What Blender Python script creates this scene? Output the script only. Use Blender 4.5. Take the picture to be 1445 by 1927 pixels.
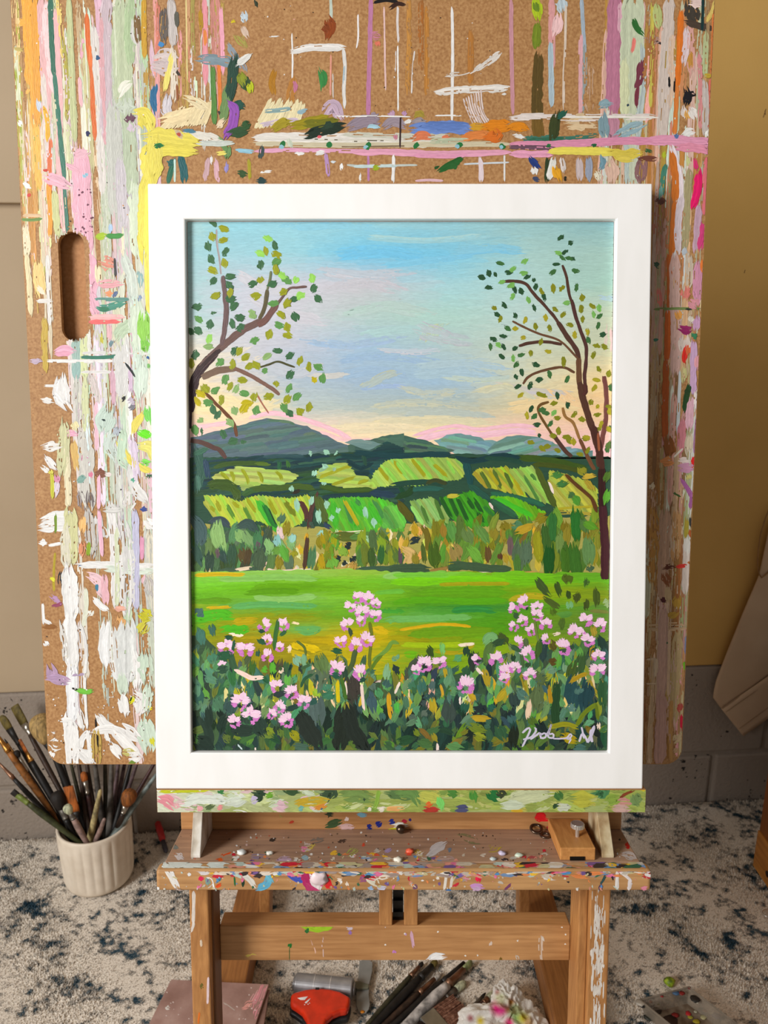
import bpy, bmesh, math, random
import numpy as np
from mathutils import Vector, Matrix
from mathutils.geometry import tessellate_polygon

scene = bpy.context.scene
for o in list(bpy.data.objects):
    bpy.data.objects.remove(o)
COL = scene.collection

# ------------------------------------------------------------------ camera, world, light, exposure
FPX = 1450.0            # focal length in pixels of the 1445x1927 frame
PITCH = math.radians(15.0)
LEAN = math.radians(8.7)     # the easel leans back
CAMH = 1.02
CAM = np.array([0.0, 0.0, CAMH])

cd = bpy.data.cameras.new('camera')
cd.sensor_fit = 'VERTICAL'
cd.sensor_height = 36.0
cd.lens = FPX / 1927.0 * 36.0
cd.clip_start = 0.02
cd.dof.use_dof = True
cd.dof.focus_distance = 0.74
cd.dof.aperture_fstop = 13.0
cam = bpy.data.objects.new('camera', cd)
cam.location = (0, 0, CAMH)
cam.rotation_euler = (math.pi / 2 - PITCH, 0, 0)
COL.objects.link(cam)
scene.camera = cam

world = bpy.data.worlds.new('room_light')
world.use_nodes = True
world.node_tree.nodes['Background'].inputs[0].default_value = (1.0, 0.93, 0.84, 1)
world.node_tree.nodes['Background'].inputs[1].default_value = 0.22
scene.world = world

ld = bpy.data.lights.new('window_daylight', 'AREA')
ld.shape = 'RECTANGLE'
ld.size = 0.85
ld.size_y = 1.5
ld.energy = 92.0
ld.color = (1.0, 0.98, 0.96)
lamp = bpy.data.objects.new('window_daylight', ld)
lamp.location = (-1.74, -0.72, 1.66)
lamp.rotation_euler = Vector((1.0, 0.12, -0.16)).to_track_quat('-Z', 'Y').to_euler()
COL.objects.link(lamp)

scene.view_settings.view_transform = 'Standard'
scene.view_settings.look = 'None'
scene.view_settings.gamma = 1.0
scene.view_settings.use_curve_mapping = False
scene.view_settings.exposure = 0.0

# ------------------------------------------------------------------ geometry helpers
RV = np.array([1.0, 0, 0])
UV_ = np.array([0, math.sin(PITCH), math.cos(PITCH)])
FV = np.array([0, math.cos(PITCH), -math.sin(PITCH)])
EY = np.array([0, math.cos(LEAN), -math.sin(LEAN)])
EU = np.array([0, math.sin(LEAN), math.cos(LEAN)])


def rays(p):
    p = np.asarray(p, float).reshape(-1, 2)
    return ((p[:, :1] - 722.5) / FPX) * RV - ((p[:, 1:2] - 963.5) / FPX) * UV_ + FV


def on_plane(p, p0, n):
    d = rays(p)
    t = ((np.asarray(p0) - CAM) @ n) / (d @ n)
    return CAM + d * t[:, None]


def floor_at(px, py, z=0.0):
    return on_plane([(px, py)], np.array([0, 0, z]), np.array([0, 0, 1.0]))[0]


def at_y(px, py, y):
    return on_plane([(px, py)], np.array([0, y, 0.0]), np.array([0, 1.0, 0]))[0]


def E(x, u, y):
    """easel frame: x right, u up along the leaning posts, y away from the viewer"""
    return CAM + x * RV + u * EU + y * EY


def lin(c):
    out = []
    for v in c[:3]:
        v = max(0.0, min(1.0, v / 255.0))
        out.append(v / 12.92 if v <= 0.04045 else ((v + 0.055) / 1.055) ** 2.4)
    return tuple(out)


WLOC = {}


def wloc(o):
    return WLOC.get(o.name, np.zeros(3))


def tag(o, label=None, cat=None, group=None, kind=None):
    if label: o['label'] = label
    if cat: o['category'] = cat
    if group: o['group'] = group
    if kind: o['kind'] = kind
    return o


def thing(name, loc, label, cat, group=None):
    o = bpy.data.objects.new(name, None)
    o.empty_display_size = 0.05
    o.location = tuple(loc)
    COL.objects.link(o)
    WLOC[o.name] = np.asarray(loc, float)
    return tag(o, label, cat, group)


def link_mesh(name, me, origin, parent=None):
    o = bpy.data.objects.new(name, me)
    COL.objects.link(o)
    origin = np.asarray(origin, float)
    if parent is not None:
        o.parent = parent
        o.location = tuple(origin - wloc(parent))
    else:
        o.location = tuple(origin)
    WLOC[o.name] = origin
    return o


def mk(name, verts, faces, mat, parent=None, smooth=False, bevel=0.0, seg=2, origin=None, solid=0.0, subsurf=0):
    v = np.asarray(verts, float)
    if origin is None:
        lo, hi = v.min(0), v.max(0)
        origin = np.array([(lo[0] + hi[0]) / 2, (lo[1] + hi[1]) / 2, lo[2]])
    me = bpy.data.meshes.new(name)
    me.from_pydata([tuple(q) for q in (v - origin)], [], [tuple(q) for q in faces])
    me.validate()
    bm = bmesh.new(); bm.from_mesh(me)
    bmesh.ops.recalc_face_normals(bm, faces=bm.faces)
    bm.to_mesh(me); bm.free()
    if smooth:
        me.polygons.foreach_set('use_smooth', [True] * len(me.polygons))
    me.materials.append(mat)
    o = link_mesh(name, me, origin, parent)
    if solid:
        m = o.modifiers.new('thick', 'SOLIDIFY'); m.thickness = solid; m.offset = 0
    if subsurf:
        m = o.modifiers.new('sub', 'SUBSURF'); m.levels = subsurf; m.render_levels = subsurf
    if bevel:
        m = o.modifiers.new('bevel', 'BEVEL'); m.width = bevel; m.segments = seg
        m.limit_method = 'ANGLE'; m.angle_limit = math.radians(40)
    return o


class MB:
    def __init__(s): s.v = []; s.f = []

    def add(s, v, f):
        n = len(s.v)
        s.v += [tuple(q) for q in v]
        s.f += [tuple(i + n for i in q) for q in f]
        return s

    def hexa(s, c):
        """eight corners: bottom four then top four, same order"""
        return s.add(c, [(3, 2, 1, 0), (4, 5, 6, 7), (0, 1, 5, 4), (1, 2, 6, 5), (2, 3, 7, 6), (3, 0, 4, 7)])

    def box(s, x0, x1, y0, y1, z0, z1):
        return s.hexa([(x0, y0, z0), (x1, y0, z0), (x1, y1, z0), (x0, y1, z0), (x0, y0, z1), (x1, y0, z1), (x1, y1, z1), (x0, y1, z1)])

    def ebox(s, x0, x1, u0, u1, y0, y1):
        return s.hexa([E(x0, u0, y0), E(x1, u0, y0), E(x1, u0, y1), E(x0, u0, y1), E(x0, u1, y0), E(x1, u1, y0), E(x1, u1, y1), E(x0, u1, y1)])

    def prism(s, prof, a, b):
        """prof: list of points (arrays) at side a, and offset vector b"""
        n = len(prof)
        v = [np.asarray(p) + a for p in prof] + [np.asarray(p) + b for p in prof]
        f = [tuple(range(n))[::-1], tuple(range(n, 2 * n))]
        f += [(i, (i + 1) % n, n + (i + 1) % n, n + i) for i in range(n)]
        return s.add(v, f)

    def tube(s, pts, rad, seg=10, flat=1.0, up=None, caps=True):
        pts = [np.asarray(p, float) for p in pts]
        n = len(pts)
        if np.isscalar(rad): rad = [rad] * n
        ref = None
        v = []
        for i in range(n):
            t = pts[min(i + 1, n - 1)] - pts[max(i - 1, 0)]
            t = t / (np.linalg.norm(t) + 1e-12)
            if ref is None:
                ref = np.asarray(up, float) if up is not None else (np.array([0, 0, 1.0]) if abs(t[2]) < .9 else np.array([1.0, 0, 0]))
            a = ref - t * (ref @ t); a /= np.linalg.norm(a) + 1e-12
            b = np.cross(t, a)
            ref = a
            for k in range(seg):
                th = 2 * math.pi * k / seg
                v.append(pts[i] + rad[i] * (math.cos(th) * a * flat + math.sin(th) * b))
        f = []
        for i in range(n - 1):
            for k in range(seg):
                k2 = (k + 1) % seg
                f.append((i * seg + k, i * seg + k2, (i + 1) * seg + k2, (i + 1) * seg + k))
        if caps:
            f.append(tuple(range(seg))[::-1]); f.append(tuple(range((n - 1) * seg, n * seg)))
        return s.add(v, f)

    def lathe(s, prof, c, seg=48, fr=None):
        """prof: (radius, height) ; fr: optional radius factor by angle index"""
        v = []
        for (r, z) in prof:
            for k in range(seg):
                th = 2 * math.pi * k / seg
                q = r * (fr(k, z) if fr else 1)
                v.append((c[0] + q * math.cos(th), c[1] + q * math.sin(th), c[2] + z))
        f = []
        for i in range(len(prof) - 1):
            for k in range(seg):
                k2 = (k + 1) % seg
                f.append((i * seg + k, i * seg + k2, (i + 1) * seg + k2, (i + 1) * seg + k))
        return s.add(v, f)

    def obj(s, name, mat, parent=None, **kw):
        return mk(name, s.v, s.f, mat, parent, **kw)


# ------------------------------------------------------------------ materials
def newmat(name):
    m = bpy.data.materials.new(name); m.use_nodes = True
    nt = m.node_tree
    b = nt.nodes['Principled BSDF']
    return m, nt, b


def node(nt, t, **kw):
    n = nt.nodes.new(t)
    for k, v in kw.items():
        if k.startswith('i_'):
            n.inputs[k[2:].replace('_', ' ')].default_value = v
        else:
            setattr(n, k, v)
    return n


def ramp(nt, stops):
    r = nt.nodes.new('ShaderNodeValToRGB')
    el = r.color_ramp.elements
    while len(el) < len(stops): el.new(0.5)
    for e, (p, c) in zip(el, stops):
        e.position = p
        e.color = (*lin(c), 1)
    return r


def coords(nt, scale=(1, 1, 1), kind='Object'):
    tc = nt.nodes.new('ShaderNodeTexCoord')
    mp = nt.nodes.new('ShaderNodeMapping')
    mp.inputs['Scale'].default_value = scale
    nt.links.new(tc.outputs[kind], mp.inputs[0])
    return mp


def noisy(name, stops, scale=20, stretch=(1, 1, 1), rough=0.6, bump=0.0, bscale=200, detail=6, metal=0.0, bdist=0.001, spec=0.4):
    m, nt, b = newmat(name)
    mp = coords(nt, stretch)
    n = node(nt, 'ShaderNodeTexNoise'); n.inputs['Scale'].default_value = scale; n.inputs['Detail'].default_value = detail
    nt.links.new(mp.outputs[0], n.inputs[0])
    r = ramp(nt, stops)
    nt.links.new(n.outputs[0], r.inputs[0])
    nt.links.new(r.outputs[0], b.inputs['Base Color'])
    b.inputs['Roughness'].default_value = rough
    b.inputs['Metallic'].default_value = metal
    b.inputs['Specular IOR Level'].default_value = spec
    if bump:
        n2 = node(nt, 'ShaderNodeTexNoise'); n2.inputs['Scale'].default_value = bscale; n2.inputs['Detail'].default_value = 4
        nt.links.new(mp.outputs[0], n2.inputs[0])
        bp = node(nt, 'ShaderNodeBump'); bp.inputs['Strength'].default_value = bump; bp.inputs['Distance'].default_value = bdist
        nt.links.new(n2.outputs[0], bp.inputs['Height'])
        nt.links.new(bp.outputs[0], b.inputs['Normal'])
    return m


def plain(name, c, rough=0.5, metal=0.0, spec=0.5, alpha=1.0, trans=0.0):
    m, nt, b = newmat(name)
    mp = coords(nt)
    n = node(nt, 'ShaderNodeTexNoise'); n.inputs['Scale'].default_value = 60
    nt.links.new(mp.outputs[0], n.inputs[0])
    r = ramp(nt, [(0.3, [v * .9 for v in c]), (0.7, [min(255, v * 1.06) for v in c])])
    nt.links.new(n.outputs[0], r.inputs[0]); nt.links.new(r.outputs[0], b.inputs['Base Color'])
    b.inputs['Roughness'].default_value = rough; b.inputs['Metallic'].default_value = metal
    b.inputs['Specular IOR Level'].default_value = spec
    b.inputs['Alpha'].default_value = alpha
    b.inputs['Transmission Weight'].default_value = trans
    return m


def wood(name, dark, light, axis='z', rough=0.55, scale=9.0):
    st = {'x': (.06, 1, 1), 'y': (1, .06, 1), 'z': (1, 1, .06)}[axis]
    m, nt, b = newmat(name)
    mp = coords(nt, st)
    n = node(nt, 'ShaderNodeTexNoise'); n.inputs['Scale'].default_value = scale * 30; n.inputs['Detail'].default_value = 5
    n.inputs['Distortion'].default_value = 0.3
    mp2 = coords(nt)
    n3 = node(nt, 'ShaderNodeTexNoise'); n3.inputs['Scale'].default_value = 14; n3.inputs['Detail'].default_value = 8
    nt.links.new(mp.outputs[0], n.inputs[0]); nt.links.new(mp2.outputs[0], n3.inputs[0])
    mx = node(nt, 'ShaderNodeMath', operation='ADD'); 
    ml = node(nt, 'ShaderNodeMath', operation='MULTIPLY'); ml.inputs[1].default_value = 0.55
    ml2 = node(nt, 'ShaderNodeMath', operation='MULTIPLY'); ml2.inputs[1].default_value = 0.45
    nt.links.new(n.outputs[0], ml.inputs[0]); nt.links.new(n3.outputs[0], ml2.inputs[0])
    nt.links.new(ml.outputs[0], mx.inputs[0]); nt.links.new(ml2.outputs[0], mx.inputs[1])
    r = ramp(nt, [(0.33, dark), (0.62, light)])
    nt.links.new(mx.outputs[0], r.inputs[0]); nt.links.new(r.outputs[0], b.inputs['Base Color'])
    b.inputs['Roughness'].default_value = rough
    bp = node(nt, 'ShaderNodeBump'); bp.inputs['Strength'].default_value = 0.25; bp.inputs['Distance'].default_value = 0.0006
    nt.links.new(n.outputs[0], bp.inputs['Height']); nt.links.new(bp.outputs[0], b.inputs['Normal'])
    return m


def paint_material(name, rough=0.45, bump=0.5, var=0.10):
    m, nt, b = newmat(name)
    at = node(nt, 'ShaderNodeAttribute', attribute_name='Col')
    uv = node(nt, 'ShaderNodeUVMap', uv_map='UVMap')
    mp = node(nt, 'ShaderNodeMapping'); mp.inputs['Scale'].default_value = (0.12, 1.0, 1.0)
    nt.links.new(uv.outputs[0], mp.inputs[0])
    n = node(nt, 'ShaderNodeTexNoise'); n.inputs['Scale'].default_value = 0.55; n.inputs['Detail'].default_value = 4
    nt.links.new(mp.outputs[0], n.inputs[0])
    mr = node(nt, 'ShaderNodeMapRange'); mr.inputs[1].default_value = .3; mr.inputs[2].default_value = .7
    mr.inputs[3].default_value = 1 - var; mr.inputs[4].default_value = 1 + var
    nt.links.new(n.outputs[0], mr.inputs[0])
    vm = node(nt, 'ShaderNodeVectorMath', operation='SCALE')
    nt.links.new(at.outputs['Color'], vm.inputs[0]); nt.links.new(mr.outputs[0], vm.inputs['Scale'])
    nt.links.new(vm.outputs[0], b.inputs['Base Color'])
    b.inputs['Roughness'].default_value = rough
    b.inputs['Specular IOR Level'].default_value = 0.35
    bp = node(nt, 'ShaderNodeBump'); bp.inputs['Strength'].default_value = bump; bp.inputs['Distance'].default_value = 0.0004
    nt.links.new(n.outputs[0], bp.inputs['Height']); nt.links.new(bp.outputs[0], b.inputs['Normal'])
    return m


# ------------------------------------------------------------------ brushstroke engine
# A stroke is a thin raised ribbon of paint on a plane; its path is read off the photograph and
# carried onto the plane of the thing it lies on.
class Painter:
    def __init__(s, p0, n, seed=1, base=0.00012, step=1e-5, gain=0.9):
        s.p0 = np.asarray(p0, float); s.n = np.asarray(n, float) / np.linalg.norm(n)
        s.v = []; s.f = []; s.fl = []; s.c = []; s.uv = []; s.nv = 0
        s.rng = np.random.default_rng(seed)
        s.H = np.zeros((400, 400), int); s.base = base; s.step = step; s.gain = gain
        s.ox = s.oy = 0.0; s.sc = 1.0; s.clip = None; s.skip = None

    def view(s, ox, oy, sc=1.0):
        s.ox, s.oy, s.sc = ox, oy, sc
        return s

    def _emit(s, P, F, Cc, U, full=False):
        P = np.asarray(P, float).reshape(-1, 2)
        if s.clip is not None:
            x0, y0, x1, y1 = s.clip
            # clip rectangle narrows with perspective: given as four corner quad
            P = s.clipfun(P)
        # each stroke lies just above whatever paint it crosses
        cs = 7.0
        Fa = np.asarray(F, dtype=np.int64)
        M = P[Fa].mean(1)
        if s.skip is not None:
            keep = np.array([not s.skip(q) for q in M])
            Fa = Fa[keep]; M = M[keep]
            if not len(Fa): return
        if len(Fa) > 3 and not full:
            A = np.vstack([M, P])
        else:
            i0 = np.floor(P.min(0) / cs).astype(int); i1 = np.floor(P.max(0) / cs).astype(int) + 1
            gx, gy = np.meshgrid(np.arange(i0[0], i1[0] + 1), np.arange(i0[1], i1[1] + 1)); A = np.c_[gx.ravel(), gy.ravel()] * cs + cs / 2
        ii = np.clip(np.floor(A / cs).astype(int) + 60, 0, 399)
        k = s.H[ii[:, 0], ii[:, 1]].max() + 1
        s.H[ii[:, 0], ii[:, 1]] = k
        w = on_plane(P, s.p0, s.n) + s.n * (s.base + k * s.step)
        s.v.append(w); s.c.append(np.asarray(Cc)); s.uv.append(np.asarray(U))
        s.fl.append(np.full(len(Fa), Fa.shape[1], np.int32)); s.f.append((Fa + s.nv).ravel().astype(np.int32))
        s.nv += len(w)

    def clipfun(s, P):
        x0, y0, x1, y1 = s.clip
        P = P.copy()
        P[:, 1] = np.clip(P[:, 1], y0, y1)
        t = (P[:, 1] - y0) / (y1 - y0)
        lo = s.cl[0] + (s.cl[1] - s.cl[0]) * t
        hi = s.cr[0] + (s.cr[1] - s.cr[0]) * t
        P[:, 0] = np.clip(P[:, 0], lo, hi)
        return P

    def S(s, w, col, *xy, c2=None, tp=(.5, .6), dry=0.0, rag=.55, jit=.07, wob=.13, n=None):
        pts = np.asarray(xy, float).reshape(-1, 2) / s.sc + (s.ox, s.oy)
        w = w / s.sc
        if len(pts) == 1:
            pts = np.vstack([pts - (w * .3, 0), pts + (w * .3, 0)])
        # catmull-rom resample
        L = np.r_[0, np.cumsum(np.linalg.norm(np.diff(pts, axis=0), axis=1))]
        tot = L[-1] + 1e-6
        if n is None:
            n = int(np.clip(tot / 3.5, 6, 44))
        q = np.linspace(0, tot, n)
        if len(pts) > 2:
            ext = np.vstack([2 * pts[0] - pts[1], pts, 2 * pts[-1] - pts[-2]])
            out = []
            for d in q:
                i = min(max(np.searchsorted(L, d, side='right') - 1, 0), len(pts) - 2)
                t = (d - L[i]) / (L[i + 1] - L[i] + 1e-9)
                a, b, c, e = ext[i], ext[i + 1], ext[i + 2], ext[i + 3]
                out.append(.5 * (2 * b + (c - a) * t + (2 * a - 5 * b + 4 * c - e) * t * t + (3 * b - a - 3 * c + e) * t ** 3))
            C = np.array(out)
        else:
            C = pts[0] + (pts[1] - pts[0]) * (q / tot)[:, None]
        T = np.gradient(C, axis=0); T /= np.linalg.norm(T, axis=1)[:, None] + 1e-9
        N = np.c_[-T[:, 1], T[:, 0]]
        m = int(np.clip(w / 1.5, 3, 12))
        t = np.linspace(0, 1, n)
        ends = min(.45, .6 * w / tot + .05)
        pr = np.ones(n)
        a = t < ends; pr[a] = 1 - tp[0] * (1 - t[a] / ends) ** 2
        a = t > 1 - ends; pr[a] *= 1 - tp[1] * (1 - (1 - t[a]) / ends) ** 2
        vv = np.linspace(-1, 1, m)
        rs = s.rng.normal(0, rag * w * .5, m); re = s.rng.normal(0, rag * w * .5, m)
        eL = 1 + s.rng.normal(0, wob, n); eR = 1 + s.rng.normal(0, wob, n)
        if n > 6:
            k = np.ones(3) / 3
            eL = np.convolve(np.pad(eL, 1, mode='edge'), k, 'valid'); eR = np.convolve(np.pad(eR, 1, mode='edge'), k, 'valid')
        c1 = np.array(lin(col)); cb = np.array(lin(c2)) if c2 is not None else c1
        P = np.zeros((n, m, 2)); CC = np.zeros((n, m, 3)); UVs = np.zeros((n, m, 2))
        off = s.rng.uniform(0, 4000, 2)
        colj = 1 + s.rng.normal(0, jit, m)
        lim = .22 * tot
        rs = np.clip(rs, -lim, lim); re = np.clip(re, -lim, lim)
        half = w * .5 * pr[:, None] * np.where(vv[None] < 0, eL[:, None], eR[:, None])
        sh = np.clip(1 - t * 3, 0, 1)[:, None] * rs[None] + np.clip(t * 3 - 2, 0, 1)[:, None] * re[None]
        P = C[:, None] + N[:, None] * (vv[None] * half)[..., None] + T[:, None] * sh[..., None]
        CC = (c1 * (1 - t[:, None]) + cb * t[:, None])[:, None] * colj[None, :, None]
        UVs[..., 0] = q[:, None] + sh + off[0]; UVs[..., 1] = vv[None] * w * .5 + off[1]
        CC = CC * (1 + s.rng.normal(0, jit * .4, (n, m, 1)))
        keep = np.ones((n - 1, m - 1), bool)
        if dry > 0:
            nz = s.rng.uniform(0, 1, (n + 3, m - 1))
            nz = sum(nz[k:k + n - 1] for k in range(5)) / 5
            nz = .5 + (nz - .5) * 1.9
            nz = .6 * nz + .4 * s.rng.uniform(0, 1, (1, m - 1))
            nz = nz - .25 * dry * (np.linspace(0, 1, n - 1)[:, None])
            keep = nz >= dry
        i, j = np.nonzero(keep)
        if not len(i): return
        F = np.stack([i * m + j, i * m + j + 1, (i + 1) * m + j + 1, (i + 1) * m + j], 1)
        Q = P.reshape(-1, 2)[F]                     # leave out bristle marks that fold over themselves
        cr = lambda a, b: a[:, 0] * b[:, 1] - a[:, 1] * b[:, 0]
        t1 = cr(Q[:, 1] - Q[:, 0], Q[:, 2] - Q[:, 0]); t2 = cr(Q[:, 2] - Q[:, 0], Q[:, 3] - Q[:, 0])
        sg = np.sign(np.median(t1 + t2)) or 1.0
        F = F[(t1 * sg > 1e-3) & (t2 * sg > 1e-3)]
        if not len(F): return
        s._emit(P.reshape(-1, 2), F, np.clip(CC.reshape(-1, 3) * s.gain, 0, .92), UVs.reshape(-1, 2))

    def G(s, col, *xy, rag=1.5, jit=.05):
        """filled patch with a slightly ragged outline"""
        pts = np.asarray(xy, float).reshape(-1, 2) / s.sc + (s.ox, s.oy)
        out = []
        for i in range(len(pts)):
            a, b = pts[i], pts[(i + 1) % len(pts)]
            k = max(1, int(np.linalg.norm(b - a) / 7))
            for j in range(k):
                out.append(a + (b - a) * j / k + s.rng.normal(0, rag * .5, 2))
        out = np.array(out)
        tri = tessellate_polygon([[Vector((p[0], p[1], 0)) for p in out]])
        c = np.array(lin(col)) * s.gain
        CC = np.clip(c * (1 + s.rng.normal(0, jit, (len(out), 1))), 0, .92)
        s._emit(out, tri, CC, out * .8 + s.rng.uniform(0, 2000, 2), full=True)

    def hatch(s, cols, ang, w, *xy, gap=.6, jitc=.05, dry=0.0, over=2.0, seglen=70):
        """fill a polygon with parallel strokes at an angle"""
        pts = np.asarray(xy, float).reshape(-1, 2) / s.sc + (s.ox, s.oy)
        w = w / s.sc
        sv = (s.ox, s.oy, s.sc); s.view(0, 0, 1)
        ca, sa = math.cos(math.radians(ang)), math.sin(math.radians(ang))
        R = np.array([[ca, sa], [-sa, ca]])
        q = pts @ R.T
        y = q[:, 1].min() + w * .4
        while y < q[:, 1].max():
            xs = []
            for i in range(len(q)):
                a, b = q[i], q[(i + 1) % len(q)]
                if (a[1] - y) * (b[1] - y) < 0:
                    xs.append(a[0] + (b[0] - a[0]) * (y - a[1]) / (b[1] - a[1]))
            xs.sort()
            for a, b in zip(xs[::2], xs[1::2]):
                a -= over * s.rng.uniform(0, 1); b += over * s.rng.uniform(0, 1)
                x = a
                while x < b - 2:
                    e = min(b, x + seglen * s.rng.uniform(.6, 1.4))
                    if b - e < seglen * .3: e = b
                    c = cols[s.rng.integers(len(cols))]
                    c = [v * (1 + s.rng.normal(0, jitc)) for v in c]
                    seg = np.array([[x, y + s.rng.normal(0, w * .08)], [e, y + s.rng.normal(0, w * .08)]]) @ R
                    s.S(w, c, *seg.ravel(), dry=dry, rag=.3)
                    if e >= b: break
                    x = e - min(w * .3, (e - x) * .5)
            y += w * gap
        s.view(*sv)

    def scatter(s, cols, n, w, ln, ang, *xy, dry=0.0, jitc=.08, order='rand', tp=(.6, .7)):
        """n random strokes inside a polygon; w, ln, ang are (low, high)"""
        pts = np.asarray(xy, float).reshape(-1, 2) / s.sc + (s.ox, s.oy)
        sv = (s.ox, s.oy, s.sc); k0 = s.sc; s.view(0, 0, 1)
        lo, hi = pts.min(0), pts.max(0)
        got = 0; P = []
        tries = 0
        while got < n and tries < n * 60:
            tries += 1
            p = s.rng.uniform(lo, hi)
            ins = False
            j = len(pts) - 1
            for i in range(len(pts)):
                if (pts[i, 1] > p[1]) != (pts[j, 1] > p[1]) and p[0] < (pts[j, 0] - pts[i, 0]) * (p[1] - pts[i, 1]) / (pts[j, 1] - pts[i, 1] + 1e-9) + pts[i, 0]:
                    ins = not ins
                j = i
            if ins: P.append(p); got += 1
        if order == 'down': P.sort(key=lambda p: p[1])
        for p in P:
            a = math.radians(s.rng.uniform(*ang)); l = s.rng.uniform(*ln) / k0
            d = np.array([math.cos(a), math.sin(a)]) * l / 2
            b = np.array([-d[1], d[0]]) * s.rng.uniform(-.2, .2)
            c = cols[s.rng.integers(len(cols))]
            c = [v * (1 + s.rng.normal(0, jitc)) for v in c]
            s.S(s.rng.uniform(*w) / k0, c, *(p - d), *(p + b), *(p + d), dry=dry * s.rng.uniform(.5, 1.2), tp=tp)
        s.view(*sv)

    def D(s, r, col, *xy, wob=.2):
        """round dabs"""
        for x, y in np.asarray(xy, float).reshape(-1, 2):
            n = 9
            cx, cy = x / s.sc + s.ox, y / s.sc + s.oy
            th = np.arange(n) * 2 * math.pi / n
            rr = r / s.sc * (1 + s.rng.normal(0, wob, n))
            P = np.c_[cx + rr * np.cos(th), cy + rr * np.sin(th)]
            c = np.array(lin(col)) * s.gain
            s._emit(P, [tuple(range(n))], np.tile(c, (n, 1)), P + s.rng.uniform(0, 2000, 2))

    def build(s, name, mat, parent, kind='stuff', label=None):
        V = np.vstack(s.v); CC = np.vstack(s.c); U = np.vstack(s.uv)
        o0 = V.mean(0)
        me = bpy.data.meshes.new(name)
        lens = np.concatenate(s.fl); idx = np.concatenate(s.f)
        me.vertices.add(len(V)); me.vertices.foreach_set('co', (V - o0).astype(np.float32).ravel())
        me.loops.add(len(idx)); me.loops.foreach_set('vertex_index', idx)
        me.polygons.add(len(lens))
        me.polygons.foreach_set('loop_start', np.r_[0, np.cumsum(lens)[:-1]].astype(np.int32))
        me.polygons.foreach_set('loop_total', lens)
        me.update(calc_edges=True)
        ca = me.color_attributes.new('Col', 'FLOAT_COLOR', 'POINT')
        ca.data.foreach_set('color', np.c_[CC, np.ones(len(CC))].astype(np.float32).ravel())
        ul = me.uv_layers.new(name='UVMap')
        ul.data.foreach_set('uv', U[idx].astype(np.float32).ravel())
        me.materials.append(mat)
        o = link_mesh(name, me, o0, parent)
        if kind: o['kind'] = kind
        if label: o['label'] = label
        return o
# ------------------------------------------------------------------ room
WA = floor_at(0, 1575); WB = floor_at(1445, 1497)
WD = (WB - WA) / np.linalg.norm(WB - WA)
WN = np.array([WD[1], -WD[0], 0.0])            # towards the room
W0 = WA + WD * (-(WA[0]) / WD[0])              # foot of the wall at x = 0


def W(sx, z, d=0.0):
    return W0 + WD * sx + WN * d + np.array([0, 0, z])


def wall_px(px, py, d=0.0):
    return on_plane([(px, py)], W0 + WN * d, WN)[0]


def wbox(mb, s0, s1, z0, z1, d0, d1):
    return mb.hexa([W(s0, z0, d1), W(s1, z0, d1), W(s1, z0, d0), W(s0, z0, d0), W(s0, z1, d1), W(s1, z1, d1), W(s1, z1, d0), W(s0, z1, d0)])


M_tan = noisy('ochre_plaster', [(.3, (206, 164, 90)), (.7, (214, 172, 98))], scale=6, rough=.75, bump=.25, bscale=260, bdist=.0006)
M_white = noisy('offwhite_plaster', [(.3, (178, 158, 130)), (.7, (186, 166, 138))], scale=5, rough=.75, bump=.2, bscale=200, bdist=.0006)
M_mortar = noisy('mortar', [(.3, (146, 135, 122)), (.7, (164, 152, 140))], scale=40, rough=.9, bump=.4, bscale=200, bdist=.001)


def block_material():
    m, nt, b = newmat('painted_concrete_block')
    mp = coords(nt)
    n = node(nt, 'ShaderNodeTexNoise'); n.inputs['Scale'].default_value = 150; n.inputs['Detail'].default_value = 3
    v = node(nt, 'ShaderNodeTexNoise'); v.inputs['Scale'].default_value = 95; v.inputs['Detail'].default_value = 2
    big = node(nt, 'ShaderNodeTexNoise'); big.inputs['Scale'].default_value = 11
    for q in (n, v, big): nt.links.new(mp.outputs[0], q.inputs[0])
    ad = node(nt, 'ShaderNodeMath', operation='ADD')
    sc = node(nt, 'ShaderNodeMath', operation='MULTIPLY'); sc.inputs[1].default_value = .55
    nt.links.new(big.outputs[0], sc.inputs[0]); nt.links.new(v.outputs[0], ad.inputs[0]); nt.links.new(sc.outputs[0], ad.inputs[1])
    pit = ramp(nt, [(.545, (40, 34, 30)), (.60, (152, 140, 128))])
    nt.links.new(ad.outputs[0], pit.inputs[0])
    nt.links.new(pit.outputs[0], b.inputs['Base Color'])
    b.inputs['Roughness'].default_value = .85
    a2 = node(nt, 'ShaderNodeMath', operation='ADD'); nt.links.new(n.outputs[0], a2.inputs[0])
    nt.links.new(pit.outputs[0], a2.inputs[1])
    bp = node(nt, 'ShaderNodeBump'); bp.inputs['Strength'].default_value = .7; bp.inputs['Distance'].default_value = .0025
    nt.links.new(a2.outputs[0], bp.inputs['Height']); nt.links.new(bp.outputs[0], b.inputs['Normal'])
    return m


M_block = block_material()

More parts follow.
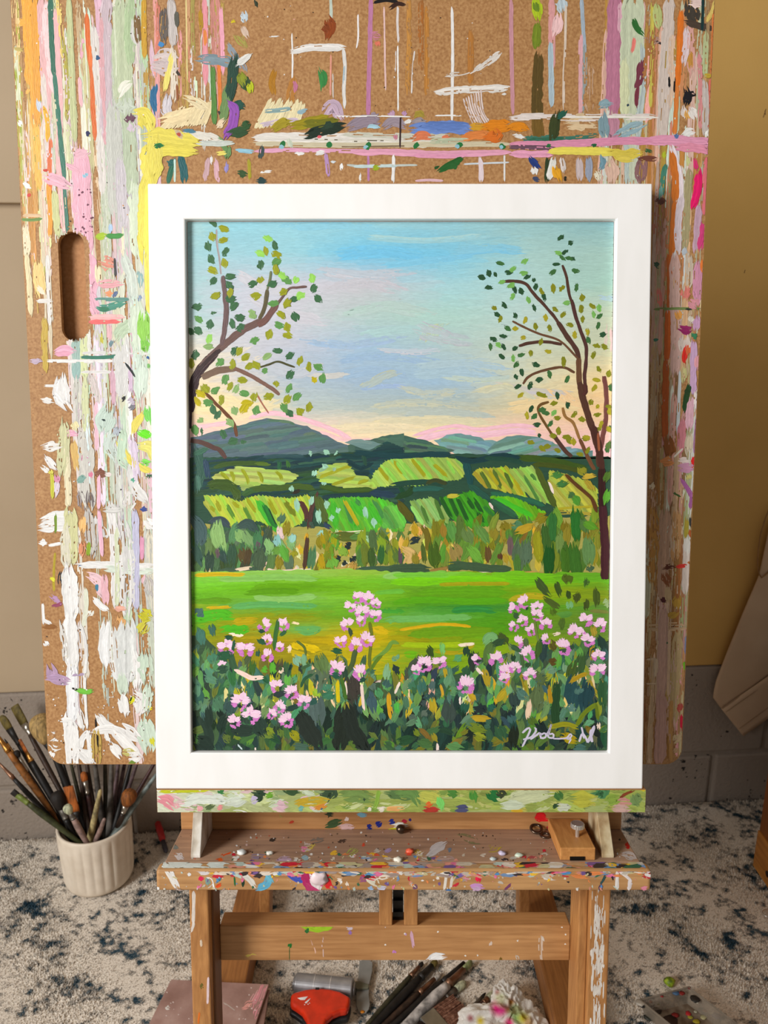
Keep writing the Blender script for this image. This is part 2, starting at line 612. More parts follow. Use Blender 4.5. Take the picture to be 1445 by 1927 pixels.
TOPZ = float(wall_px(1320, 1252)[2]); JZ = float(wall_px(1338, 1418)[2]); PANZ = float(wall_px(0, 384)[2])
mb = MB(); wbox(mb, -1.84, 2.2, -.05, TOPZ, -.14, -.004)
base = tag(mb.obj('wall_back_base', M_mortar), kind='structure')
xl = float(wall_px(1338, 1460)[0]) / WD[0]; xu = float(wall_px(1437, 1400)[0]) / WD[0]
for row, (z0, z1, x0) in enumerate(((JZ - .20, JZ - .004, xl), (JZ + .004, TOPZ - .002, xu))):
    for k in range(-6, 4):
        a, b_ = x0 + .4 * k + .005, x0 + .4 * (k + 1) - .005
        if a < -1.82 or a > 1.7: continue
        mb = MB(); wbox(mb, a, b_, max(z0, -.04), z1, -.03, .002)
        mb.obj('concrete_block', M_block, base, bevel=.005, seg=2)
mb = MB(); wbox(mb, -1.84, .05, TOPZ, 2.6, -.14, .002)
tag(mb.obj('wall_back_left', M_white, bevel=.003), kind='structure')
mb = MB(); wbox(mb, -1.84, -.22, PANZ, 2.6, .0025, .016)
tag(mb.obj('trim_1', M_white, bevel=.002), kind='structure')
mb = MB(); wbox(mb, .05, 2.2, TOPZ, 2.6, -.14, .002)
tag(mb.obj('wall_back_right', M_tan, bevel=.003), kind='structure')
# tiny scratches in the ochre plaster
mb = MB()
for (a, b_) in (((1441, 205), (1436, 221)), ((1439, 208), (1440, 216)), ((1402, 508), (1400, 514))):
    mb.tube([wall_px(*a, d=.0021), wall_px(*b_, d=.0021)], .0006, seg=5)
mb.obj('scratch', plain('scratch', (110, 80, 40), .8), bpy.data.objects['wall_back_right'])

# left wall with the window that lights the place
LX = -1.78
mb = MB()
mb.box(LX - .1, LX, -3.0, -1.40, -.02, 2.6); mb.box(LX - .1, LX, -.05, 1.43, -.02, 2.6)
mb.box(LX - .1, LX, -1.40, -.05, -.02, .70); mb.box(LX - .1, LX, -1.40, -.05, 2.40, 2.6)
tag(mb.obj('wall_left', M_white), kind='structure')
win = tag(thing('window_1', (LX - .09, -.72, .70), None, None), kind='structure')
M_frame_w = plain('window_paint', (235, 233, 228), .4)
for (a, b_, c, d) in ((-1.40, -.05, .70, .76), (-1.40, -.05, 2.34, 2.40), (-1.40, -1.34, .76, 2.34), (-.11, -.05, .76, 2.34), (-.75, -.69, .76, 2.34)):
    MB().box(LX - .09, LX - .05, a, b_, c, d).obj('window_frame', M_frame_w, win, bevel=.004)

# floor and rug
M_slab = noisy('floor_slab', [(.3, (120, 104, 88)), (.7, (140, 124, 106))], scale=8, rough=.8)
tag(MB().box(-1.88, 2.2, -3.0, 1.75, -.1, -.012).obj('floor', M_slab), kind='structure')


def rug_material():
    m, nt, b = newmat('rug_wool')
    geo = node(nt, 'ShaderNodeNewGeometry')
    mp = node(nt, 'ShaderNodeMapping'); mp.inputs['Scale'].default_value = (1.0, 1.15, 0.0); mp.inputs['Rotation'].default_value = (0, 0, .5)
    nt.links.new(geo.outputs['Position'], mp.inputs[0])
    n1 = node(nt, 'ShaderNodeTexNoise'); n1.inputs['Scale'].default_value = 22; n1.inputs['Detail'].default_value = 4; n1.inputs['Distortion'].default_value = .25
    n1.inputs['Roughness'].default_value = .62
    n2 = node(nt, 'ShaderNodeTexNoise'); n2.inputs['Scale'].default_value = 75; n2.inputs['Detail'].default_value = 3
    n3 = node(nt, 'ShaderNodeTexNoise'); n3.inputs['Scale'].default_value = 420; n3.inputs['Detail'].default_value = 2
    n4 = node(nt, 'ShaderNodeTexNoise'); n4.inputs['Scale'].default_value = 3.2; n4.inputs['Detail'].default_value = 3
    for q in (n1, n2, n3, n4): nt.links.new(mp.outputs[0], q.inputs[0])
    def mul(o, k):
        a = node(nt, 'ShaderNodeMath', operation='MULTIPLY'); a.inputs[1].default_value = k; nt.links.new(o, a.inputs[0]); return a.outputs[0]
    def add(o, p):
        a = node(nt, 'ShaderNodeMath', operation='ADD'); nt.links.new(o, a.inputs[0]); nt.links.new(p, a.inputs[1]); return a.outputs[0]
    h = add(add(mul(n1.outputs[0], 1.0), mul(n2.outputs[0], .62)), add(mul(n3.outputs[0], .26), mul(n4.outputs[0], .35)))
    r = ramp(nt, [(.485, (32, 58, 76)), (.545, (70, 92, 104)), (.585, (160, 154, 146)), (.645, (240, 232, 220))])
    sc = mul(h, .575)
    nt.links.new(sc, r.inputs[0])
    # warm and cool drift plus per-tuft variation
    r2 = ramp(nt, [(.36, (196, 186, 174)), (.62, (252, 250, 246))]); nt.links.new(n3.outputs[0], r2.inputs[0])
    mx = node(nt, 'ShaderNodeMix', data_type='RGBA', blend_type='MULTIPLY'); mx.inputs[0].default_value = .55
    nt.links.new(r.outputs[0], mx.inputs[6]); nt.links.new(r2.outputs[0], mx.inputs[7])
    nt.links.new(mx.outputs[2], b.inputs['Base Color'])
    b.inputs['Roughness'].default_value = .95; b.inputs['Specular IOR Level'].default_value = .1
    return m


M_rug = rug_material()
rug = thing('rug', (0, .6, -.012), 'off-white wool rug mottled with faded teal and navy, lying under the easel', 'rug')
nx, ny = 120, 80
gx = np.linspace(-1.75, 1.8, nx); gy = np.linspace(-.3, 1.0, ny)
V = []; F = []
edge = lambda x: (W0[1] + WD[1] / WD[0] * x) - .012
for j in range(ny):
    for i in range(nx):
        t = j / (ny - 1)
        y = -.3 + (edge(gx[i]) + .3) * t
        V.append((gx[i], y, -.003 + .0015 * math.sin(gx[i] * 23 + y * 17)))
for j in range(ny - 1):
    for i in range(nx - 1):
        F.append((j * nx + i, j * nx + i + 1, (j + 1) * nx + i + 1, (j + 1) * nx + i))
mk('rug_backing', V, F, M_rug, rug, smooth=True, solid=.006)
# pile: tufts too many to count, one part
rng = np.random.default_rng(5)
sp = .0027
ys = np.arange(.80, 1.56, sp)
pts = []
for y in ys:
    half = .46 * y + .30
    xs = np.arange(-half, half, sp)
    k = edge(xs) > y
    xs = xs[k]
    pts.append(np.c_[xs, np.full(len(xs), y)])
pts = np.vstack(pts); n = len(pts)
pts = pts + rng.normal(0, sp * .45, (n, 2))
hgt = rng.uniform(.002, .0052, n); ln_ = rng.normal(0, .0016, (n, 2)); r0 = rng.uniform(.0013, .0022, n); th0 = rng.uniform(0, 6.28, n)
V = np.zeros((n, 4, 3))
for k in range(3):
    V[:, k, 0] = pts[:, 0] + r0 * np.cos(th0 + k * 2.0944); V[:, k, 1] = pts[:, 1] + r0 * np.sin(th0 + k * 2.0944); V[:, k, 2] = -.002
V[:, 3, :2] = pts + ln_; V[:, 3, 2] = -.001 + hgt
idx = np.arange(n)[:, None, None] * 4 + np.array([[0, 1, 3], [1, 2, 3], [2, 0, 3]])[None]
me = bpy.data.meshes.new('pile')
V = V.reshape(-1, 3); idx = idx.reshape(-1)
me.vertices.add(len(V)); me.vertices.foreach_set('co', V.astype(np.float32).ravel())
me.loops.add(len(idx)); me.loops.foreach_set('vertex_index', idx.astype(np.int32))
me.polygons.add(len(idx) // 3)
me.polygons.foreach_set('loop_start', np.arange(0, len(idx), 3, dtype=np.int32)); me.polygons.foreach_set('loop_total', np.full(len(idx) // 3, 3, np.int32))
me.update(calc_edges=True); me.materials.append(M_rug)
o = bpy.data.objects.new('pile', me); COL.objects.link(o); o.parent = rug; o.location = tuple(-wloc(rug)); o['kind'] = 'stuff'
# ------------------------------------------------------------------ easel
M_beech = wood('beech_upright', (142, 92, 46), (186, 132, 76), 'z')
M_beech_x = wood('beech_rail', (150, 102, 56), (192, 142, 90), 'x')
M_beech_y = wood('beech_runner', (124, 78, 38), (166, 110, 58), 'y')
M_tray = wood('tray_wood', (138, 108, 88), (176, 140, 112), 'x', rough=.65)
M_lip = wood('tray_lip_wood', (150, 106, 62), (194, 148, 96), 'x')
M_chrome = plain('chrome', (214, 210, 204), .3, .75)
M_dark = plain('dark_steel', (38, 36, 34), .4, .7)
M_paint = paint_material('dried_oil_paint', .42, .6, .12)

LB = 1.0 / math.cos(LEAN)


def u_for_z(z, y):
    return (z - CAMH + y * math.sin(LEAN)) / math.cos(LEAN)


easel = thing('easel', (0.016, .62, 0), 'beech studio easel splattered with dried paint, holding the board and framed painting', 'easel')
for (x0, x1) in ((-.1886, -.170), (.1994, .2194)):
    # upright: mostly square, foot cut level on the base beam
    ub = u_for_z(.062, .72)
    MB().ebox(x0, x1, ub, -.4172, .70, .739).obj('upright', M_beech, easel, bevel=.0015)
# groove strip beside each upright face
MB().ebox(-.1698, -.1678, -.70, -.4172, .712, .739).obj('upright_strip', wood('dark_strip', (96, 62, 34), (130, 86, 48), 'z'), easel)
MB().ebox(.1905, .1992, -.90, -.4172, .706, .739).obj('upright_strip', M_beech, easel, bevel=.001)
rail = MB().ebox(-.1677, .1904, -.544, -.5057, .735, .758).obj('crossbar', M_beech_x, easel, bevel=.0012)
for (x0, x1) in ((-.0050, .0085), (.0205, .0345)):
    MB().ebox(x0, x1, -.5055, -.4172, .735, .752).obj('mast_slat', M_beech, easel, bevel=.001)
mb = MB().ebox(.0092, .0198, -.5055, -.4172, .744, .750)
for k in range(7):
    u = -.5 + k * .0125
    mb.ebox(.0092, .0198, u, u + .005, .741, .744)
mb.obj('ratchet_bar', M_dark, easel)
# hidden mast behind the boards
MB().ebox(-.02, .05, -.40, .37, .772, .795).obj('mast', M_beech, easel, bevel=.002)

LEDGE_Y = .70
ledge = MB().ebox(-.2165, .2495, -.3660, -.3432, LEDGE_Y, .771).obj('canvas_ledge', M_beech_x, easel, bevel=.0004)
TX0, TX1 = -.2052, .2400
TU = -.4052                     # tray floor level
TB = .7397                      # tray back wall
MB().ebox(TX0, TX1, -.417, TU, .6815, .752).obj('tray', M_tray, easel, bevel=.0008)
MB().ebox(-.2100, .2460, -.4257, -.4050, .668, .6813).obj('tray_lip', M_lip, easel, bevel=.003, seg=3)
MB().ebox(TX0, TX1, TU + .0002, -.3662, TB, .752).obj('tray_back', M_beech_x, easel, bevel=.0008)
M_gus = noisy('painted_gusset', [(.35, (150, 136, 118)), (.5, (196, 186, 170)), (.65, (226, 222, 214))], scale=60, stretch=(1, 1, .4), rough=.55, bump=.3, bscale=200)
for (x0, x1, yt, mt) in ((-.1826, -.1735, .7015, M_gus), (.2060, .2175, .714, noisy('painted_gusset_tan', [(.35, (150, 120, 82)), (.5, (186, 166, 128)), (.65, (206, 192, 160))], scale=60, stretch=(1, 1, .4), rough=.55, bump=.3))):
    prof = [(TB - .0002, TU + .0002), (TB - .0002, -.3662), (yt, -.3662), (.688, -.4025), (.688, TU + .0002)]
    mb = MB()
    mb.prism([E(0, u, y) for (y, u) in prof], x0 * RV, x1 * RV)
    mb.obj('tray_gusset', mt, easel, bevel=.0006)
# little rounded feet of the whole: runners, struts, base beam
for (x0, x1) in ((-.2515, -.2045), (.2385, .2885)):
    MB().box(x0, x1, .46, 1.33, .004, .052).obj('runner', M_beech_y, easel, bevel=.003)
MB().box(-.2040, .2380, .52, .58, .004, .0615).obj('base_beam', M_beech_x, easel, bevel=.003)
for (sx, xf, xt) in ((-1, -.1955, -.135), (1, .2295, .165)):
    p0 = np.array([xf, 1.050, .012]); p1 = np.array([xt, .885, .80])
    d = (p1 - p0) / np.linalg.norm(p1 - p0)
    a = np.array([1.0, 0, 0]); a -= d * (a @ d); a /= np.linalg.norm(a); b_ = np.cross(d, a)
    hw, hd = .0085, .018
    c0 = [p0 - a * hw - b_ * hd, p0 + a * hw - b_ * hd, p0 + a * hw + b_ * hd, p0 - a * hw + b_ * hd]
    c1 = [q + (p1 - p0) for q in c0]
    MB().hexa(c0 + c1).obj('rear_strut', M_beech, easel, bevel=.002)
MB().box(-.145, .175, .875, .895, .78, .82).obj('strut_rail', M_beech_x, easel, bevel=.002)

# ------------------------------------------------------------------ drawing board and the plain hardboard behind it
BY = .755
M_mdf = noisy('hardboard', [(.32, (150, 106, 62)), (.5, (168, 124, 78)), (.68, (182, 140, 92))], scale=420, rough=.6, bump=.15, bscale=700, bdist=.0003, detail=3)
M_mdf2 = noisy('plain_hardboard', [(.3, (164, 112, 66)), (.7, (184, 132, 84))], scale=300, rough=.65)


def rounded(x0, x1, u0, u1, r, n=6):
    out = []
    for (cx, cu, a0) in ((x1 - r, u1 - r, 0), (x0 + r, u1 - r, 90), (x0 + r, u0 + r, 180), (x1 - r, u0 + r, 270)):
        for k in range(n + 1):
            a = math.radians(a0 + 90 * k / n)
            out.append((cx + r * math.cos(a), cu + r * math.sin(a)))
    return out


def plate_with_hole(outer, hole, y0, y1):
    """tessellated plate with a slot cut through"""
    loops = [[Vector((a, b, 0)) for a, b in outer]] + ([[Vector((a, b, 0)) for a, b in hole]] if hole else [])
    allp = [p for l in loops for p in l]
    tri = tessellate_polygon(loops)
    n = len(allp)
    v = [E(p.x, p.y, y0) for p in allp] + [E(p.x, p.y, y1) for p in allp]
    f = [tuple(t) for t in tri] + [tuple(i + n for i in t)[::-1] for t in tri]
    k = 0
    for l in loops:
        m = len(l)
        f += [(k + i, k + (i + 1) % m, n + k + (i + 1) % m, n + k + i) for i in range(m)]
        k += m
    return v, f


BX0, BX1, BU0, BU1 = -.3432, .3040, -.3430, .415
board = thing('drawing_board', E(-.02, BU0, BY), 'brown hardboard drawing board with hand slot, streaked all over with dried paint', 'drawing board')
hx0, hx1 = -.3095, -.2845
hole = rounded(hx0, hx1, .082, .184, .0124, 8)
v, f = plate_with_hole(rounded(BX0, BX1, BU0, BU1, .017), hole, BY, BY + .0055)
mk('board_panel', v, f, M_mdf, board)
back = thing('hardboard_sheet', E(-.05, -.30, BY + .014), 'plain unpainted brown hardboard sheet behind the hand slot of the drawing board', 'hardboard')
v, f = plate_with_hole(rounded(-.328, .26, BU0, .39, .004, 3), None, BY + .0115, BY + .0155)
mk('panel', v, f, M_mdf2, back)

# ------------------------------------------------------------------ framed painting
FT = .0629                      # frame leans a little more than the board
fy = lambda u: LEDGE_Y + FT * (u + .343)
FX0 = (-.2170); FX1 = .2463
FB, FTOP = -.3428, .2222
FN = np.cross(RV, E(0, 1, fy(1)) - E(0, 0, fy(0))); FN /= np.linalg.norm(FN)
if FN[1] > 0: FN = -FN
FU = (E(0, 1, fy(1)) - E(0, 0, fy(0))); FU /= np.linalg.norm(FU)
F0 = E(0, FB, fy(FB) + .0004)             # bottom front line of the frame at x = 0
M_fwhite = noisy('white_frame_paint', [(.35, (244, 244, 242)), (.65, (249, 249, 248))], scale=40, stretch=(1, 1, .2), rough=.35, bump=.08, bscale=160)
fr = thing('framed_painting', F0, 'white framed landscape painting of green fields, hills and pink flowers on the easel ledge', 'painting')
q_ = lambda px, py: on_plane([(px, py)], F0, FN)[0]


def fl(p):                       # world point on the frame plane -> (x, height)
    d = p - F0
    return d[0], d @ FU


ow = (FX0, FX1, 0.0, (FTOP - FB) * math.sqrt(1 + FT * FT))
lx, t1 = fl(q_(348.5, 412)); rx, _ = fl(q_(1160.5, 412)); _, b1 = fl(q_(750, 1416.5)); lx2, _ = fl(q_(359.5, 1416)); rx2, _ = fl(q_(1145, 1416))
ix0, ix1, iz0, iz1 = (lx + lx2) / 2, (rx + rx2) / 2, b1, t1
FP = lambda x, z, d: F0 + RV * x + FU * z - FN * d
TH = .019


def frame_rail(a, b, c, d):
    """mitred rail: front quad a b c d as (x, z)"""
    mb = MB()
    mb.hexa([FP(*a, TH), FP(*b, TH), FP(*c, TH), FP(*d, TH), FP(*a, 0), FP(*b, 0), FP(*c, 0), FP(*d, 0)])
    return mb


x0, x1, z0, z1 = ow
O = [(x0, z0), (x1, z0), (x1, z1), (x0, z1)]; I = [(ix0, iz0), (ix1, iz0), (ix1, iz1), (ix0, iz1)]
mb = MB()
v = [FP(*p, 0) for p in O] + [FP(*p, 0) for p in I] + [FP(*p, TH) for p in O] + [FP(*p, TH) for p in I]
f = []
for k in range(4):
    k2 = (k + 1) % 4
    f += [(k, k2, 4 + k2, 4 + k), (8 + k, 12 + k, 12 + k2, 8 + k2), (k, 8 + k, 8 + k2, k2), (4 + k, 4 + k2, 12 + k2, 12 + k)]
mb.add(v, f)
mb.obj('frame', M_fwhite, fr, bevel=.0012, seg=2)
RC = .0065                       # canvas lies this far behind the front of the frame
M_canvas = noisy('primed_panel', [(.3, (226, 200, 190)), (.7, (240, 214, 204))], scale=300, rough=.7)
mb = MB()
g = .0015
cq = [(ix0 + g * .2, iz0 + g * .2), (ix1 - g * .2, iz0 + g * .2), (ix1 - g * .2, iz1 - g * .2), (ix0 + g * .2, iz1 - g * .2)]
mb.hexa([FP(*p, RC + .006) for p in cq] + [FP(*p, RC) for p in cq])
mb.obj('canvas_panel', M_canvas, fr)
CP0 = FP(0, 0, RC)
# ------------------------------------------------------------------ the painting, stroke by stroke
def project(p):
    d = np.asarray(p) - CAM
    z = d @ FV
    return 722.5 + FPX * (d @ RV) / z, 963.5 - FPX * (d @ UV_) / z


pa = Painter(CP0, FN, seed=11, base=.00008, step=2.5e-6, gain=1.0)
cc = [project(FP(*p, RC)) for p in cq]       # bl, br, tr, tl in pixels
pa.clip = (0, cc[3][1] + .5, 0, cc[0][1] - .5)
pa.cl = (cc[3][0] + .5, cc[0][0] + .5); pa.cr = (cc[2][0] - .5, cc[1][0] - .5)
S, G, D = pa.S, pa.G, pa.D
V1 = lambda: pa.view(340, 400, 3.44)
V2 = lambda: pa.view(740, 400, 3.284)
V3 = lambda: pa.view(340, 770, 3.44)
V4 = lambda: pa.view(740, 770, 3.284)
V5 = lambda: pa.view(340, 1060, 3.44)
V6 = lambda: pa.view(740, 1060, 3.284)

# sky: colour field read off the photograph, laid in as horizontal strokes
gxs = [355, 450, 550, 700, 850, 1000, 1150]
gys = [420, 480, 540, 600, 660, 720, 770, 815, 850]
sky = [[(158, 203, 206), (138, 204, 222), (146, 209, 226), (146, 204, 218), (146, 200, 212), (146, 194, 198), (132, 184, 192)],
       [(156, 204, 212), (150, 205, 220), (150, 209, 222), (106, 198, 238), (116, 200, 234), (166, 210, 208), (162, 202, 192)],
       [(160, 205, 208), (196, 204, 218), (204, 204, 218), (200, 198, 208), (160, 214, 224), (178, 216, 212), (162, 206, 192)],
       [(165, 206, 206), (200, 206, 220), (206, 206, 218), (176, 206, 202), (172, 216, 206), (188, 216, 214), (198, 210, 180)],
       [(232, 226, 206), (206, 206, 212), (192, 198, 214), (158, 194, 222), (176, 204, 206), (200, 212, 190), (200, 206, 170)],
       [(250, 226, 176), (214, 210, 206), (178, 194, 206), (162, 188, 210), (162, 194, 218), (216, 216, 184), (246, 216, 160)],
       [(250, 226, 170), (250, 230, 172), (190, 202, 196), (178, 194, 192), (174, 190, 186), (226, 208, 160), (250, 206, 150)],
       [(250, 206, 202), (250, 216, 190), (246, 212, 200), (250, 228, 184), (246, 228, 176), (246, 204, 186), (250, 206, 190)],
       [(250, 200, 200), (250, 200, 200), (246, 205, 200), (250, 218, 190), (246, 210, 186), (246, 195, 196), (250, 196, 196)]]
SK = np.array(sky, float)
SK[:5] = SK[:5] * .88 + np.array((206, 212, 208)) * .12


def field(x, y):
    i = int(np.clip(np.searchsorted(gxs, x) - 1, 0, len(gxs) - 2)); j = int(np.clip(np.searchsorted(gys, y) - 1, 0, len(gys) - 2))
    a = np.clip((x - gxs[i]) / (gxs[i + 1] - gxs[i]), 0, 1); b = np.clip((y - gys[j]) / (gys[j + 1] - gys[j]), 0, 1)
    return (SK[j, i] * (1 - a) + SK[j, i + 1] * a) * (1 - b) + (SK[j + 1, i] * (1 - a) + SK[j + 1, i + 1] * a) * b


pa.view(0, 0, 1)
G((190, 206, 206), 340, 405, 1170, 405, 1165, 860, 340, 860)
for y in np.arange(412, 856, 6.5):
    for x in np.arange(345, 1175, 34):
        xx, yy = x + pa.rng.uniform(-16, 16), y + pa.rng.uniform(-4, 4)
        l = pa.rng.uniform(24, 52)
        S(pa.rng.uniform(9, 17), field(xx - l / 2, yy), xx - l, yy + pa.rng.normal(0, 2), xx, yy, xx + l, yy + pa.rng.normal(0, 3), c2=field(xx + l / 2, yy), tp=(.3, .3), jit=.025, rag=.5, dry=.12)
# sky accents
for (w, c, *p) in [(14, (96, 192, 240), 640, 482, 720, 476, 800, 488), (10, (110, 198, 238), 720, 500, 790, 492, 850, 486), (12, (120, 202, 235), 560, 430, 640, 424, 720, 432),
                   (12, (104, 194, 238), 860, 478, 930, 470, 985, 476), (10, (170, 214, 214), 700, 446, 800, 452, 900, 444), (16, (204, 200, 210), 610, 512, 680, 520, 745, 516),
                   (14, (200, 196, 206), 620, 540, 690, 536, 740, 548), (18, (206, 204, 214), 470, 560, 540, 590, 600, 600), (16, (210, 208, 216), 450, 520, 500, 545, 560, 545),
                   (14, (176, 212, 200), 650, 590, 720, 578, 790, 590), (14, (168, 212, 214), 690, 628, 760, 620, 820, 628), (10, (150, 184, 224), 580, 645, 660, 652, 740, 640),
                   (11, (146, 182, 222), 640, 680, 720, 672, 800, 682), (9, (210, 206, 218), 720, 660, 780, 664, 830, 660), (12, (150, 186, 222), 650, 708, 700, 700, 760, 706),
                   (9, (150, 180, 230), 690, 730, 730, 726, 770, 730), (10, (196, 198, 160), 680, 726, 720, 706, 742, 700), (12, (206, 204, 170), 760, 732, 800, 742, 860, 738),
                   (14, (162, 196, 220), 800, 690, 880, 684, 950, 694), (14, (166, 200, 220), 780, 706, 860, 700, 930, 710), (9, (200, 216, 190), 850, 712, 900, 716, 960, 710),
                   (11, (196, 192, 208), 950, 726, 1000, 736, 1070, 742), (10, (220, 210, 160), 900, 736, 950, 726, 1000, 748), (12, (206, 204, 170), 700, 765, 780, 760, 880, 768),
                   (12, (184, 196, 190), 760, 780, 840, 776, 920, 782), (13, (248, 226, 170), 700, 796, 800, 790, 900, 796), (13, (250, 228, 180), 640, 806, 720, 802, 800, 806),
                   (12, (250, 214, 150), 960, 770, 1030, 760, 1080, 770), (14, (250, 204, 146), 1060, 740, 1090, 760, 1140, 750), (14, (250, 206, 150), 1070, 780, 1110, 790, 1150, 780),
                   (12, (236, 222, 196), 360, 668, 420, 672, 460, 660), (12, (250, 228, 170), 430, 756, 480, 764, 520, 752), (12, (252, 228, 160), 370, 756, 420, 748, 470, 764),
                   (11, (250, 228, 176), 372, 790, 430, 784, 480, 778), (10, (248, 222, 190), 580, 704, 610, 708, 650, 705), (14, (206, 206, 214), 510, 690, 560, 700, 600, 690),
                   (10, (196, 206, 160), 800, 640, 812, 620, 826, 612), (12, (188, 188, 200), 790, 634, 830, 640, 880, 648), (14, (190, 190, 204), 800, 612, 826, 622, 850, 634),
                   (10, (170, 206, 236), 1130, 560, 1150, 562, 1160, 564), (11, (246, 196, 200), 1152, 620, 1153, 640, 1150, 660)]:
    c = .8 * (.8 * np.array(c) + .2 * np.array((206, 214, 212))) + .2 * field(p[2], p[3])
    S(w, c, *p, dry=.3, rag=.9, jit=.03)
    for k in range(3):
        o_ = pa.rng.normal(0, w * .35, 2) + (pa.rng.normal(0, 14), 0)
        S(w * .6, .6 * c + .4 * field(p[2], p[3]), *(np.array(p).reshape(-1, 2) + o_).ravel(), dry=.35, rag=1.2, jit=.03)
for y in (798, 806, 812):
    S(7, (250, 196, 210), 780, y + 22, 820, y + 10, 860, y + 4, 900, y + 10, 935, y + 6, 970, y + 2, 1010, y + 6)
S(9, (250, 198, 210), 470, 786, 510, 778, 560, 786, 620, 806, 660, 826)
S(9, (250, 200, 206), 360, 806, 400, 800, 440, 795)
S(7, (250, 205, 205), 600, 812, 650, 828, 700, 828)

# mountains
V1()
G((92, 114, 122), 62, 1460, 150, 1440, 220, 1415, 300, 1398, 420, 1366, 500, 1345, 560, 1333, 640, 1342, 720, 1358, 820, 1390, 920, 1435, 1040, 1490, 1120, 1520, 1230, 1560, 1200, 1590, 62, 1620)
pa.hatch([(88, 110, 118), (98, 120, 126), (84, 108, 112), (92, 116, 116)], -8, 40, 90, 1475, 300, 1415, 560, 1352, 720, 1372, 1040, 1505, 1150, 1545, 700, 1585, 100, 1585, gap=.55)
S(16, (84, 118, 96), 560, 1345, 680, 1352, 740, 1372); S(14, (98, 128, 100), 640, 1352, 720, 1360)
S(14, (70, 110, 92), 300, 1400, 380, 1385)
V2()
G((120, 160, 162), 250, 1410, 330, 1375, 420, 1362, 500, 1385, 560, 1405, 640, 1415, 560, 1510, 480, 1515, 330, 1470)
pa.hatch([(118, 158, 160), (130, 168, 166), (112, 150, 154)], 10, 32, 270, 1412, 410, 1372, 560, 1412, 620, 1425, 540, 1500, 400, 1490, gap=.6)
G((104, 142, 140), 560, 1500, 620, 1425, 700, 1385, 790, 1378, 900, 1390, 980, 1420, 1060, 1450, 1230, 1470, 1230, 1530, 560, 1520)
pa.hatch([(104, 140, 136), (122, 156, 152), (96, 130, 124), (128, 160, 160)], -15, 34, 590, 1490, 640, 1430, 740, 1392, 900, 1400, 1040, 1450, 1200, 1480, 1200, 1515, 600, 1515, gap=.6)
G((72, 104, 90), -280, 1440, -240, 1420, -120, 1395, 0, 1372, 80, 1378, 180, 1408, 280, 1440, 380, 1470, 300, 1500, -280, 1500)
pa.hatch([(70, 104, 92), (84, 118, 96), (60, 92, 84)], 8, 30, -250, 1440, 0, 1385, 150, 1410, 360, 1470, 250, 1495, -200, 1495, gap=.6)
V1()
G((110, 142, 140), 1060, 1490, 1110, 1472, 1170, 1466, 1240, 1480, 1300, 1500, 1220, 1540); S(20, (122, 150, 146), 1090, 1490, 1170, 1480, 1240, 1495)
G((76, 112, 96), 1300, 1500, 1380, 1440, 1445, 1428, 1445, 1540, 1280, 1545)
S(10, (240, 225, 225), 1340, 1540, 1445, 1530, dry=.4)

# base coats
pa.view(0, 0, 1)
G((46, 80, 62), 345, 862, 480, 860, 700, 850, 1165, 860, 1165, 1092, 345, 1092)
G((170, 164, 84), 345, 985, 620, 992, 760, 985, 1165, 970, 1165, 1092, 345, 1092)
# dark valley trees between mountain and fields
V3()
pa.hatch([(36, 70, 70), (44, 82, 78), (34, 60, 64), (52, 88, 72), (46, 76, 52)], -6, 30, 100, 330, 300, 330, 500, 310, 700, 300, 820, 300, 960, 300, 1060, 290, 1240, 285, 1330, 215, 1445, 255, 1445, 330, 1250, 380, 1200, 440, 1330, 520, 1445, 520, 1445, 600, 1200, 560, 700, 600, 420, 560, 380, 600, 150, 560, 80, 560, 80, 330, gap=.5)
S(26, (34, 66, 74), 480, 330, 620, 305, 760, 320, 860, 330); S(22, (52, 84, 88), 540, 312, 660, 302, 800, 306)
S(34, (30, 66, 66), 1040, 300, 1160, 310, 1280, 290, 1440, 275); S(30, (28, 58, 62), 1080, 330, 1160, 380, 1240, 350); S(26, (40, 76, 60), 1180, 300, 1200, 370)
S(60, (52, 92, 78), 100, 250, 130, 380, 110, 520); S(36, (44, 70, 92), 160, 330, 180, 440); S(36, (60, 104, 84), 90, 290, 170, 260); S(30, (70, 112, 96), 110, 420, 120, 520)
S(30, (64, 92, 40), 220, 378, 320, 352, 450, 350, 560, 355); S(24, (84, 112, 40), 480, 352, 580, 358); S(28, (40, 92, 60), 640, 340, 640, 390); S(28, (60, 110, 50), 690, 335, 700, 380)
S(40, (36, 74, 84), 1230, 390, 1290, 460, 1330, 500); S(40, (42, 66, 84), 1220, 540, 1320, 550, 1390, 560); S(30, (30, 76, 50), 1420, 500, 1445, 560)
# upper fields
for c, poly, st in [
        ((172, 196, 98), (200, 440, 260, 408, 360, 382, 460, 380, 580, 392, 700, 405, 765, 425, 720, 470, 600, 490, 520, 485, 400, 520, 380, 480, 260, 468), 60),
        ((166, 194, 92), (870, 430, 900, 385, 1000, 355, 1070, 352, 1110, 395, 1140, 440, 1210, 440, 1270, 505, 1180, 515, 1060, 510, 960, 470, 900, 460), 60)]:
    G(c, *poly); pa.hatch([c, [v * 1.05 for v in c], [v * .95 for v in c]], 4, 26, *poly, gap=.7)
for x0, y0, x1, y1 in ((255, 408, 310, 460), (320, 400, 345, 460), (395, 385, 440, 480), (500, 405, 530, 480), (620, 405, 655, 455)):
    S(24, (150, 160, 30), x0, y0, (x0 + x1) / 2 + 8, (y0 + y1) / 2, x1, y1)
for p in ((960, 420, 1060, 378, 1100, 375), (980, 490, 1080, 455, 1130, 440), (1150, 480, 1220, 455), (900, 440, 1000, 400)):
    S(22, (160, 166, 40), *p)
S(26, (140, 180, 140), 900, 400, 950, 370); S(22, (150, 186, 150), 1000, 375, 990, 400)
V4()
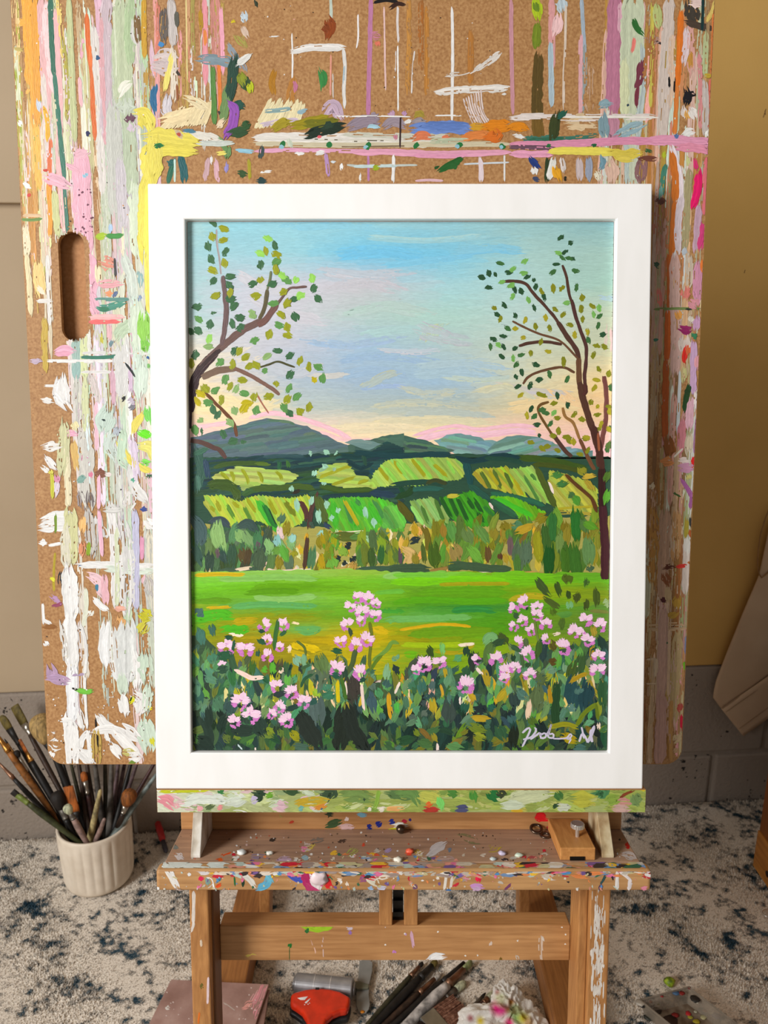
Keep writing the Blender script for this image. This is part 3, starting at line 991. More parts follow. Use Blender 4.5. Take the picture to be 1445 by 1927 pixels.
for c, poly in [((156, 192, 84), (-150, 480, -120, 400, -60, 330, 20, 302, 150, 296, 300, 300, 400, 310, 430, 350, 440, 400, 420, 430, 300, 445, 150, 470, 20, 470)),
                ((166, 168, 50), (485, 400, 520, 370, 700, 358, 760, 440, 830, 545, 700, 510, 560, 480)),
                ((150, 186, 84), (720, 372, 860, 352, 900, 420, 980, 590, 880, 560, 800, 500)),
                ((172, 182, 70), (965, 380, 1060, 400, 1180, 440, 1260, 500, 1260, 640, 1100, 640, 1010, 600, 960, 440))]:
    G(c, *poly); pa.hatch([c, [v * 1.06 for v in c], [v * .94 for v in c]], 50, 26, *poly, gap=.7)
for p in ((0, 320, 60, 400), (115, 310, 200, 420), (250, 340, 330, 415), (-90, 360, -30, 440)):
    S(24, (160, 160, 30), *p); 
for p in ((20, 330, 80, 410), (150, 320, 240, 430), (-50, 360, 30, 460), (330, 320, 380, 400), (60, 330, 160, 450)):
    S(20, (140, 206, 80), *p)
for p in ((540, 385, 600, 490), (620, 375, 665, 490), (690, 390, 735, 485)): S(24, (84, 110, 44), *p)
for p in ((740, 430, 800, 530), (590, 380, 650, 470)): S(20, (170, 160, 30), *p)
for p in ((805, 410, 900, 570), (850, 400, 880, 440)): S(20, (80, 130, 60), *p)
S(40, (76, 92, 34), 880, 360, 930, 460, 1000, 610); S(16, (250, 225, 215), 960, 450, 990, 520, dry=.3)
# hedge lines
S(44, (32, 78, 76), 440, 310, 465, 400, 480, 470); S(34, (38, 74, 60), 0, 470, 100, 455, 240, 450, 300, 470); S(30, (44, 96, 84), 100, 500, 200, 490, 300, 495)
S(40, (40, 84, 70), 470, 470, 540, 520, 590, 560); S(34, (44, 104, 76), 600, 520, 720, 540, 860, 570, 930, 600); S(40, (36, 70, 38), 20, 540, 90, 520, 120, 480)
S(26, (60, 70, 40), 200, 460, 260, 440, 330, 462); S(40, (60, 86, 30), 780, 300, 900, 310, 1040, 330, 1200, 370); S(30, (70, 84, 30), 860, 340, 1000, 350, 1150, 380)
S(34, (30, 66, 70), -240, 265, -100, 280, 60, 290, 200, 280, 360, 280); S(34, (28, 62, 66), 380, 300, 500, 320, 640, 290, 780, 300); S(28, (36, 74, 60), 560, 300, 700, 310, 800, 330)
V3()
S(70, (62, 88, 34), 180, 495, 280, 490, 360, 510); S(60, (66, 92, 36), 340, 520, 370, 560, 360, 590); S(40, (58, 96, 50), 400, 555, 460, 530, 560, 500); S(40, (70, 96, 40), 460, 515, 620, 510, 760, 500, 860, 510)
S(34, (64, 92, 36), 900, 500, 1050, 525, 1240, 520); S(24, (50, 44, 34), 720, 545, 770, 525)
# middle bright fields
for c, poly, ang in [((176, 200, 66), (150, 560, 260, 560, 380, 600, 480, 560, 700, 580, 830, 560, 840, 640, 780, 740, 640, 780, 500, 720, 340, 760, 220, 700, 170, 640), 60),
                     ((96, 178, 48), (960, 580, 1100, 570, 1240, 570, 1380, 610, 1445, 700, 1445, 790, 1100, 800, 980, 790, 940, 660), 62)]:
    G(c, *poly); pa.hatch([c, [c[0] * 1.05, c[1] * .97, c[2]], [c[0] * .93, c[1], c[2] * 1.1]], ang, 30, *poly, gap=.65)
for p in ((190, 625, 230, 670), (230, 590, 260, 660), (430, 580, 490, 670), (570, 590, 620, 680), (340, 600, 380, 640)): S(26, (156, 160, 30), *p)
for p in ((300, 620, 345, 700), (410, 630, 460, 730)): S(26, (92, 140, 50), *p)
S(50, (70, 180, 50), 495, 590, 560, 690, 620, 780); S(34, (40, 120, 50), 540, 620, 590, 720, 620, 770); S(8, (30, 60, 40), 570, 640, 620, 750)
S(40, (116, 128, 30), 680, 600, 740, 690); S(50, (190, 200, 60), 720, 600, 760, 640)
for p in ((980, 600, 1010, 760), (1110, 590, 1180, 680), (1220, 620, 1290, 740), (1090, 620, 1120, 770)): S(50, (70, 180, 44), *p)
for p in ((1060, 600, 1110, 740), (1250, 590, 1330, 730), (1130, 580, 1160, 620)): S(28, (70, 140, 70), *p)
S(26, (180, 170, 30), 1060, 590, 1110, 680, 1150, 750); S(60, (120, 190, 80), 1330, 640, 1400, 760); S(34, (110, 100, 30), 1420, 620, 1445, 680)
S(22, (240, 225, 200), 1010, 798, 1100, 800, 1190, 790, dry=.2)
V4()
for c, poly in [((140, 180, 96), (100, 570, 240, 545, 330, 640, 350, 710, 230, 740, 150, 690)),
                ((66, 150, 34), (290, 550, 480, 510, 560, 560, 620, 640, 620, 720, 480, 730, 380, 690)),
                ((100, 180, 30), (600, 540, 720, 540, 860, 600, 940, 640, 880, 680, 820, 700, 740, 640)),
                ((96, 176, 72), (-60, 600, 20, 600, 80, 690, 60, 730, -60, 740))]:
    G(c, *poly); pa.hatch([c, [v * 1.07 for v in c], [v * .92 for v in c]], 58, 26, *poly, gap=.65)
for p in ((290, 540, 330, 620, 360, 670), (395, 550, 460, 690), (455, 550, 500, 620), (500, 560, 550, 640), (350, 550, 400, 660), (520, 640, 560, 700)): S(26, (36, 92, 34), *p)
for p in ((175, 600, 215, 700), (260, 560, 310, 690)): S(24, (76, 120, 50), *p)
S(40, (50, 100, 70), 600, 560, 680, 610, 760, 660); S(30, (70, 190, 40), 640, 550, 760, 610, 860, 660); S(26, (50, 120, 50), 560, 600, 640, 680); S(50, (86, 86, 30), 30, 580, 80, 640, 120, 690)
S(26, (190, 180, 60), 330, 540, 400, 530); S(14, (246, 220, 210), 590, 580, 620, 620, dry=.2); S(20, (170, 160, 40), 1000, 620, 1120, 610, 1260, 600, dry=.3); S(20, (176, 160, 60), 1010, 640, 1120, 640, 1230, 650, dry=.3)

# middle tree belt: pale ground first, then foliage dabs
V3()
pa.scatter([(240, 214, 190), (200, 180, 60), (190, 170, 40), (236, 206, 170)], 70, (20, 44), (40, 90), (60, 120), 160, 820, 500, 800, 880, 800, 1445, 800, 1445, 1060, 160, 1060)
pa.scatter([(60, 88, 64), (76, 110, 70), (48, 78, 62), (92, 134, 84), (60, 84, 46)], 130, (40, 60), (70, 150), (70, 115), 70, 800, 560, 780, 600, 860, 600, 1040, 70, 1050)
S(80, (66, 92, 92), 80, 700, 130, 780, 120, 880); S(60, (56, 88, 76), 90, 880, 130, 1000); S(44, (60, 78, 84), 190, 730, 260, 715, 320, 760); S(60, (60, 84, 78), 370, 760, 440, 740, 480, 780)
S(90, (140, 182, 108), 240, 740, 240, 820, 265, 900); S(70, (132, 176, 104), 370, 790, 400, 850); S(60, (120, 160, 100), 420, 800, 460, 880); S(26, (96, 80, 84), 235, 900, 245, 960); S(28, (100, 84, 92), 500, 850, 505, 900)
S(60, (90, 76, 44), 390, 910, 410, 980); S(44, (80, 66, 40), 440, 900, 430, 1000); S(60, (52, 84, 62), 330, 880, 330, 1000); S(60, (48, 72, 58), 190, 930, 190, 1040); S(80, (70, 92, 66), 510, 900, 510, 1060)
S(50, (66, 92, 70), 250, 1050, 380, 1050, 500, 1040); S(24, (230, 210, 180), 360, 1040, 460, 1025, dry=.4)
for p in ((560, 850, 580, 930), (640, 850, 660, 950), (700, 830, 730, 900)): S(60, (130, 178, 110), *p)
for c, p in (((140, 196, 190), (620, 820, 630, 890)), ((150, 204, 192), (730, 810, 720, 860)), ((140, 130, 30), (690, 730, 680, 810)), ((140, 130, 30), (640, 960, 635, 1040)), ((150, 150, 30), (740, 910, 730, 960)), ((100, 150, 60), (600, 930, 650, 900)), ((76, 110, 84), (660, 680, 640, 740))):
    S(50, c, *p)
S(70, (88, 112, 84), 700, 950, 700, 1050); S(60, (76, 120, 80), 850, 900, 840, 1040); S(60, (96, 170, 60), 650, 880, 690, 980, dry=.2); S(16, (120, 110, 30), 530, 780, 530, 820)
S(20, (250, 224, 206), 560, 1030, 620, 1050, 760, 1045, 860, 1055); S(20, (250, 226, 210), 770, 1040, 850, 1045)
# central thin tree
S(34, (84, 54, 48), 770, 590, 805, 650, 820, 720); S(30, (80, 56, 50), 885, 540, 850, 640, 830, 770); S(26, (84, 60, 44), 820, 830, 810, 930, 800, 1035); S(50, (62, 84, 70), 840, 760, 860, 740)
S(60, (80, 100, 44), 890, 560, 910, 640, 940, 740); S(30, (52, 70, 92), 930, 740, 970, 770)
for p in ((750, 590, 760, 660), (850, 570, 840, 620), (890, 660, 900, 740), (940, 590, 950, 640), (1015, 640, 1025, 670), (970, 690, 985, 720), (1190, 630, 1200, 700), (1250, 710, 1255, 760), (930, 270, 960, 290), (1000, 280, 1010, 290), (920, 360, 950, 380), (870, 400, 860, 430), (715, 500, 720, 530), (930, 470, 925, 490), (830, 290, 850, 285)):
    S(36, (156, 206, 180), *p)
S(50, (150, 206, 190), 890, 820, 940, 790); S(30, (150, 206, 180), 960, 810, 990, 850)
pa.scatter([(140, 140, 30), (116, 130, 30), (170, 150, 20), (100, 150, 50)], 30, (26, 46), (50, 100), (70, 120), 890, 820, 1010, 820, 1010, 1010, 890, 1010)
S(60, (90, 104, 40), 1010, 820, 1090, 825, 1150, 820); S(44, (86, 130, 60), 1100, 830, 1240, 810); S(50, (150, 196, 150), 1200, 830, 1240, 860); S(60, (100, 130, 84), 1280, 800, 1340, 790)
for x, y, r in ((1085, 880, 34), (1115, 970, 34), (1020, 965, 24), (1060, 995, 22)): S(r * 1.5, (36, 50, 50), x - 12, y - 10, x + 12, y + 12)
S(60, (130, 170, 60), 1030, 900, 1070, 940); S(80, (110, 170, 60), 970, 970, 990, 1030); S(60, (190, 160, 90), 1020, 1030, 1080, 1060, 1060, 1080, dry=.2); S(70, (186, 150, 70), 1080, 1060, 1120, 1000, dry=.3)
pa.scatter([(70, 110, 40), (100, 140, 40), (130, 150, 40), (86, 120, 60)], 34, (34, 60), (70, 140), (70, 110), 1150, 840, 1445, 820, 1445, 1010, 1150, 1010)
S(46, (60, 90, 40), 1230, 900, 1240, 1020); S(44, (50, 100, 50), 1300, 880, 1290, 1000); S(26, (90, 72, 84), 1425, 870, 1420, 1000); S(50, (62, 92, 70), 1150, 1040, 1280, 1040, 1445, 1035); S(40, (64, 96, 60), 1240, 1070, 1360, 1060, 1445, 1050)
S(24, (230, 200, 110), 880, 1070, 1000, 1085, 1150, 1090, 1240, 1080); S(20, (250, 225, 200), 900, 1105, 950, 1110)
V4()
pa.scatter([(240, 212, 160), (200, 176, 60), (180, 160, 40), (220, 190, 90)], 60, (22, 44), (50, 100), (60, 120), 30, 740, 900, 720, 900, 960, 30, 960)
pa.scatter([(110, 140, 50), (90, 130, 50), (130, 130, 40), (76, 120, 44), (120, 120, 30), (150, 140, 40)], 90, (36, 60), (80, 170), (70, 115), 230, 720, 700, 700, 960, 680, 1280, 660, 1280, 980, 230, 960)
for w, c, p in ((60, (210, 176, 110), (60, 860, 110, 900, 80, 960)), (44, (140, 130, 40), (130, 890, 140, 960)), (44, (46, 60, 60), (110, 820, 160, 795)), (30, (80, 110, 40), (90, 760, 105, 770)), (40, (110, 100, 30), (180, 720, 210, 780, 215, 880)),
                (30, (80, 100, 40), (180, 830, 190, 940)), (50, (120, 120, 30), (255, 690, 262, 780)), (44, (150, 120, 40), (310, 715, 312, 790)), (60, (92, 150, 70), (350, 700, 370, 800)), (70, (100, 130, 70), (440, 740, 480, 830)), (60, (96, 140, 66), (520, 720, 580, 820)),
                (80, (70, 100, 30), (240, 830, 260, 980)), (90, (150, 130, 70), (370, 850, 400, 930)), (60, (110, 170, 60), (470, 860, 540, 940)), (40, (100, 76, 40), (575, 850, 590, 940)), (30, (96, 64, 40), (655, 890, 660, 930)), (40, (110, 90, 90), (720, 790, 725, 900)),
                (60, (130, 120, 30), (680, 700, 700, 740)), (60, (140, 130, 40), (620, 740, 620, 800)), (60, (80, 130, 90), (740, 720, 800, 720)), (50, (180, 150, 40), (760, 760, 860, 720)), (60, (140, 130, 30), (880, 690, 940, 660)), (60, (150, 150, 30), (890, 760, 900, 940)),
                (80, (84, 108, 80), (780, 820, 770, 980)), (60, (86, 112, 86), (830, 820, 820, 960)), (50, (76, 120, 50), (760, 900, 770, 1020)), (60, (60, 100, 40), (940, 720, 950, 860)), (70, (30, 84, 30), (960, 850, 960, 1020)), (50, (50, 110, 50), (980, 640, 985, 800)),
                (50, (110, 140, 70), (1030, 760, 1025, 880)), (44, (140, 130, 40), (1070, 720, 1070, 820)), (60, (66, 110, 30), (1060, 860, 1070, 1020)), (60, (40, 110, 40), (1120, 620, 1130, 800)), (70, (60, 110, 36), (1110, 850, 1130, 1020)), (80, (100, 140, 80), (1200, 800, 1210, 950)), (60, (80, 120, 60), (1170, 680, 1190, 760)), (50, (70, 100, 70), (1210, 970, 1220, 1000)), (50, (90, 150, 40), (1180, 700, 1250, 740))):
    S(w, c, *p)
S(60, (60, 84, 60), -20, 990, 100, 985, 215, 985); S(50, (64, 90, 62), 360, 960, 480, 970, 600, 985, 720, 990); S(40, (60, 90, 60), 330, 980, 420, 975); S(24, (150, 120, 60), 230, 1000, 340, 980); S(20, (190, 150, 80), 730, 1015, 860, 1010, 940, 1025); S(18, (236, 214, 190), 340, 1015, 520, 1012, 700, 1025, dry=.4)

# meadow
V5()
pa.view(0, 0, 1)
G((130, 160, 30), 345, 1078, 620, 1074, 760, 1080, 880, 1074, 1165, 1092, 1165, 1280, 345, 1280)
MX = [355, 450, 560, 680, 800, 930, 1040, 1150]; MY = [1082, 1096, 1112, 1128, 1145, 1165, 1185, 1205, 1225]
mead = [[(150, 205, 70), (140, 196, 84), (146, 200, 90), (150, 190, 60), (130, 196, 80), (120, 200, 30), (110, 180, 30), (100, 170, 40)],
        [(120, 205, 60), (120, 200, 40), (110, 176, 20), (120, 196, 40), (110, 190, 40), (120, 205, 20), (110, 190, 20), (100, 170, 40)],
        [(120, 200, 40), (110, 190, 20), (96, 160, 10), (120, 186, 30), (100, 160, 30), (96, 160, 20), (150, 170, 20), (110, 150, 30)],
        [(90, 160, 20), (110, 176, 40), (130, 190, 80), (130, 200, 40), (96, 160, 20), (96, 164, 20), (130, 170, 20), (140, 150, 30)],
        [(150, 170, 20), (96, 170, 70), (100, 170, 60), (116, 180, 30), (70, 150, 40), (60, 140, 50), (96, 160, 30), (90, 140, 60)],
        [(80, 176, 30), (150, 160, 10), (150, 150, 10), (96, 170, 40), (110, 180, 80), (80, 160, 20), (110, 150, 30), (100, 140, 50)],
        [(80, 170, 30), (160, 150, 10), (110, 180, 80), (190, 170, 10), (120, 160, 20), (76, 150, 20), (100, 140, 40), (90, 130, 50)],
        [(130, 150, 30), (160, 146, 10), (170, 150, 10), (210, 180, 10), (150, 150, 10), (110, 170, 20), (130, 160, 30), (100, 130, 50)],
        [(120, 140, 40), (150, 140, 20), (150, 140, 20), (200, 180, 20), (120, 160, 30), (130, 170, 20), (150, 160, 30), (90, 120, 50)]]
MK = np.array(mead, float)


def mfield(x, y):
    i = int(np.clip(np.searchsorted(MX, x) - 1, 0, len(MX) - 2)); j = int(np.clip(np.searchsorted(MY, y) - 1, 0, len(MY) - 2))
    a = np.clip((x - MX[i]) / (MX[i + 1] - MX[i]), 0, 1); b = np.clip((y - MY[j]) / (MY[j + 1] - MY[j]), 0, 1)
    return (MK[j, i] * (1 - a) + MK[j, i + 1] * a) * (1 - b) + (MK[j + 1, i] * (1 - a) + MK[j + 1, i + 1] * a) * b


for y in np.arange(1080, 1262, 5):
    for x in np.arange(350, 1170, 38):
        xx, yy = x + pa.rng.uniform(-18, 18), y + pa.rng.uniform(-3, 3)
        if yy < 1084 and 700 < xx: yy += 5
        l = pa.rng.uniform(26, 60)
        S(pa.rng.uniform(7, 14), mfield(xx - l / 2, yy), xx - l, yy + pa.rng.normal(1, 2), xx, yy, xx + l, yy + pa.rng.normal(-1, 2), c2=mfield(xx + l / 2, yy), rag=.6, jit=.06, dry=.1)
V5()
for w, c, p in ((44, (100, 165, 10), (470, 160, 640, 150, 780, 165)), (40, (92, 156, 10), (430, 190, 580, 180, 760, 180)), (44, (136, 194, 90), (250, 100, 480, 95, 700, 90, 880, 100)), (40, (140, 196, 100), (480, 220, 650, 235, 880, 210)), (40, (96, 172, 90), (340, 280, 500, 265, 700, 270, 880, 280)),
                (70, (80, 180, 30), (110, 350, 240, 330, 330, 340)), (60, (80, 180, 30), (270, 430, 360, 425, 440, 420)), (50, (180, 160, 10), (340, 380, 480, 365)), (60, (104, 174, 90), (750, 430, 830, 435, 900, 420)), (40, (100, 160, 20), (110, 250, 220, 240, 330, 245)), (20, (200, 170, 20), (170, 290, 330, 280)), (26, (210, 180, 20), (100, 75, 250, 70, 420, 72), ),
                (24, (250, 226, 200), (320, 455, 400, 465)), (16, (250, 214, 170), (720, 380, 770, 390)), (50, (220, 190, 10), (720, 520, 800, 540, 900, 560)), (50, (210, 180, 20), (1240, 420, 1340, 440)), (40, (200, 176, 20), (700, 570, 820, 600)), (50, (110, 180, 90), (1320, 370, 1445, 355)), (30, (70, 160, 50), (1250, 300, 1445, 310)),
                (44, (146, 204, 100), (1310, 90, 1400, 75, 1445, 80)), (30, (110, 190, 60), (1260, 190, 1400, 180, 1445, 190))):
    S(w, c, *p, dry=.12, rag=.5)
V6()
for w, c, p in ((50, (120, 205, 20), (0, 110, 200, 110, 400, 100, 700, 110)), (30, (120, 200, 60), (0, 75, 150, 70, 330, 75)), (24, (170, 170, 20), (280, 130, 500, 125, 720, 125)), (40, (96, 164, 20), (150, 180, 400, 170, 700, 180)), (40, (90, 170, 20), (0, 240, 200, 225, 500, 235, 700, 225)), (40, (50, 140, 60), (360, 290, 480, 280, 620, 290)), (40, (110, 180, 90), (0, 345, 200, 340, 480, 330)),
                (20, (210, 170, 20), (40, 410, 200, 385, 330, 375, 480, 390)), (50, (110, 160, 20), (100, 440, 300, 430, 600, 410)), (34, (160, 190, 20), (60, 500, 250, 505, 420, 500)), (50, (110, 180, 20), (60, 560, 150, 560)), (40, (180, 170, 30), (720, 220, 850, 200, 940, 210)), (26, (170, 160, 20), (250, 540, 400, 550, 500, 500)), (20, (250, 226, 200), (400, 505, 500, 495), )):
    S(w, c, *p, dry=.1, rag=.5)

# foreground foliage: dark mass, then leaves
pa.view(0, 0, 1)
G((58, 86, 60), 345, 1195, 380, 1195, 410, 1222, 450, 1262, 560, 1282, 620, 1250, 660, 1275, 720, 1285, 760, 1275, 800, 1280, 880, 1262, 900, 1238, 960, 1228, 1060, 1220, 1165, 1205, 1165, 1425, 345, 1425)
pa.scatter([(44, 70, 56), (60, 96, 70), (36, 60, 52), (76, 104, 60), (110, 120, 44), (84, 116, 64)], 300, (10, 18), (24, 56), (70, 112), 350, 1210, 430, 1240, 560, 1265, 640, 1235, 720, 1270, 860, 1250, 930, 1215, 1150, 1200, 1150, 1410, 350, 1410)
pa.scatter([(30, 50, 44), (36, 64, 56), (28, 44, 40)], 120, (12, 20), (20, 50), (65, 115), 350, 1330, 640, 1320, 760, 1310, 900, 1320, 1150, 1330, 1150, 1416, 350, 1416)
pa.scatter([(60, 100, 84), (84, 130, 100), (76, 120, 84), (56, 92, 80), (96, 144, 104)], 190, (8, 15), (12, 26), (20, 160), 350, 1200, 400, 1200, 440, 1270, 560, 1270, 620, 1240, 720, 1270, 860, 1250, 940, 1220, 1150, 1220, 1150, 1370, 350, 1350)
pa.scatter([(206, 186, 40), (170, 156, 34), (150, 150, 50), (226, 206, 150)], 60, (6, 12), (24, 60), (78, 102), 420, 1255, 560, 1270, 760, 1280, 1000, 1260, 1140, 1250, 1140, 1330, 420, 1330, dry=.3)
pa.scatter([(90, 120, 50), (60, 100, 60), (110, 120, 40), (40, 70, 50)], 90, (9, 15), (14, 34), (10, 170), 350, 1370, 1150, 1370, 1150, 1416, 350, 1416)
pa.scatter([(88, 136, 104), (104, 148, 92), (76, 124, 96), (120, 150, 84), (150, 160, 50), (96, 160, 70)], 170, (8, 14), (16, 36), (50, 130), 350, 1225, 430, 1250, 560, 1270, 640, 1240, 720, 1270, 860, 1250, 930, 1225, 1150, 1215, 1150, 1350, 350, 1340)
V5()
for w, c, p in ((70, (66, 104, 96), (110, 330, 140, 300)), (60, (66, 116, 100), (120, 420, 140, 520)), (50, (60, 104, 90), (200, 400, 215, 460)), (60, (72, 130, 100), (200, 580, 210, 640)), (60, (90, 140, 110), (160, 730, 230, 760)), (60, (84, 140, 110), (180, 680, 200, 720)), (70, (50, 92, 80), (110, 800, 130, 900)), (50, (90, 140, 110), (110, 790, 110, 850)),
                (60, (40, 60, 50), (150, 1000, 190, 1120, 170, 1210)), (50, (36, 56, 46), (180, 930, 190, 1050)), (120, (34, 52, 44), (110, 1150, 200, 1200)), (70, (76, 120, 90), (230, 870, 260, 950)), (90, (56, 84, 80), (330, 870, 320, 970)), (80, (40, 60, 50), (330, 1080, 470, 1080)), (100, (44, 66, 56), (480, 1000, 540, 1100)), (60, (60, 110, 90), (450, 780, 450, 880)), (50, (50, 110, 60), (330, 690, 340, 790)), (26, (40, 96, 60), (480, 760, 530, 735, 575, 780)),
                (50, (60, 100, 40), (465, 640, 465, 720)), (20, (46, 90, 60), (390, 720, 375, 790)), (50, (92, 170, 50), (530, 680, 560, 690)), (44, (90, 170, 50), (595, 640, 600, 710)), (110, (80, 100, 96), (880, 880, 890, 1020)), (140, (90, 110, 84), (900, 660, 890, 780)), (90, (96, 124, 70), (900, 600, 930, 700)), (60, (130, 180, 150), (740, 600, 770, 650)), (40, (120, 170, 130), (800, 590, 800, 660)),
                (70, (70, 130, 100), (940, 780, 960, 820)), (60, (60, 120, 90), (930, 860, 1000, 840)), (60, (80, 130, 90), (1030, 850, 1020, 910)), (26, (210, 190, 20), (1015, 760, 1020, 900)), (24, (200, 180, 20), (1060, 740, 1080, 850)), (140, (60, 60, 52), (1100, 760, 1130, 900), ), (80, (64, 60, 54), (1120, 740, 1130, 850)), (20, (240, 214, 204), (1170, 780, 1185, 940)), (14, (246, 220, 210), (1065, 760, 1075, 850)),
                (110, (34, 44, 36), (1060, 950, 1040, 1100, 1030, 1210)), (100, (36, 46, 40), (1080, 930, 1120, 1080, 1190, 1200)), (110, (40, 50, 44), (780, 970, 820, 1060, 900, 1200)), (70, (64, 92, 100), (1230, 840, 1250, 950)), (40, (60, 100, 90), (1300, 960, 1310, 1010)), (50, (130, 176, 130), (1340, 660, 1330, 750)), (70, (60, 96, 90), (1340, 760, 1330, 800)), (40, (40, 60, 60), (1385, 650, 1400, 720)), (60, (110, 160, 120), (1380, 600, 1400, 620)),
                (26, (110, 150, 60), (1240, 630, 1330, 560, 1370, 510, 1410, 520)), (22, (96, 130, 40), (1230, 690, 1260, 640, 1300, 590)), (20, (110, 120, 40), (1222, 380, 1235, 470, 1222, 600, 1225, 680)), (60, (120, 120, 40), (1220, 720, 1215, 790)), (18, (90, 96, 50), (1000, 640, 1020, 600)), (26, (70, 110, 40), (1040, 740, 1060, 820, 1070, 890)), (60, (150, 150, 30), (720, 1090, 770, 1130)), (50, (90, 110, 50), (280, 1110, 320, 1150)), (50, (120, 140, 40), (560, 1070, 600, 1100)), (60, (70, 100, 84), (740, 1180, 820, 1190)), (50, (60, 96, 60), (1320, 1160, 1370, 1190)), (44, (70, 110, 96), (1390, 1190, 1430, 1190)),
                (30, (250, 214, 200), (350, 690, 420, 720, 460, 740, 540, 735), ), (40, (240, 214, 190), (640, 680, 660, 700)), (30, (250, 220, 200), (700, 530, 705, 570)), (18, (240, 224, 210), (480, 1195, 490, 1200)), (10, (200, 220, 220), (370, 1170, 400, 1200)), (26, (60, 90, 50), (640, 665, 655, 690)), (20, (46, 84, 66), (700, 690, 720, 650, 690, 740)), (20, (46, 90, 60), (780, 800, 800, 750, 860, 710)), (22, (36, 76, 70), (880, 710, 885, 770)), (16, (90, 110, 50), (750, 500, 800, 540, 810, 590)), (20, (60, 96, 60), (780, 680, 850, 650)), (40, (46, 90, 80), (890, 880, 840, 900))):
    S(w, c, *p, dry=.06)
V6()
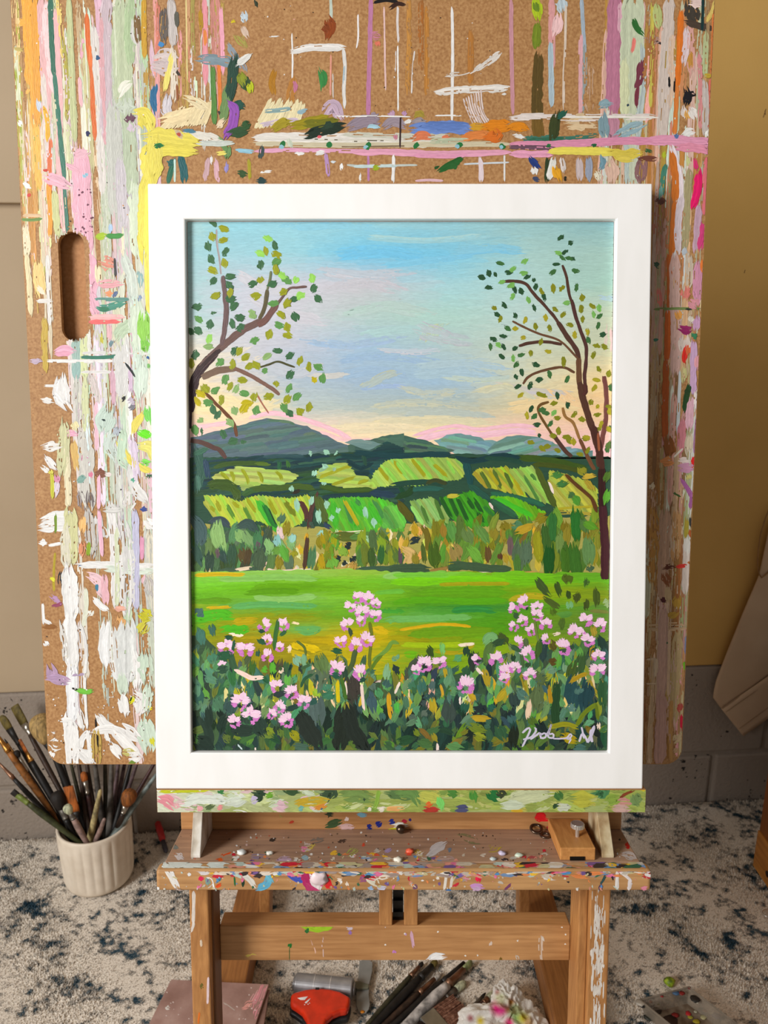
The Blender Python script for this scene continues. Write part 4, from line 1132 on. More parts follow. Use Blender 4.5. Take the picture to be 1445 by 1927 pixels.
for w, c, p in ((60, (120, 176, 110), (560, 500, 600, 450, 640, 480)), (50, (70, 90, 40), (660, 440, 700, 500)), (44, (50, 80, 50), (620, 500, 680, 470)), (40, (56, 80, 36), (210, 510, 240, 580)), (34, (120, 190, 100), (300, 490, 305, 560)), (44, (40, 70, 50), (450, 510, 450, 570)), (50, (90, 160, 100), (380, 600, 420, 570)), (60, (50, 90, 60), (460, 640, 440, 690)),
                (50, (100, 150, 110), (340, 690, 330, 760)), (60, (96, 150, 100), (350, 790, 390, 780)), (60, (66, 120, 90), (100, 740, 120, 770)), (60, (60, 110, 96), (170, 720, 180, 800)), (70, (50, 80, 80), (220, 800, 230, 840)), (50, (80, 140, 100), (290, 830, 290, 870)), (90, (60, 76, 70), (340, 860, 340, 980)), (50, (180, 160, 40), (240, 840, 250, 920)), (40, (190, 160, 40), (470, 800, 500, 840)), (44, (170, 150, 40), (560, 650, 590, 760)), (40, (180, 160, 40), (690, 780, 640, 850)),
                (90, (36, 50, 52), (500, 900, 560, 920)), (60, (40, 96, 80), (590, 880, 620, 900)), (60, (40, 90, 70), (450, 860, 430, 910)), (80, (50, 70, 66), (740, 800, 760, 880)), (60, (80, 120, 106), (760, 780, 820, 830)), (40, (120, 170, 110), (715, 750, 710, 810)), (40, (110, 170, 130), (650, 720, 660, 760)), (60, (60, 100, 96), (720, 940, 740, 980)), (90, (90, 110, 70), (890, 760, 880, 900)), (90, (84, 104, 64), (880, 720, 930, 690)), (60, (110, 150, 120), (950, 660, 1000, 650)), (40, (120, 160, 120), (1060, 620, 1060, 670)),
                (70, (60, 90, 50), (1160, 560, 1140, 680)), (60, (66, 90, 40), (1110, 620, 1080, 700)), (110, (40, 76, 80), (1120, 720, 1100, 880)), (90, (36, 70, 76), (1200, 740, 1180, 900)), (60, (80, 120, 110), (1140, 770, 1150, 800)), (50, (90, 130, 120), (1080, 880, 1120, 900)), (50, (36, 70, 40), (1010, 740, 1000, 880, 1000, 1000)), (60, (44, 84, 50), (1290, 720, 1290, 880)), (26, (170, 140, 30), (1090, 730, 1160, 690, 1200, 680)), (26, (180, 140, 30), (960, 760, 970, 860)), (34, (230, 200, 170), (840, 850, 830, 960), ),
                (28, (110, 130, 30), (1130, 1000, 1180, 920, 1255, 865)), (22, (100, 120, 30), (1250, 870, 1262, 960)), (30, (150, 150, 30), (960, 1010, 1060, 990, 1130, 1010)), (60, (110, 130, 40), (470, 1000, 560, 1030)), (60, (140, 150, 40), (500, 1060, 560, 1080)), (40, (190, 160, 40), (480, 950, 590, 960)), (70, (30, 40, 30), (740, 1010, 740, 1130)), (70, (50, 90, 60), (640, 1000, 680, 1080)), (60, (60, 100, 80), (570, 980, 600, 1000)), (50, (80, 110, 40), (840, 950, 870, 990)), (50, (90, 110, 40), (830, 1110, 860, 1140)), (60, (70, 110, 100), (1120, 1140, 1180, 1140)), (60, (170, 150, 20), (1040, 1060, 1120, 1090)), (60, (40, 80, 50), (30, 1100, 120, 1080)), (60, (70, 110, 60), (160, 1100, 240, 1120)), (60, (90, 140, 80), (340, 1120, 420, 1140)), (34, (150, 140, 40), (240, 1050, 270, 1100)), (16, (240, 220, 210), (272, 1110, 272, 1160)), (24, (230, 210, 190), (1265, 985, 1265, 1020)), (14, (250, 230, 220), (410, 820, 412, 870)), (22, (250, 225, 215), (510, 640, 550, 690)), (16, (246, 224, 210), (40, 730, 10, 800)), (20, (240, 220, 200), (980, 440, 1030, 430)),
                (50, (64, 88, 40), (880, 100, 920, 150, 960, 190)), (40, (60, 84, 30), (1000, 110, 1030, 200)), (60, (80, 100, 30), (1070, 70, 1080, 120)), (30, (56, 80, 30), (1080, 170, 1080, 220)), (46, (70, 84, 30), (1140, 180, 1125, 240)), (36, (64, 80, 30), (1190, 220, 1190, 290)), (46, (70, 90, 30), (1250, 160, 1255, 260)), (40, (64, 100, 40), (1190, 90, 1190, 140)), (40, (76, 96, 36), (930, 210, 1030, 280)), (50, (120, 180, 120), (1085, 240, 1090, 280)), (40, (80, 110, 30), (980, 280, 990, 320)), (40, (90, 150, 60), (1020, 320, 1100, 310)), (40, (80, 110, 40), (1040, 340, 1035, 400)), (22, (120, 130, 60), (1210, 290, 1330, 300), ), (60, (150, 176, 120), (1300, 250, 1330, 240)), (40, (170, 150, 50), (1230, 390, 1240, 450)), (30, (180, 150, 30), (1230, 500, 1220, 590)), (40, (90, 84, 30), (970, 480, 1000, 540)), (50, (90, 70, 30), (960, 600, 1000, 610))):
    S(w, c, *p, dry=.06)

# right tree
V2()
BR = (84, 56, 46); BR2 = (104, 72, 50); BR3 = (56, 30, 28)
for w, c, p in ((20, BR, (665, 428, 740, 425, 815, 440, 860, 495, 920, 560, 990, 640, 1030, 700)), (30, BR, (1015, 680, 1070, 760, 1130, 850, 1150, 910)), (14, BR2, (735, 672, 800, 705, 900, 750, 1000, 780, 1050, 810, 1100, 860, 1140, 905)),
                (20, BR, (775, 825, 850, 805, 950, 800, 1040, 815)), (16, BR2, (800, 1060, 830, 1020, 900, 985, 1000, 960, 1060, 960, 1120, 990)), (18, BR, (1045, 325, 1070, 400, 1085, 500, 1100, 550)), (22, (80, 50, 46), (1100, 540, 1125, 640, 1160, 740, 1190, 830, 1190, 920, 1180, 1010, 1190, 1090)),
                (34, BR2, (1145, 900, 1145, 1000, 1150, 1070)), (42, (84, 54, 42), (1150, 1050, 1165, 1130, 1200, 1250, 1240, 1370, 1270, 1480, 1275, 1570)), (24, (84, 48, 42), (1180, 1060, 1190, 1100, 1170, 1130)), (28, (120, 72, 66), (1300, 1010, 1315, 1130, 1310, 1280, 1290, 1400, 1275, 1480)),
                (16, (110, 80, 40), (960, 1170, 905, 1190, 895, 1230, 940, 1310, 985, 1380)), (26, BR, (985, 1370, 1050, 1460, 1100, 1510)), (18, (150, 110, 60), (1045, 1205, 1060, 1260, 1110, 1300, 1150, 1400)), (24, (116, 76, 50), (1150, 1400, 1190, 1490, 1240, 1590))):
    S(w, c, *p, tp=(.3, .2), rag=.1)
V4()
S(44, (76, 44, 36), 1230, 100, 1270, 240, 1285, 380, tp=(0, 0)); S(44, BR3, 1285, 370, 1290, 600, 1300, 800, 1310, 1050, tp=(0, .2), rag=.1); S(52, (70, 34, 40), 1290, 600, 1305, 850, 1302, 1050, tp=(.1, .2), rag=.05)
S(22, (96, 60, 30), 1060, 400, 1130, 470, 1220, 550, 1255, 640); S(14, (160, 90, 60), 1262, 150, 1270, 260)
V2()
LG = (64, 110, 60); LD = (44, 82, 52); LO = (130, 134, 30); LY = (168, 160, 40); LL = (120, 180, 90)
for c, pts in ((LD, ((1035, 155), (1080, 200, 1110, 180), (1060, 245), (1005, 320), (1100, 295, 1115, 275), (625, 370, 640, 400), (590, 375), (545, 400), (715, 370), (825, 400), (868, 405, 865, 430), (878, 460), (930, 525), (870, 590), (745, 620, 760, 655), (685, 575), (680, 765), (680, 830), (735, 850, 770, 830), (670, 890), (745, 1020, 770, 1010), (770, 1075), (845, 1070), (900, 1035), (1010, 1110, 1015, 1160), (1295, 755), (1075, 1190), (640, 630), (895, 1365, 905, 1390), (590, 465), (750, 480), (790, 485), (880, 940), (795, 990), (885, 1310), (850, 1215), (620, 785))),
               (LG, ((660, 315), (1125, 360), (985, 370), (1130, 440, 1130, 490), (1085, 285), (1045, 280), (705, 715), (790, 880), (760, 940), (1075, 1030), (965, 1000), (1205, 790), (1275, 640), (1265, 700), (1340, 1330, 1345, 1320), (940, 1240), (970, 1305), (870, 1260), (1320, 1460), (600, 830), (920, 1220), (1345, 1080))),
               (LL, ((740, 350), (805, 375), (815, 300), (835, 540), (730, 450), (1070, 560), (735, 520), (1270, 590), (1235, 630), (740, 900), (650, 820), (990, 1240), (1018, 250), (670, 430))),
               (LO, ((985, 440, 990, 500), (1040, 470), (1165, 525), (1160, 595), (1000, 600), (1050, 630), (1170, 640, 1165, 680), (875, 680, 880, 730), (965, 715), (605, 580, 640, 600), (660, 660), (850, 850, 850, 890), (1050, 890, 1055, 960), (1235, 880), (1255, 825), (1305, 830), (1330, 995), (915, 485), (1260, 950, 1280, 990), (1225, 1160, 1215, 1190), (1165, 1280), (1115, 1250), (1275, 1330), (1020, 1350), (1045, 1385, 1100, 1390), (985, 1380), (1085, 1410), (1010, 1470), (950, 1445), (1185, 1400), (1010, 1270), (920, 1460), (1130, 1490, 1180, 1500), (850, 1420), (880, 1115, 950, 1140), (990, 1180), (1200, 1470), (1090, 695), (1230, 580), (1260, 1250), (1330, 1200), (910, 800))),
               (LY, ((735, 720, 770, 715), (785, 775, 820, 775), (960, 860), (815, 665), (1200, 740), (940, 650), (1240, 1085), (1255, 1035), (1255, 1190, 1270, 1210), (1335, 1230), (785, 1130), (825, 1255), (1120, 755), (1330, 1340), (1280, 1310), (1110, 1415), (1190, 1390)))):
    for p in pts:
        if len(p) == 2:
            a = pa.rng.uniform(0, 6.28); p = (p[0] - 24 * math.cos(a), p[1] - 24 * math.sin(a), p[0] + 24 * math.cos(a), p[1] + 24 * math.sin(a))
        S(pa.rng.uniform(24, 33), c, *p, tp=(.6, .85), rag=.2, wob=.18)
V4()
for w, c, p in ((44, (70, 130, 60), (980, 410, 1040, 405)), (44, (64, 120, 60), (1010, 470, 1070, 450)), (50, (80, 150, 50), (1110, 540, 1150, 590)), (44, (70, 110, 60), (1080, 520, 1110, 540)), (50, (140, 140, 40), (1150, 360, 1180, 400)), (40, (170, 150, 50), (1190, 440, 1230, 500)), (44, (76, 110, 40), (1330, 380, 1310, 440)), (50, (90, 160, 50), (1330, 500, 1310, 580)), (36, (200, 170, 60), (1170, 420, 1240, 410)), (40, (90, 120, 60), (1340, 200, 1320, 250))):
    S(w, c, *p)

# left tree
V1()
DK = (60, 46, 46); MD = (112, 88, 82)
for w, c, p in ((60, (58, 40, 44), (62, 1290, 70, 1180, 95, 1080, 150, 990, 230, 910)), (44, MD, (130, 1000, 230, 900, 340, 810, 430, 745, 500, 715, 545, 700)), (30, DK, (120, 1020, 200, 935, 260, 890)), (40, (116, 84, 78), (500, 730, 545, 700, 590, 640, 625, 590)), (16, MD, (600, 620, 650, 560, 700, 495, 760, 485, 815, 480)),
                (30, (110, 88, 88), (265, 860, 285, 750, 295, 640, 285, 520, 272, 410)), (12, (170, 160, 160), (262, 400, 250, 300, 235, 200, 232, 110)), (26, (96, 88, 62), (510, 690, 545, 610, 560, 500)), (14, (110, 120, 84), (560, 500, 578, 430, 584, 380)), (44, (122, 100, 84), (140, 1070, 220, 1030, 300, 1015, 360, 1010)), (26, (126, 96, 84), (350, 1010, 430, 1045, 520, 1095, 590, 1140, 640, 1180)),
                (14, (80, 80, 50), (510, 1003, 570, 985, 630, 965, 690, 985, 740, 1002)), (22, (110, 70, 44), (105, 1155, 170, 1180, 230, 1240, 300, 1310, 345, 1370, 365, 1450)), (30, (90, 66, 60), (65, 1475, 140, 1490, 210, 1520, 250, 1535, 295, 1590)), (10, (170, 110, 90), (495, 1180, 530, 1240, 570, 1300))):
    S(w, c, *p, tp=(.2, .4), rag=.1)
S(16, (56, 40, 44), 64, 1200, 66, 1300, 64, 1400, tp=(0, 0))
LD = (64, 108, 72); LG = (96, 150, 80); LB = (150, 212, 96); LO = (150, 156, 34); LY = (190, 176, 20); LS = (140, 176, 110)
for c, pts in ((LD, ((210, 65), (290, 255), (178, 220), (197, 300), (320, 415), (315, 470), (210, 445), (325, 560), (345, 605), (210, 640, 215, 660), (105, 610), (190, 725), (335, 720), (380, 680), (390, 745), (115, 765), (610, 215), (515, 310, 525, 370), (470, 460), (590, 465), (740, 560), (870, 470, 850, 520), (890, 560), (740, 675), (95, 920), (625, 895), (710, 925), (710, 1050), (350, 895), (240, 1310), (130, 1420, 145, 1420), (340, 1480), (405, 1470, 410, 1500), (705, 1300), (700, 1440, 700, 1440), (275, 1435), (60, 770), (210, 1275))),
               (LG, ((255, 970), (290, 1080), (225, 1150), (180, 1230), (620, 320), (690, 440), (530, 1040, 560, 1010), (640, 730), (480, 830), (890, 1000), (920, 1070), (700, 1140), (750, 1195), (95, 1410), (600, 590), (410, 1170), (490, 1280), (650, 1240, 690, 1290), (115, 690))),
               (LB, ((565, 170), (515, 265), (655, 405), (755, 420, 735, 455), (850, 425), (775, 535), (190, 790, 180, 850))),
               (LS, ((120, 1330, 140, 1360), (340, 1260, 360, 1310), (320, 1360), (360, 1140), (180, 870), (560, 930), (465, 660))),
               (LO, ((195, 130, 215, 185), (275, 180), (280, 105), (285, 330), (210, 375), (225, 540), (320, 520), (545, 220, 560, 280), (618, 270), (615, 370), (640, 530, 690, 500), (690, 590), (650, 665), (690, 740), (690, 795), (575, 790), (485, 540), (515, 420, 515, 460), (380, 895), (420, 935), (445, 995), (490, 990), (335, 985), (770, 960), (830, 1000), (400, 1085), (320, 1125), (620, 1090, 620, 1130), (570, 1190), (480, 1170, 475, 1220), (160, 1140), (265, 1215), (690, 1210), (760, 1270, 790, 1310), (830, 1260), (70, 980))),
               (LY, ((110, 1225), (130, 1175), (395, 1245, 470, 1230), (410, 1270), (850, 1090, 880, 1075)))):
    for p in pts:
        if len(p) == 2:
            a = pa.rng.uniform(0, 6.28); p = (p[0] - 32 * math.cos(a), p[1] - 32 * math.sin(a), p[0] + 32 * math.cos(a), p[1] + 32 * math.sin(a))
        S(pa.rng.uniform(36, 50), c, *p, tp=(.5, .75), rag=.2, wob=.18)

# pink flowers: pale petals over deeper pink ones
def bloom(x, y, r, deep=(212, 126, 200), pale=(247, 208, 232)):
    r = r * 1.18
    for k in range(5):
        a = pa.rng.uniform(0, 6.28)
        S(r * .8, deep, x + r * .3 * math.cos(a), y + r * .25 * math.sin(a) + r * .25, x + r * .75 * math.cos(a), y + r * .55 * math.sin(a) + r * .2, tp=(.4, .5))
    for k in range(5):
        a = pa.rng.uniform(3.0, 6.4)
        S(r * .62, pale, x + r * .1 * math.cos(a), y + r * .1 * math.sin(a), x + r * .8 * math.cos(a), y + r * .8 * math.sin(a), tp=(.4, .5), jit=.04)


V5()
for x, y, r in ((540, 395, 46), (665, 395, 46), (563, 490, 38), (640, 535, 36), (565, 595, 44), (300, 530, 58), (420, 545, 58), (270, 650, 28), (620, 790, 46), (720, 830, 50), (640, 925, 44), (590, 970, 36), (800, 890, 50), (690, 1010, 54), (390, 890, 62), (455, 975, 62), (350, 1020, 46),
                (1145, 220, 44), (1215, 225, 44), (1100, 275, 40), (1175, 310, 50), (1265, 255, 36), (1260, 335, 44), (1080, 390, 46), (1170, 370, 36), (1035, 500, 44), (1135, 525, 50), (1205, 490, 50), (1010, 675, 56), (1165, 705, 54)):
    bloom(x, y, r)
V6()
for x, y, r in ((745, 275, 38), (810, 235, 44), (885, 270, 40), (885, 315, 42), (800, 350, 40), (745, 385, 34), (850, 410, 38), (940, 375, 42), (945, 465, 34), (760, 485, 44), (830, 555, 50), (1120, 415, 48), (1160, 430, 30), (1185, 345, 46), (1275, 380, 44), (1200, 470, 44), (1050, 515, 54), (1265, 565, 42), (1260, 655, 52), (520, 590, 38), (635, 590, 50), (190, 620, 54), (285, 605, 46), (140, 655, 34), (445, 750, 58), (700, 665, 54), (750, 640, 40), (840, 680, 42), (685, 705, 36)):
    bloom(x, y, r)
for w, c, p in ((14, (110, 130, 60), (870, 350, 880, 420, 900, 500)), (40, (64, 96, 40), (900, 480, 890, 580)), (24, (70, 100, 60), (790, 560, 800, 640)), (30, (60, 96, 60), (720, 505, 780, 540)), (36, (60, 90, 60), (740, 310, 770, 330)), (30, (40, 70, 50), (740, 560, 740, 600)), (34, (50, 80, 50), (820, 640, 840, 610)), (26, (50, 80, 60), (1100, 500, 1105, 530)), (22, (40, 70, 50), (820, 275, 830, 285)), (40, (40, 76, 60), (1235, 520, 1240, 530))):
    S(w, c, *p)
V5()
for w, c, p in ((26, (60, 110, 50), (605, 560, 615, 460, 630, 370)), (22, (50, 96, 60), (640, 470, 690, 430)), (34, (46, 90, 60), (500, 490, 550, 520)), (28, (40, 80, 60), (510, 430, 540, 445)), (30, (36, 80, 60), (290, 480, 340, 480)), (22, (40, 90, 60), (340, 560, 350, 500)), (60, (40, 90, 60), (250, 600, 330, 590)), (50, (46, 80, 60), (240, 690, 300, 680)), (26, (50, 90, 70), (500, 600, 500, 560)), (16, (110, 130, 60), (405, 610, 408, 670)), (40, (40, 90, 60), (980, 560, 1040, 570)), (40, (40, 90, 70), (980, 720, 1030, 730)), (30, (36, 80, 60), (1160, 760, 1200, 740)), (24, (60, 80, 60), (1095, 420, 1105, 470)), (40, (46, 60, 60), (600, 850, 680, 840)), (36, (40, 66, 60), (690, 940, 760, 920)), (30, (36, 56, 50), (380, 930, 390, 910))):
    S(w, c, *p)

# signature: quick pale brush loops in the lower right corner
V6()
SG = (206, 200, 222)
for w, p in ((14, (795, 1045, 830, 1015, 845, 1025, 820, 1080, 795, 1130)), (12, (800, 1085, 850, 1070, 880, 1030, 870, 1010)), (12, (845, 1085, 880, 1060, 905, 1045, 910, 1075, 940, 1070, 935, 1045, 905, 1060)), (12, (935, 1075, 960, 1030, 975, 990, 960, 1040, 955, 1070, 985, 1075, 985, 1050, 955, 1055)),
             (10, (985, 1080, 1030, 1080, 1070, 1075, 1090, 1050, 1100, 1065, 1070, 1085, 1095, 1080, 1080, 1110)), (13, (1145, 1100, 1165, 1050, 1190, 1080, 1195, 1105)), (20, (1195, 1105, 1220, 1060, 1240, 1000)), (18, (1225, 1100, 1215, 1040, 1230, 1020)), (12, (1160, 1010, 1175, 1080))):
    S(w, SG, *p, tp=(.3, .6), rag=.15)
pa.build('brushwork', paint_material('oil_painting', .38, .55, .09), fr, label='oil brushstrokes of sky, hills, fields and flowers')
# ------------------------------------------------------------------ paint on the drawing board
pb = Painter(E(0, 0, BY), -EY, seed=21, base=.0001, step=6e-6, gain=.88)
bc = [project(E(x, u, BY)) for x, u in ((BX0, BU0), (BX1, BU0), (BX1, BU1), (BX0, BU1))]
pb.clip = (0, bc[3][1] + 1, 0, bc[0][1] - 1.5)
pb.cl = (bc[3][0] + 1.5, bc[0][0] + 1.5); pb.cr = (bc[2][0] - 1.5, bc[1][0] - 1.5)
hc = [project(E(x, u, BY)) for x, u in ((hx0, .082), (hx1, .082), (hx1, .184), (hx0, .184))]


def in_slot(p):
    x0 = min(hc[0][0], hc[3][0]) - 3; x1 = max(hc[1][0], hc[2][0]) + 3; y0 = hc[3][1]; y1 = hc[0][1]
    r = (x1 - x0) / 2; cx = (x0 + x1) / 2
    if x0 < p[0] < x1 and y0 - 2 < p[1] < y1 + 2:
        if y0 + r < p[1] < y1 - r: return True
        cy = y0 + r if p[1] < y0 + r else y1 - r
        return (p[0] - cx) ** 2 + (p[1] - cy) ** 2 < (r + 1) ** 2
    cb = bc[0]                                   # rounded lower corners
    for sx, cxx in ((1, bc[0][0]), (-1, bc[1][0])):
        ax, ay = cxx + sx * 33, cb[1] - 33
        if (p[0] - ax) * sx < 0 and p[1] > ay and (p[0] - ax) ** 2 + (p[1] - ay) ** 2 > 33 ** 2: return True
    return False


pb.skip = in_slot
S, G, D = pb.S, pb.G, pb.D
R_ = pb.rng
A_ = lambda: pb.view(0, 0, 3.0104)
B_ = lambda: pb.view(480, 0, 3.0104)
C_ = lambda: pb.view(960, 0, 2.979)
D_ = lambda: pb.view(0, 480, 3.0104)
E_ = lambda: pb.view(0, 960, 3.0104)
F_ = lambda: pb.view(1100, 480, 4.0145)
G_ = lambda: pb.view(1100, 960, 3.568)
WH = (240, 240, 238); OW = (222, 218, 208); PK = (236, 178, 196); SAGE = (194, 206, 172); MINT = (202, 216, 196); LAV = (206, 188, 196)
TEAL = (52, 116, 96); ORG = (228, 120, 50); YEL = (236, 222, 96); CRM = (236, 218, 170); OLV = (176, 170, 60); BRN = (150, 100, 60); GRY = (196, 194, 188)


def streaks(n, x, y, ln, w, cols, dry=.35, lean=.05):
    for _ in range(n):
        a = R_.uniform(*x); b = R_.uniform(*y); l = R_.uniform(*ln); c = cols[R_.integers(len(cols))]
        S(R_.uniform(*w), [v * (1 + R_.normal(0, .04)) for v in c], a, b, a + lean * l * .5 + R_.normal(0, 1.2), b + l * .5, a + lean * l, b + l, dry=dry * R_.uniform(.3, 1.3), tp=(.7, .8), rag=.8)


pb.view(0, 0, 1)
# thin scraped ground of old streaks
streaks(46, (24, 90), (-40, 330), (120, 330), (4, 12), [(216, 160, 80), (230, 190, 120), CRM, (200, 150, 90), (226, 214, 196), OLV], .45)
streaks(60, (70, 200), (-40, 420), (120, 420), (4, 13), [OW, (226, 190, 186), (206, 200, 150), (214, 196, 170), (230, 224, 214), SAGE], .4)
streaks(70, (180, 285), (-40, 700), (160, 480), (6, 18), [SAGE, MINT, GRY, LAV, OW, (214, 204, 200)], .4)
streaks(46, (120, 285), (500, 1200), (120, 360), (6, 18), [WH, OW, MINT, GRY, (222, 212, 206)], .5)
streaks(26, (290, 420), (-40, 180), (60, 220), (4, 10), [(206, 150, 110), (226, 170, 160), OW, (190, 150, 80)], .5, .01)
streaks(60, (1140, 1330), (-40, 300), (120, 420), (4, 14), [OW, (214, 190, 160), SAGE, (206, 150, 110), (226, 186, 170), (190, 140, 70)], .4, -.04)
streaks(64, (1236, 1312), (300, 960), (120, 380), (4, 13), [(206, 176, 140), (190, 130, 90), OW, (170, 150, 110), (206, 160, 150), (150, 110, 70), (186, 170, 130)], .4, -.04)
streaks(40, (1215, 1288), (900, 1300), (90, 300), (5, 14), [(206, 180, 140), (190, 150, 100), (214, 190, 170), (160, 110, 60)], .5, -.04)

# region A: upper left
A_()
for w, c, p, d in ((60, (240, 170, 60), (150, -30, 160, 150, 170, 300, 165, 480), .12), (70, (236, 166, 60), (190, 0, 195, 250, 205, 500, 205, 720), .2), (40, (242, 190, 84), (205, 700, 212, 900, 222, 1080), .25), (44, (236, 204, 140), (85, -20, 92, 200, 100, 400), .4),
                   (30, (200, 140, 60), (170, 1080, 175, 1260, 180, 1440), 0), (22, (190, 170, 90), (80, 275, 130, 285), .1), (18, (110, 150, 70), (120, 1243, 180, 1246, 240, 1240), .2), (20, (222, 190, 150), (130, 1220, 235, 1222), .2),
                   (60, (232, 182, 182), (240, -20, 245, 150, 255, 350, 262, 520, 270, 700), .15), (40, (240, 206, 206), (262, 20, 258, 160, 280, 340, 300, 520), .2), (36, (242, 190, 190), (315, 60, 325, 300, 340, 600, 335, 900, 355, 1200, 370, 1330), .18), (30, (226, 214, 206), (245, 420, 262, 700, 300, 1000), .3),
                   (26, (240, 180, 40), (250, 600, 270, 700, 272, 800), .1), (26, (220, 110, 60), (285, 780, 282, 950, 285, 1100), .2), (28, (240, 160, 40), (275, 1050, 285, 1200, 285, 1330), .1), (30, (50, 112, 90), (284, -20, 292, 200, 306, 420), .05), (26, TEAL, (310, 420, 330, 650, 350, 850, 366, 1020), .08), (20, (60, 124, 104), (360, 980, 374, 1200, 384, 1330), .2),
                   (30, (240, 210, 120), (330, -10, 345, 150, 360, 330), .35), (26, (180, 170, 70), (355, 200, 380, 450, 380, 680), .35), (36, (196, 202, 150), (390, -10, 400, 250, 410, 520, 425, 800), .1), (30, (212, 214, 170), (385, 700, 400, 900, 410, 1010), .25), (40, (206, 210, 150), (310, 1080, 320, 1250, 330, 1340), .2),
                   (28, (222, 112, 50), (490, 70, 500, 250, 520, 420, 526, 600, 540, 790), .04), (20, (236, 120, 56), (508, 260, 512, 380), 0), (44, (220, 214, 208), (535, 150, 545, 350, 565, 620, 575, 900, 585, 1100), .12), (30, (206, 180, 140), (440, 0, 450, 200, 470, 420), .4), (18, PK, (470, 220, 460, 330), .1), (22, (240, 190, 196), (452, 440, 455, 520, 460, 600), .05),
                   (70, LAV, (605, -20, 600, 250, 600, 500, 605, 760), .1), (30, (222, 170, 176), (570, 100, 575, 330, 590, 620, 600, 820), .25), (110, SAGE, (690, -30, 690, 200, 695, 420, 700, 700), 0), (60, (178, 200, 158), (745, -10, 735, 150, 740, 360), .08), (80, (186, 200, 172), (720, 500, 735, 800, 740, 1100), .1), (90, (198, 200, 192), (640, 600, 650, 900, 660, 1200), .12), (60, (206, 200, 206), (680, 900, 690, 1150, 700, 1300), .15), (70, (212, 224, 200), (760, 1040, 765, 1200, 770, 1440), .1), (10, (214, 222, 196), (645, 60, 652, 200, 660, 440), 0),
                   (20, (206, 206, 200), (755, 110, 750, 200, 775, 255), 0), (40, (130, 100, 60), (775, 90, 780, 170, 785, 240), .25), (30, (206, 160, 50), (815, -10, 815, 150, 820, 330), .15), (50, (190, 150, 70), (840, 380, 830, 520, 830, 640), .35), (26, (214, 130, 110), (895, 20, 895, 180, 890, 330), .2), (24, (236, 170, 170), (890, 440, 896, 520, 892, 600), .1),
                   (56, (104, 96, 90), (935, 55, 930, 130, 930, 230), .25), (50, (206, 198, 194), (970, -10, 975, 100, 985, 260), .08), (24, (90, 90, 80), (1000, 70, 1002, 150), .1), (100, (214, 200, 198), (890, 330, 930, 320, 990, 340), .1), (90, (206, 190, 190), (880, 380, 940, 390, 990, 380), .15), (40, (226, 214, 196), (975, 260, 985, 420, 985, 560), .25), (30, (240, 226, 120), (975, 310, 955, 400, 935, 520), .3),
                   (40, (36, 104, 146), (880, 480, 868, 560, 880, 630), .0), (60, (212, 206, 212), (950, 540, 940, 620, 960, 660), .2), (8, (238, 220, 150), (1054, -10, 1057, 200, 1061, 460), 0), (16, (60, 50, 40), (1000, 400, 1015, 430), 0), (14, (150, 90, 50), (1003, 480, 1005, 570), .1), (30, (226, 150, 160), (1160, -20, 1162, 200, 1165, 480), .06), (60, (206, 140, 128), (1215, -20, 1225, 200, 1232, 420), .3), (24, (240, 170, 190), (1250, 40, 1260, 250, 1262, 420), .15),
                   (20, (232, 140, 70), (1160, 170, 1164, 260), .1), (20, (230, 130, 56), (1240, 330, 1244, 500, 1248, 660), .1), (26, (180, 140, 40), (1135, 60, 1140, 180), .3), (60, (170, 160, 80), (1340, 200, 1390, 260), .3), (40, (214, 190, 170), (1370, 150, 1400, 210), .05), (46, (200, 216, 226), (1380, 70, 1385, 120), .05), (26, (210, 190, 30), (1315, 115, 1325, 130), 0), (60, (130, 150, 160), (1140, 335, 1230, 340, 1330, 360), .25), (40, (150, 160, 170), (1290, 250, 1340, 330, 1390, 400), .3)):
    S(w, c, *p, dry=d)
for k in range(16):
    a = k * 17
    S(18, (238, 220, 174), 905 + a, 735 - k * 2, 1000 + a * .85, 640 - k * 5, dry=.15)
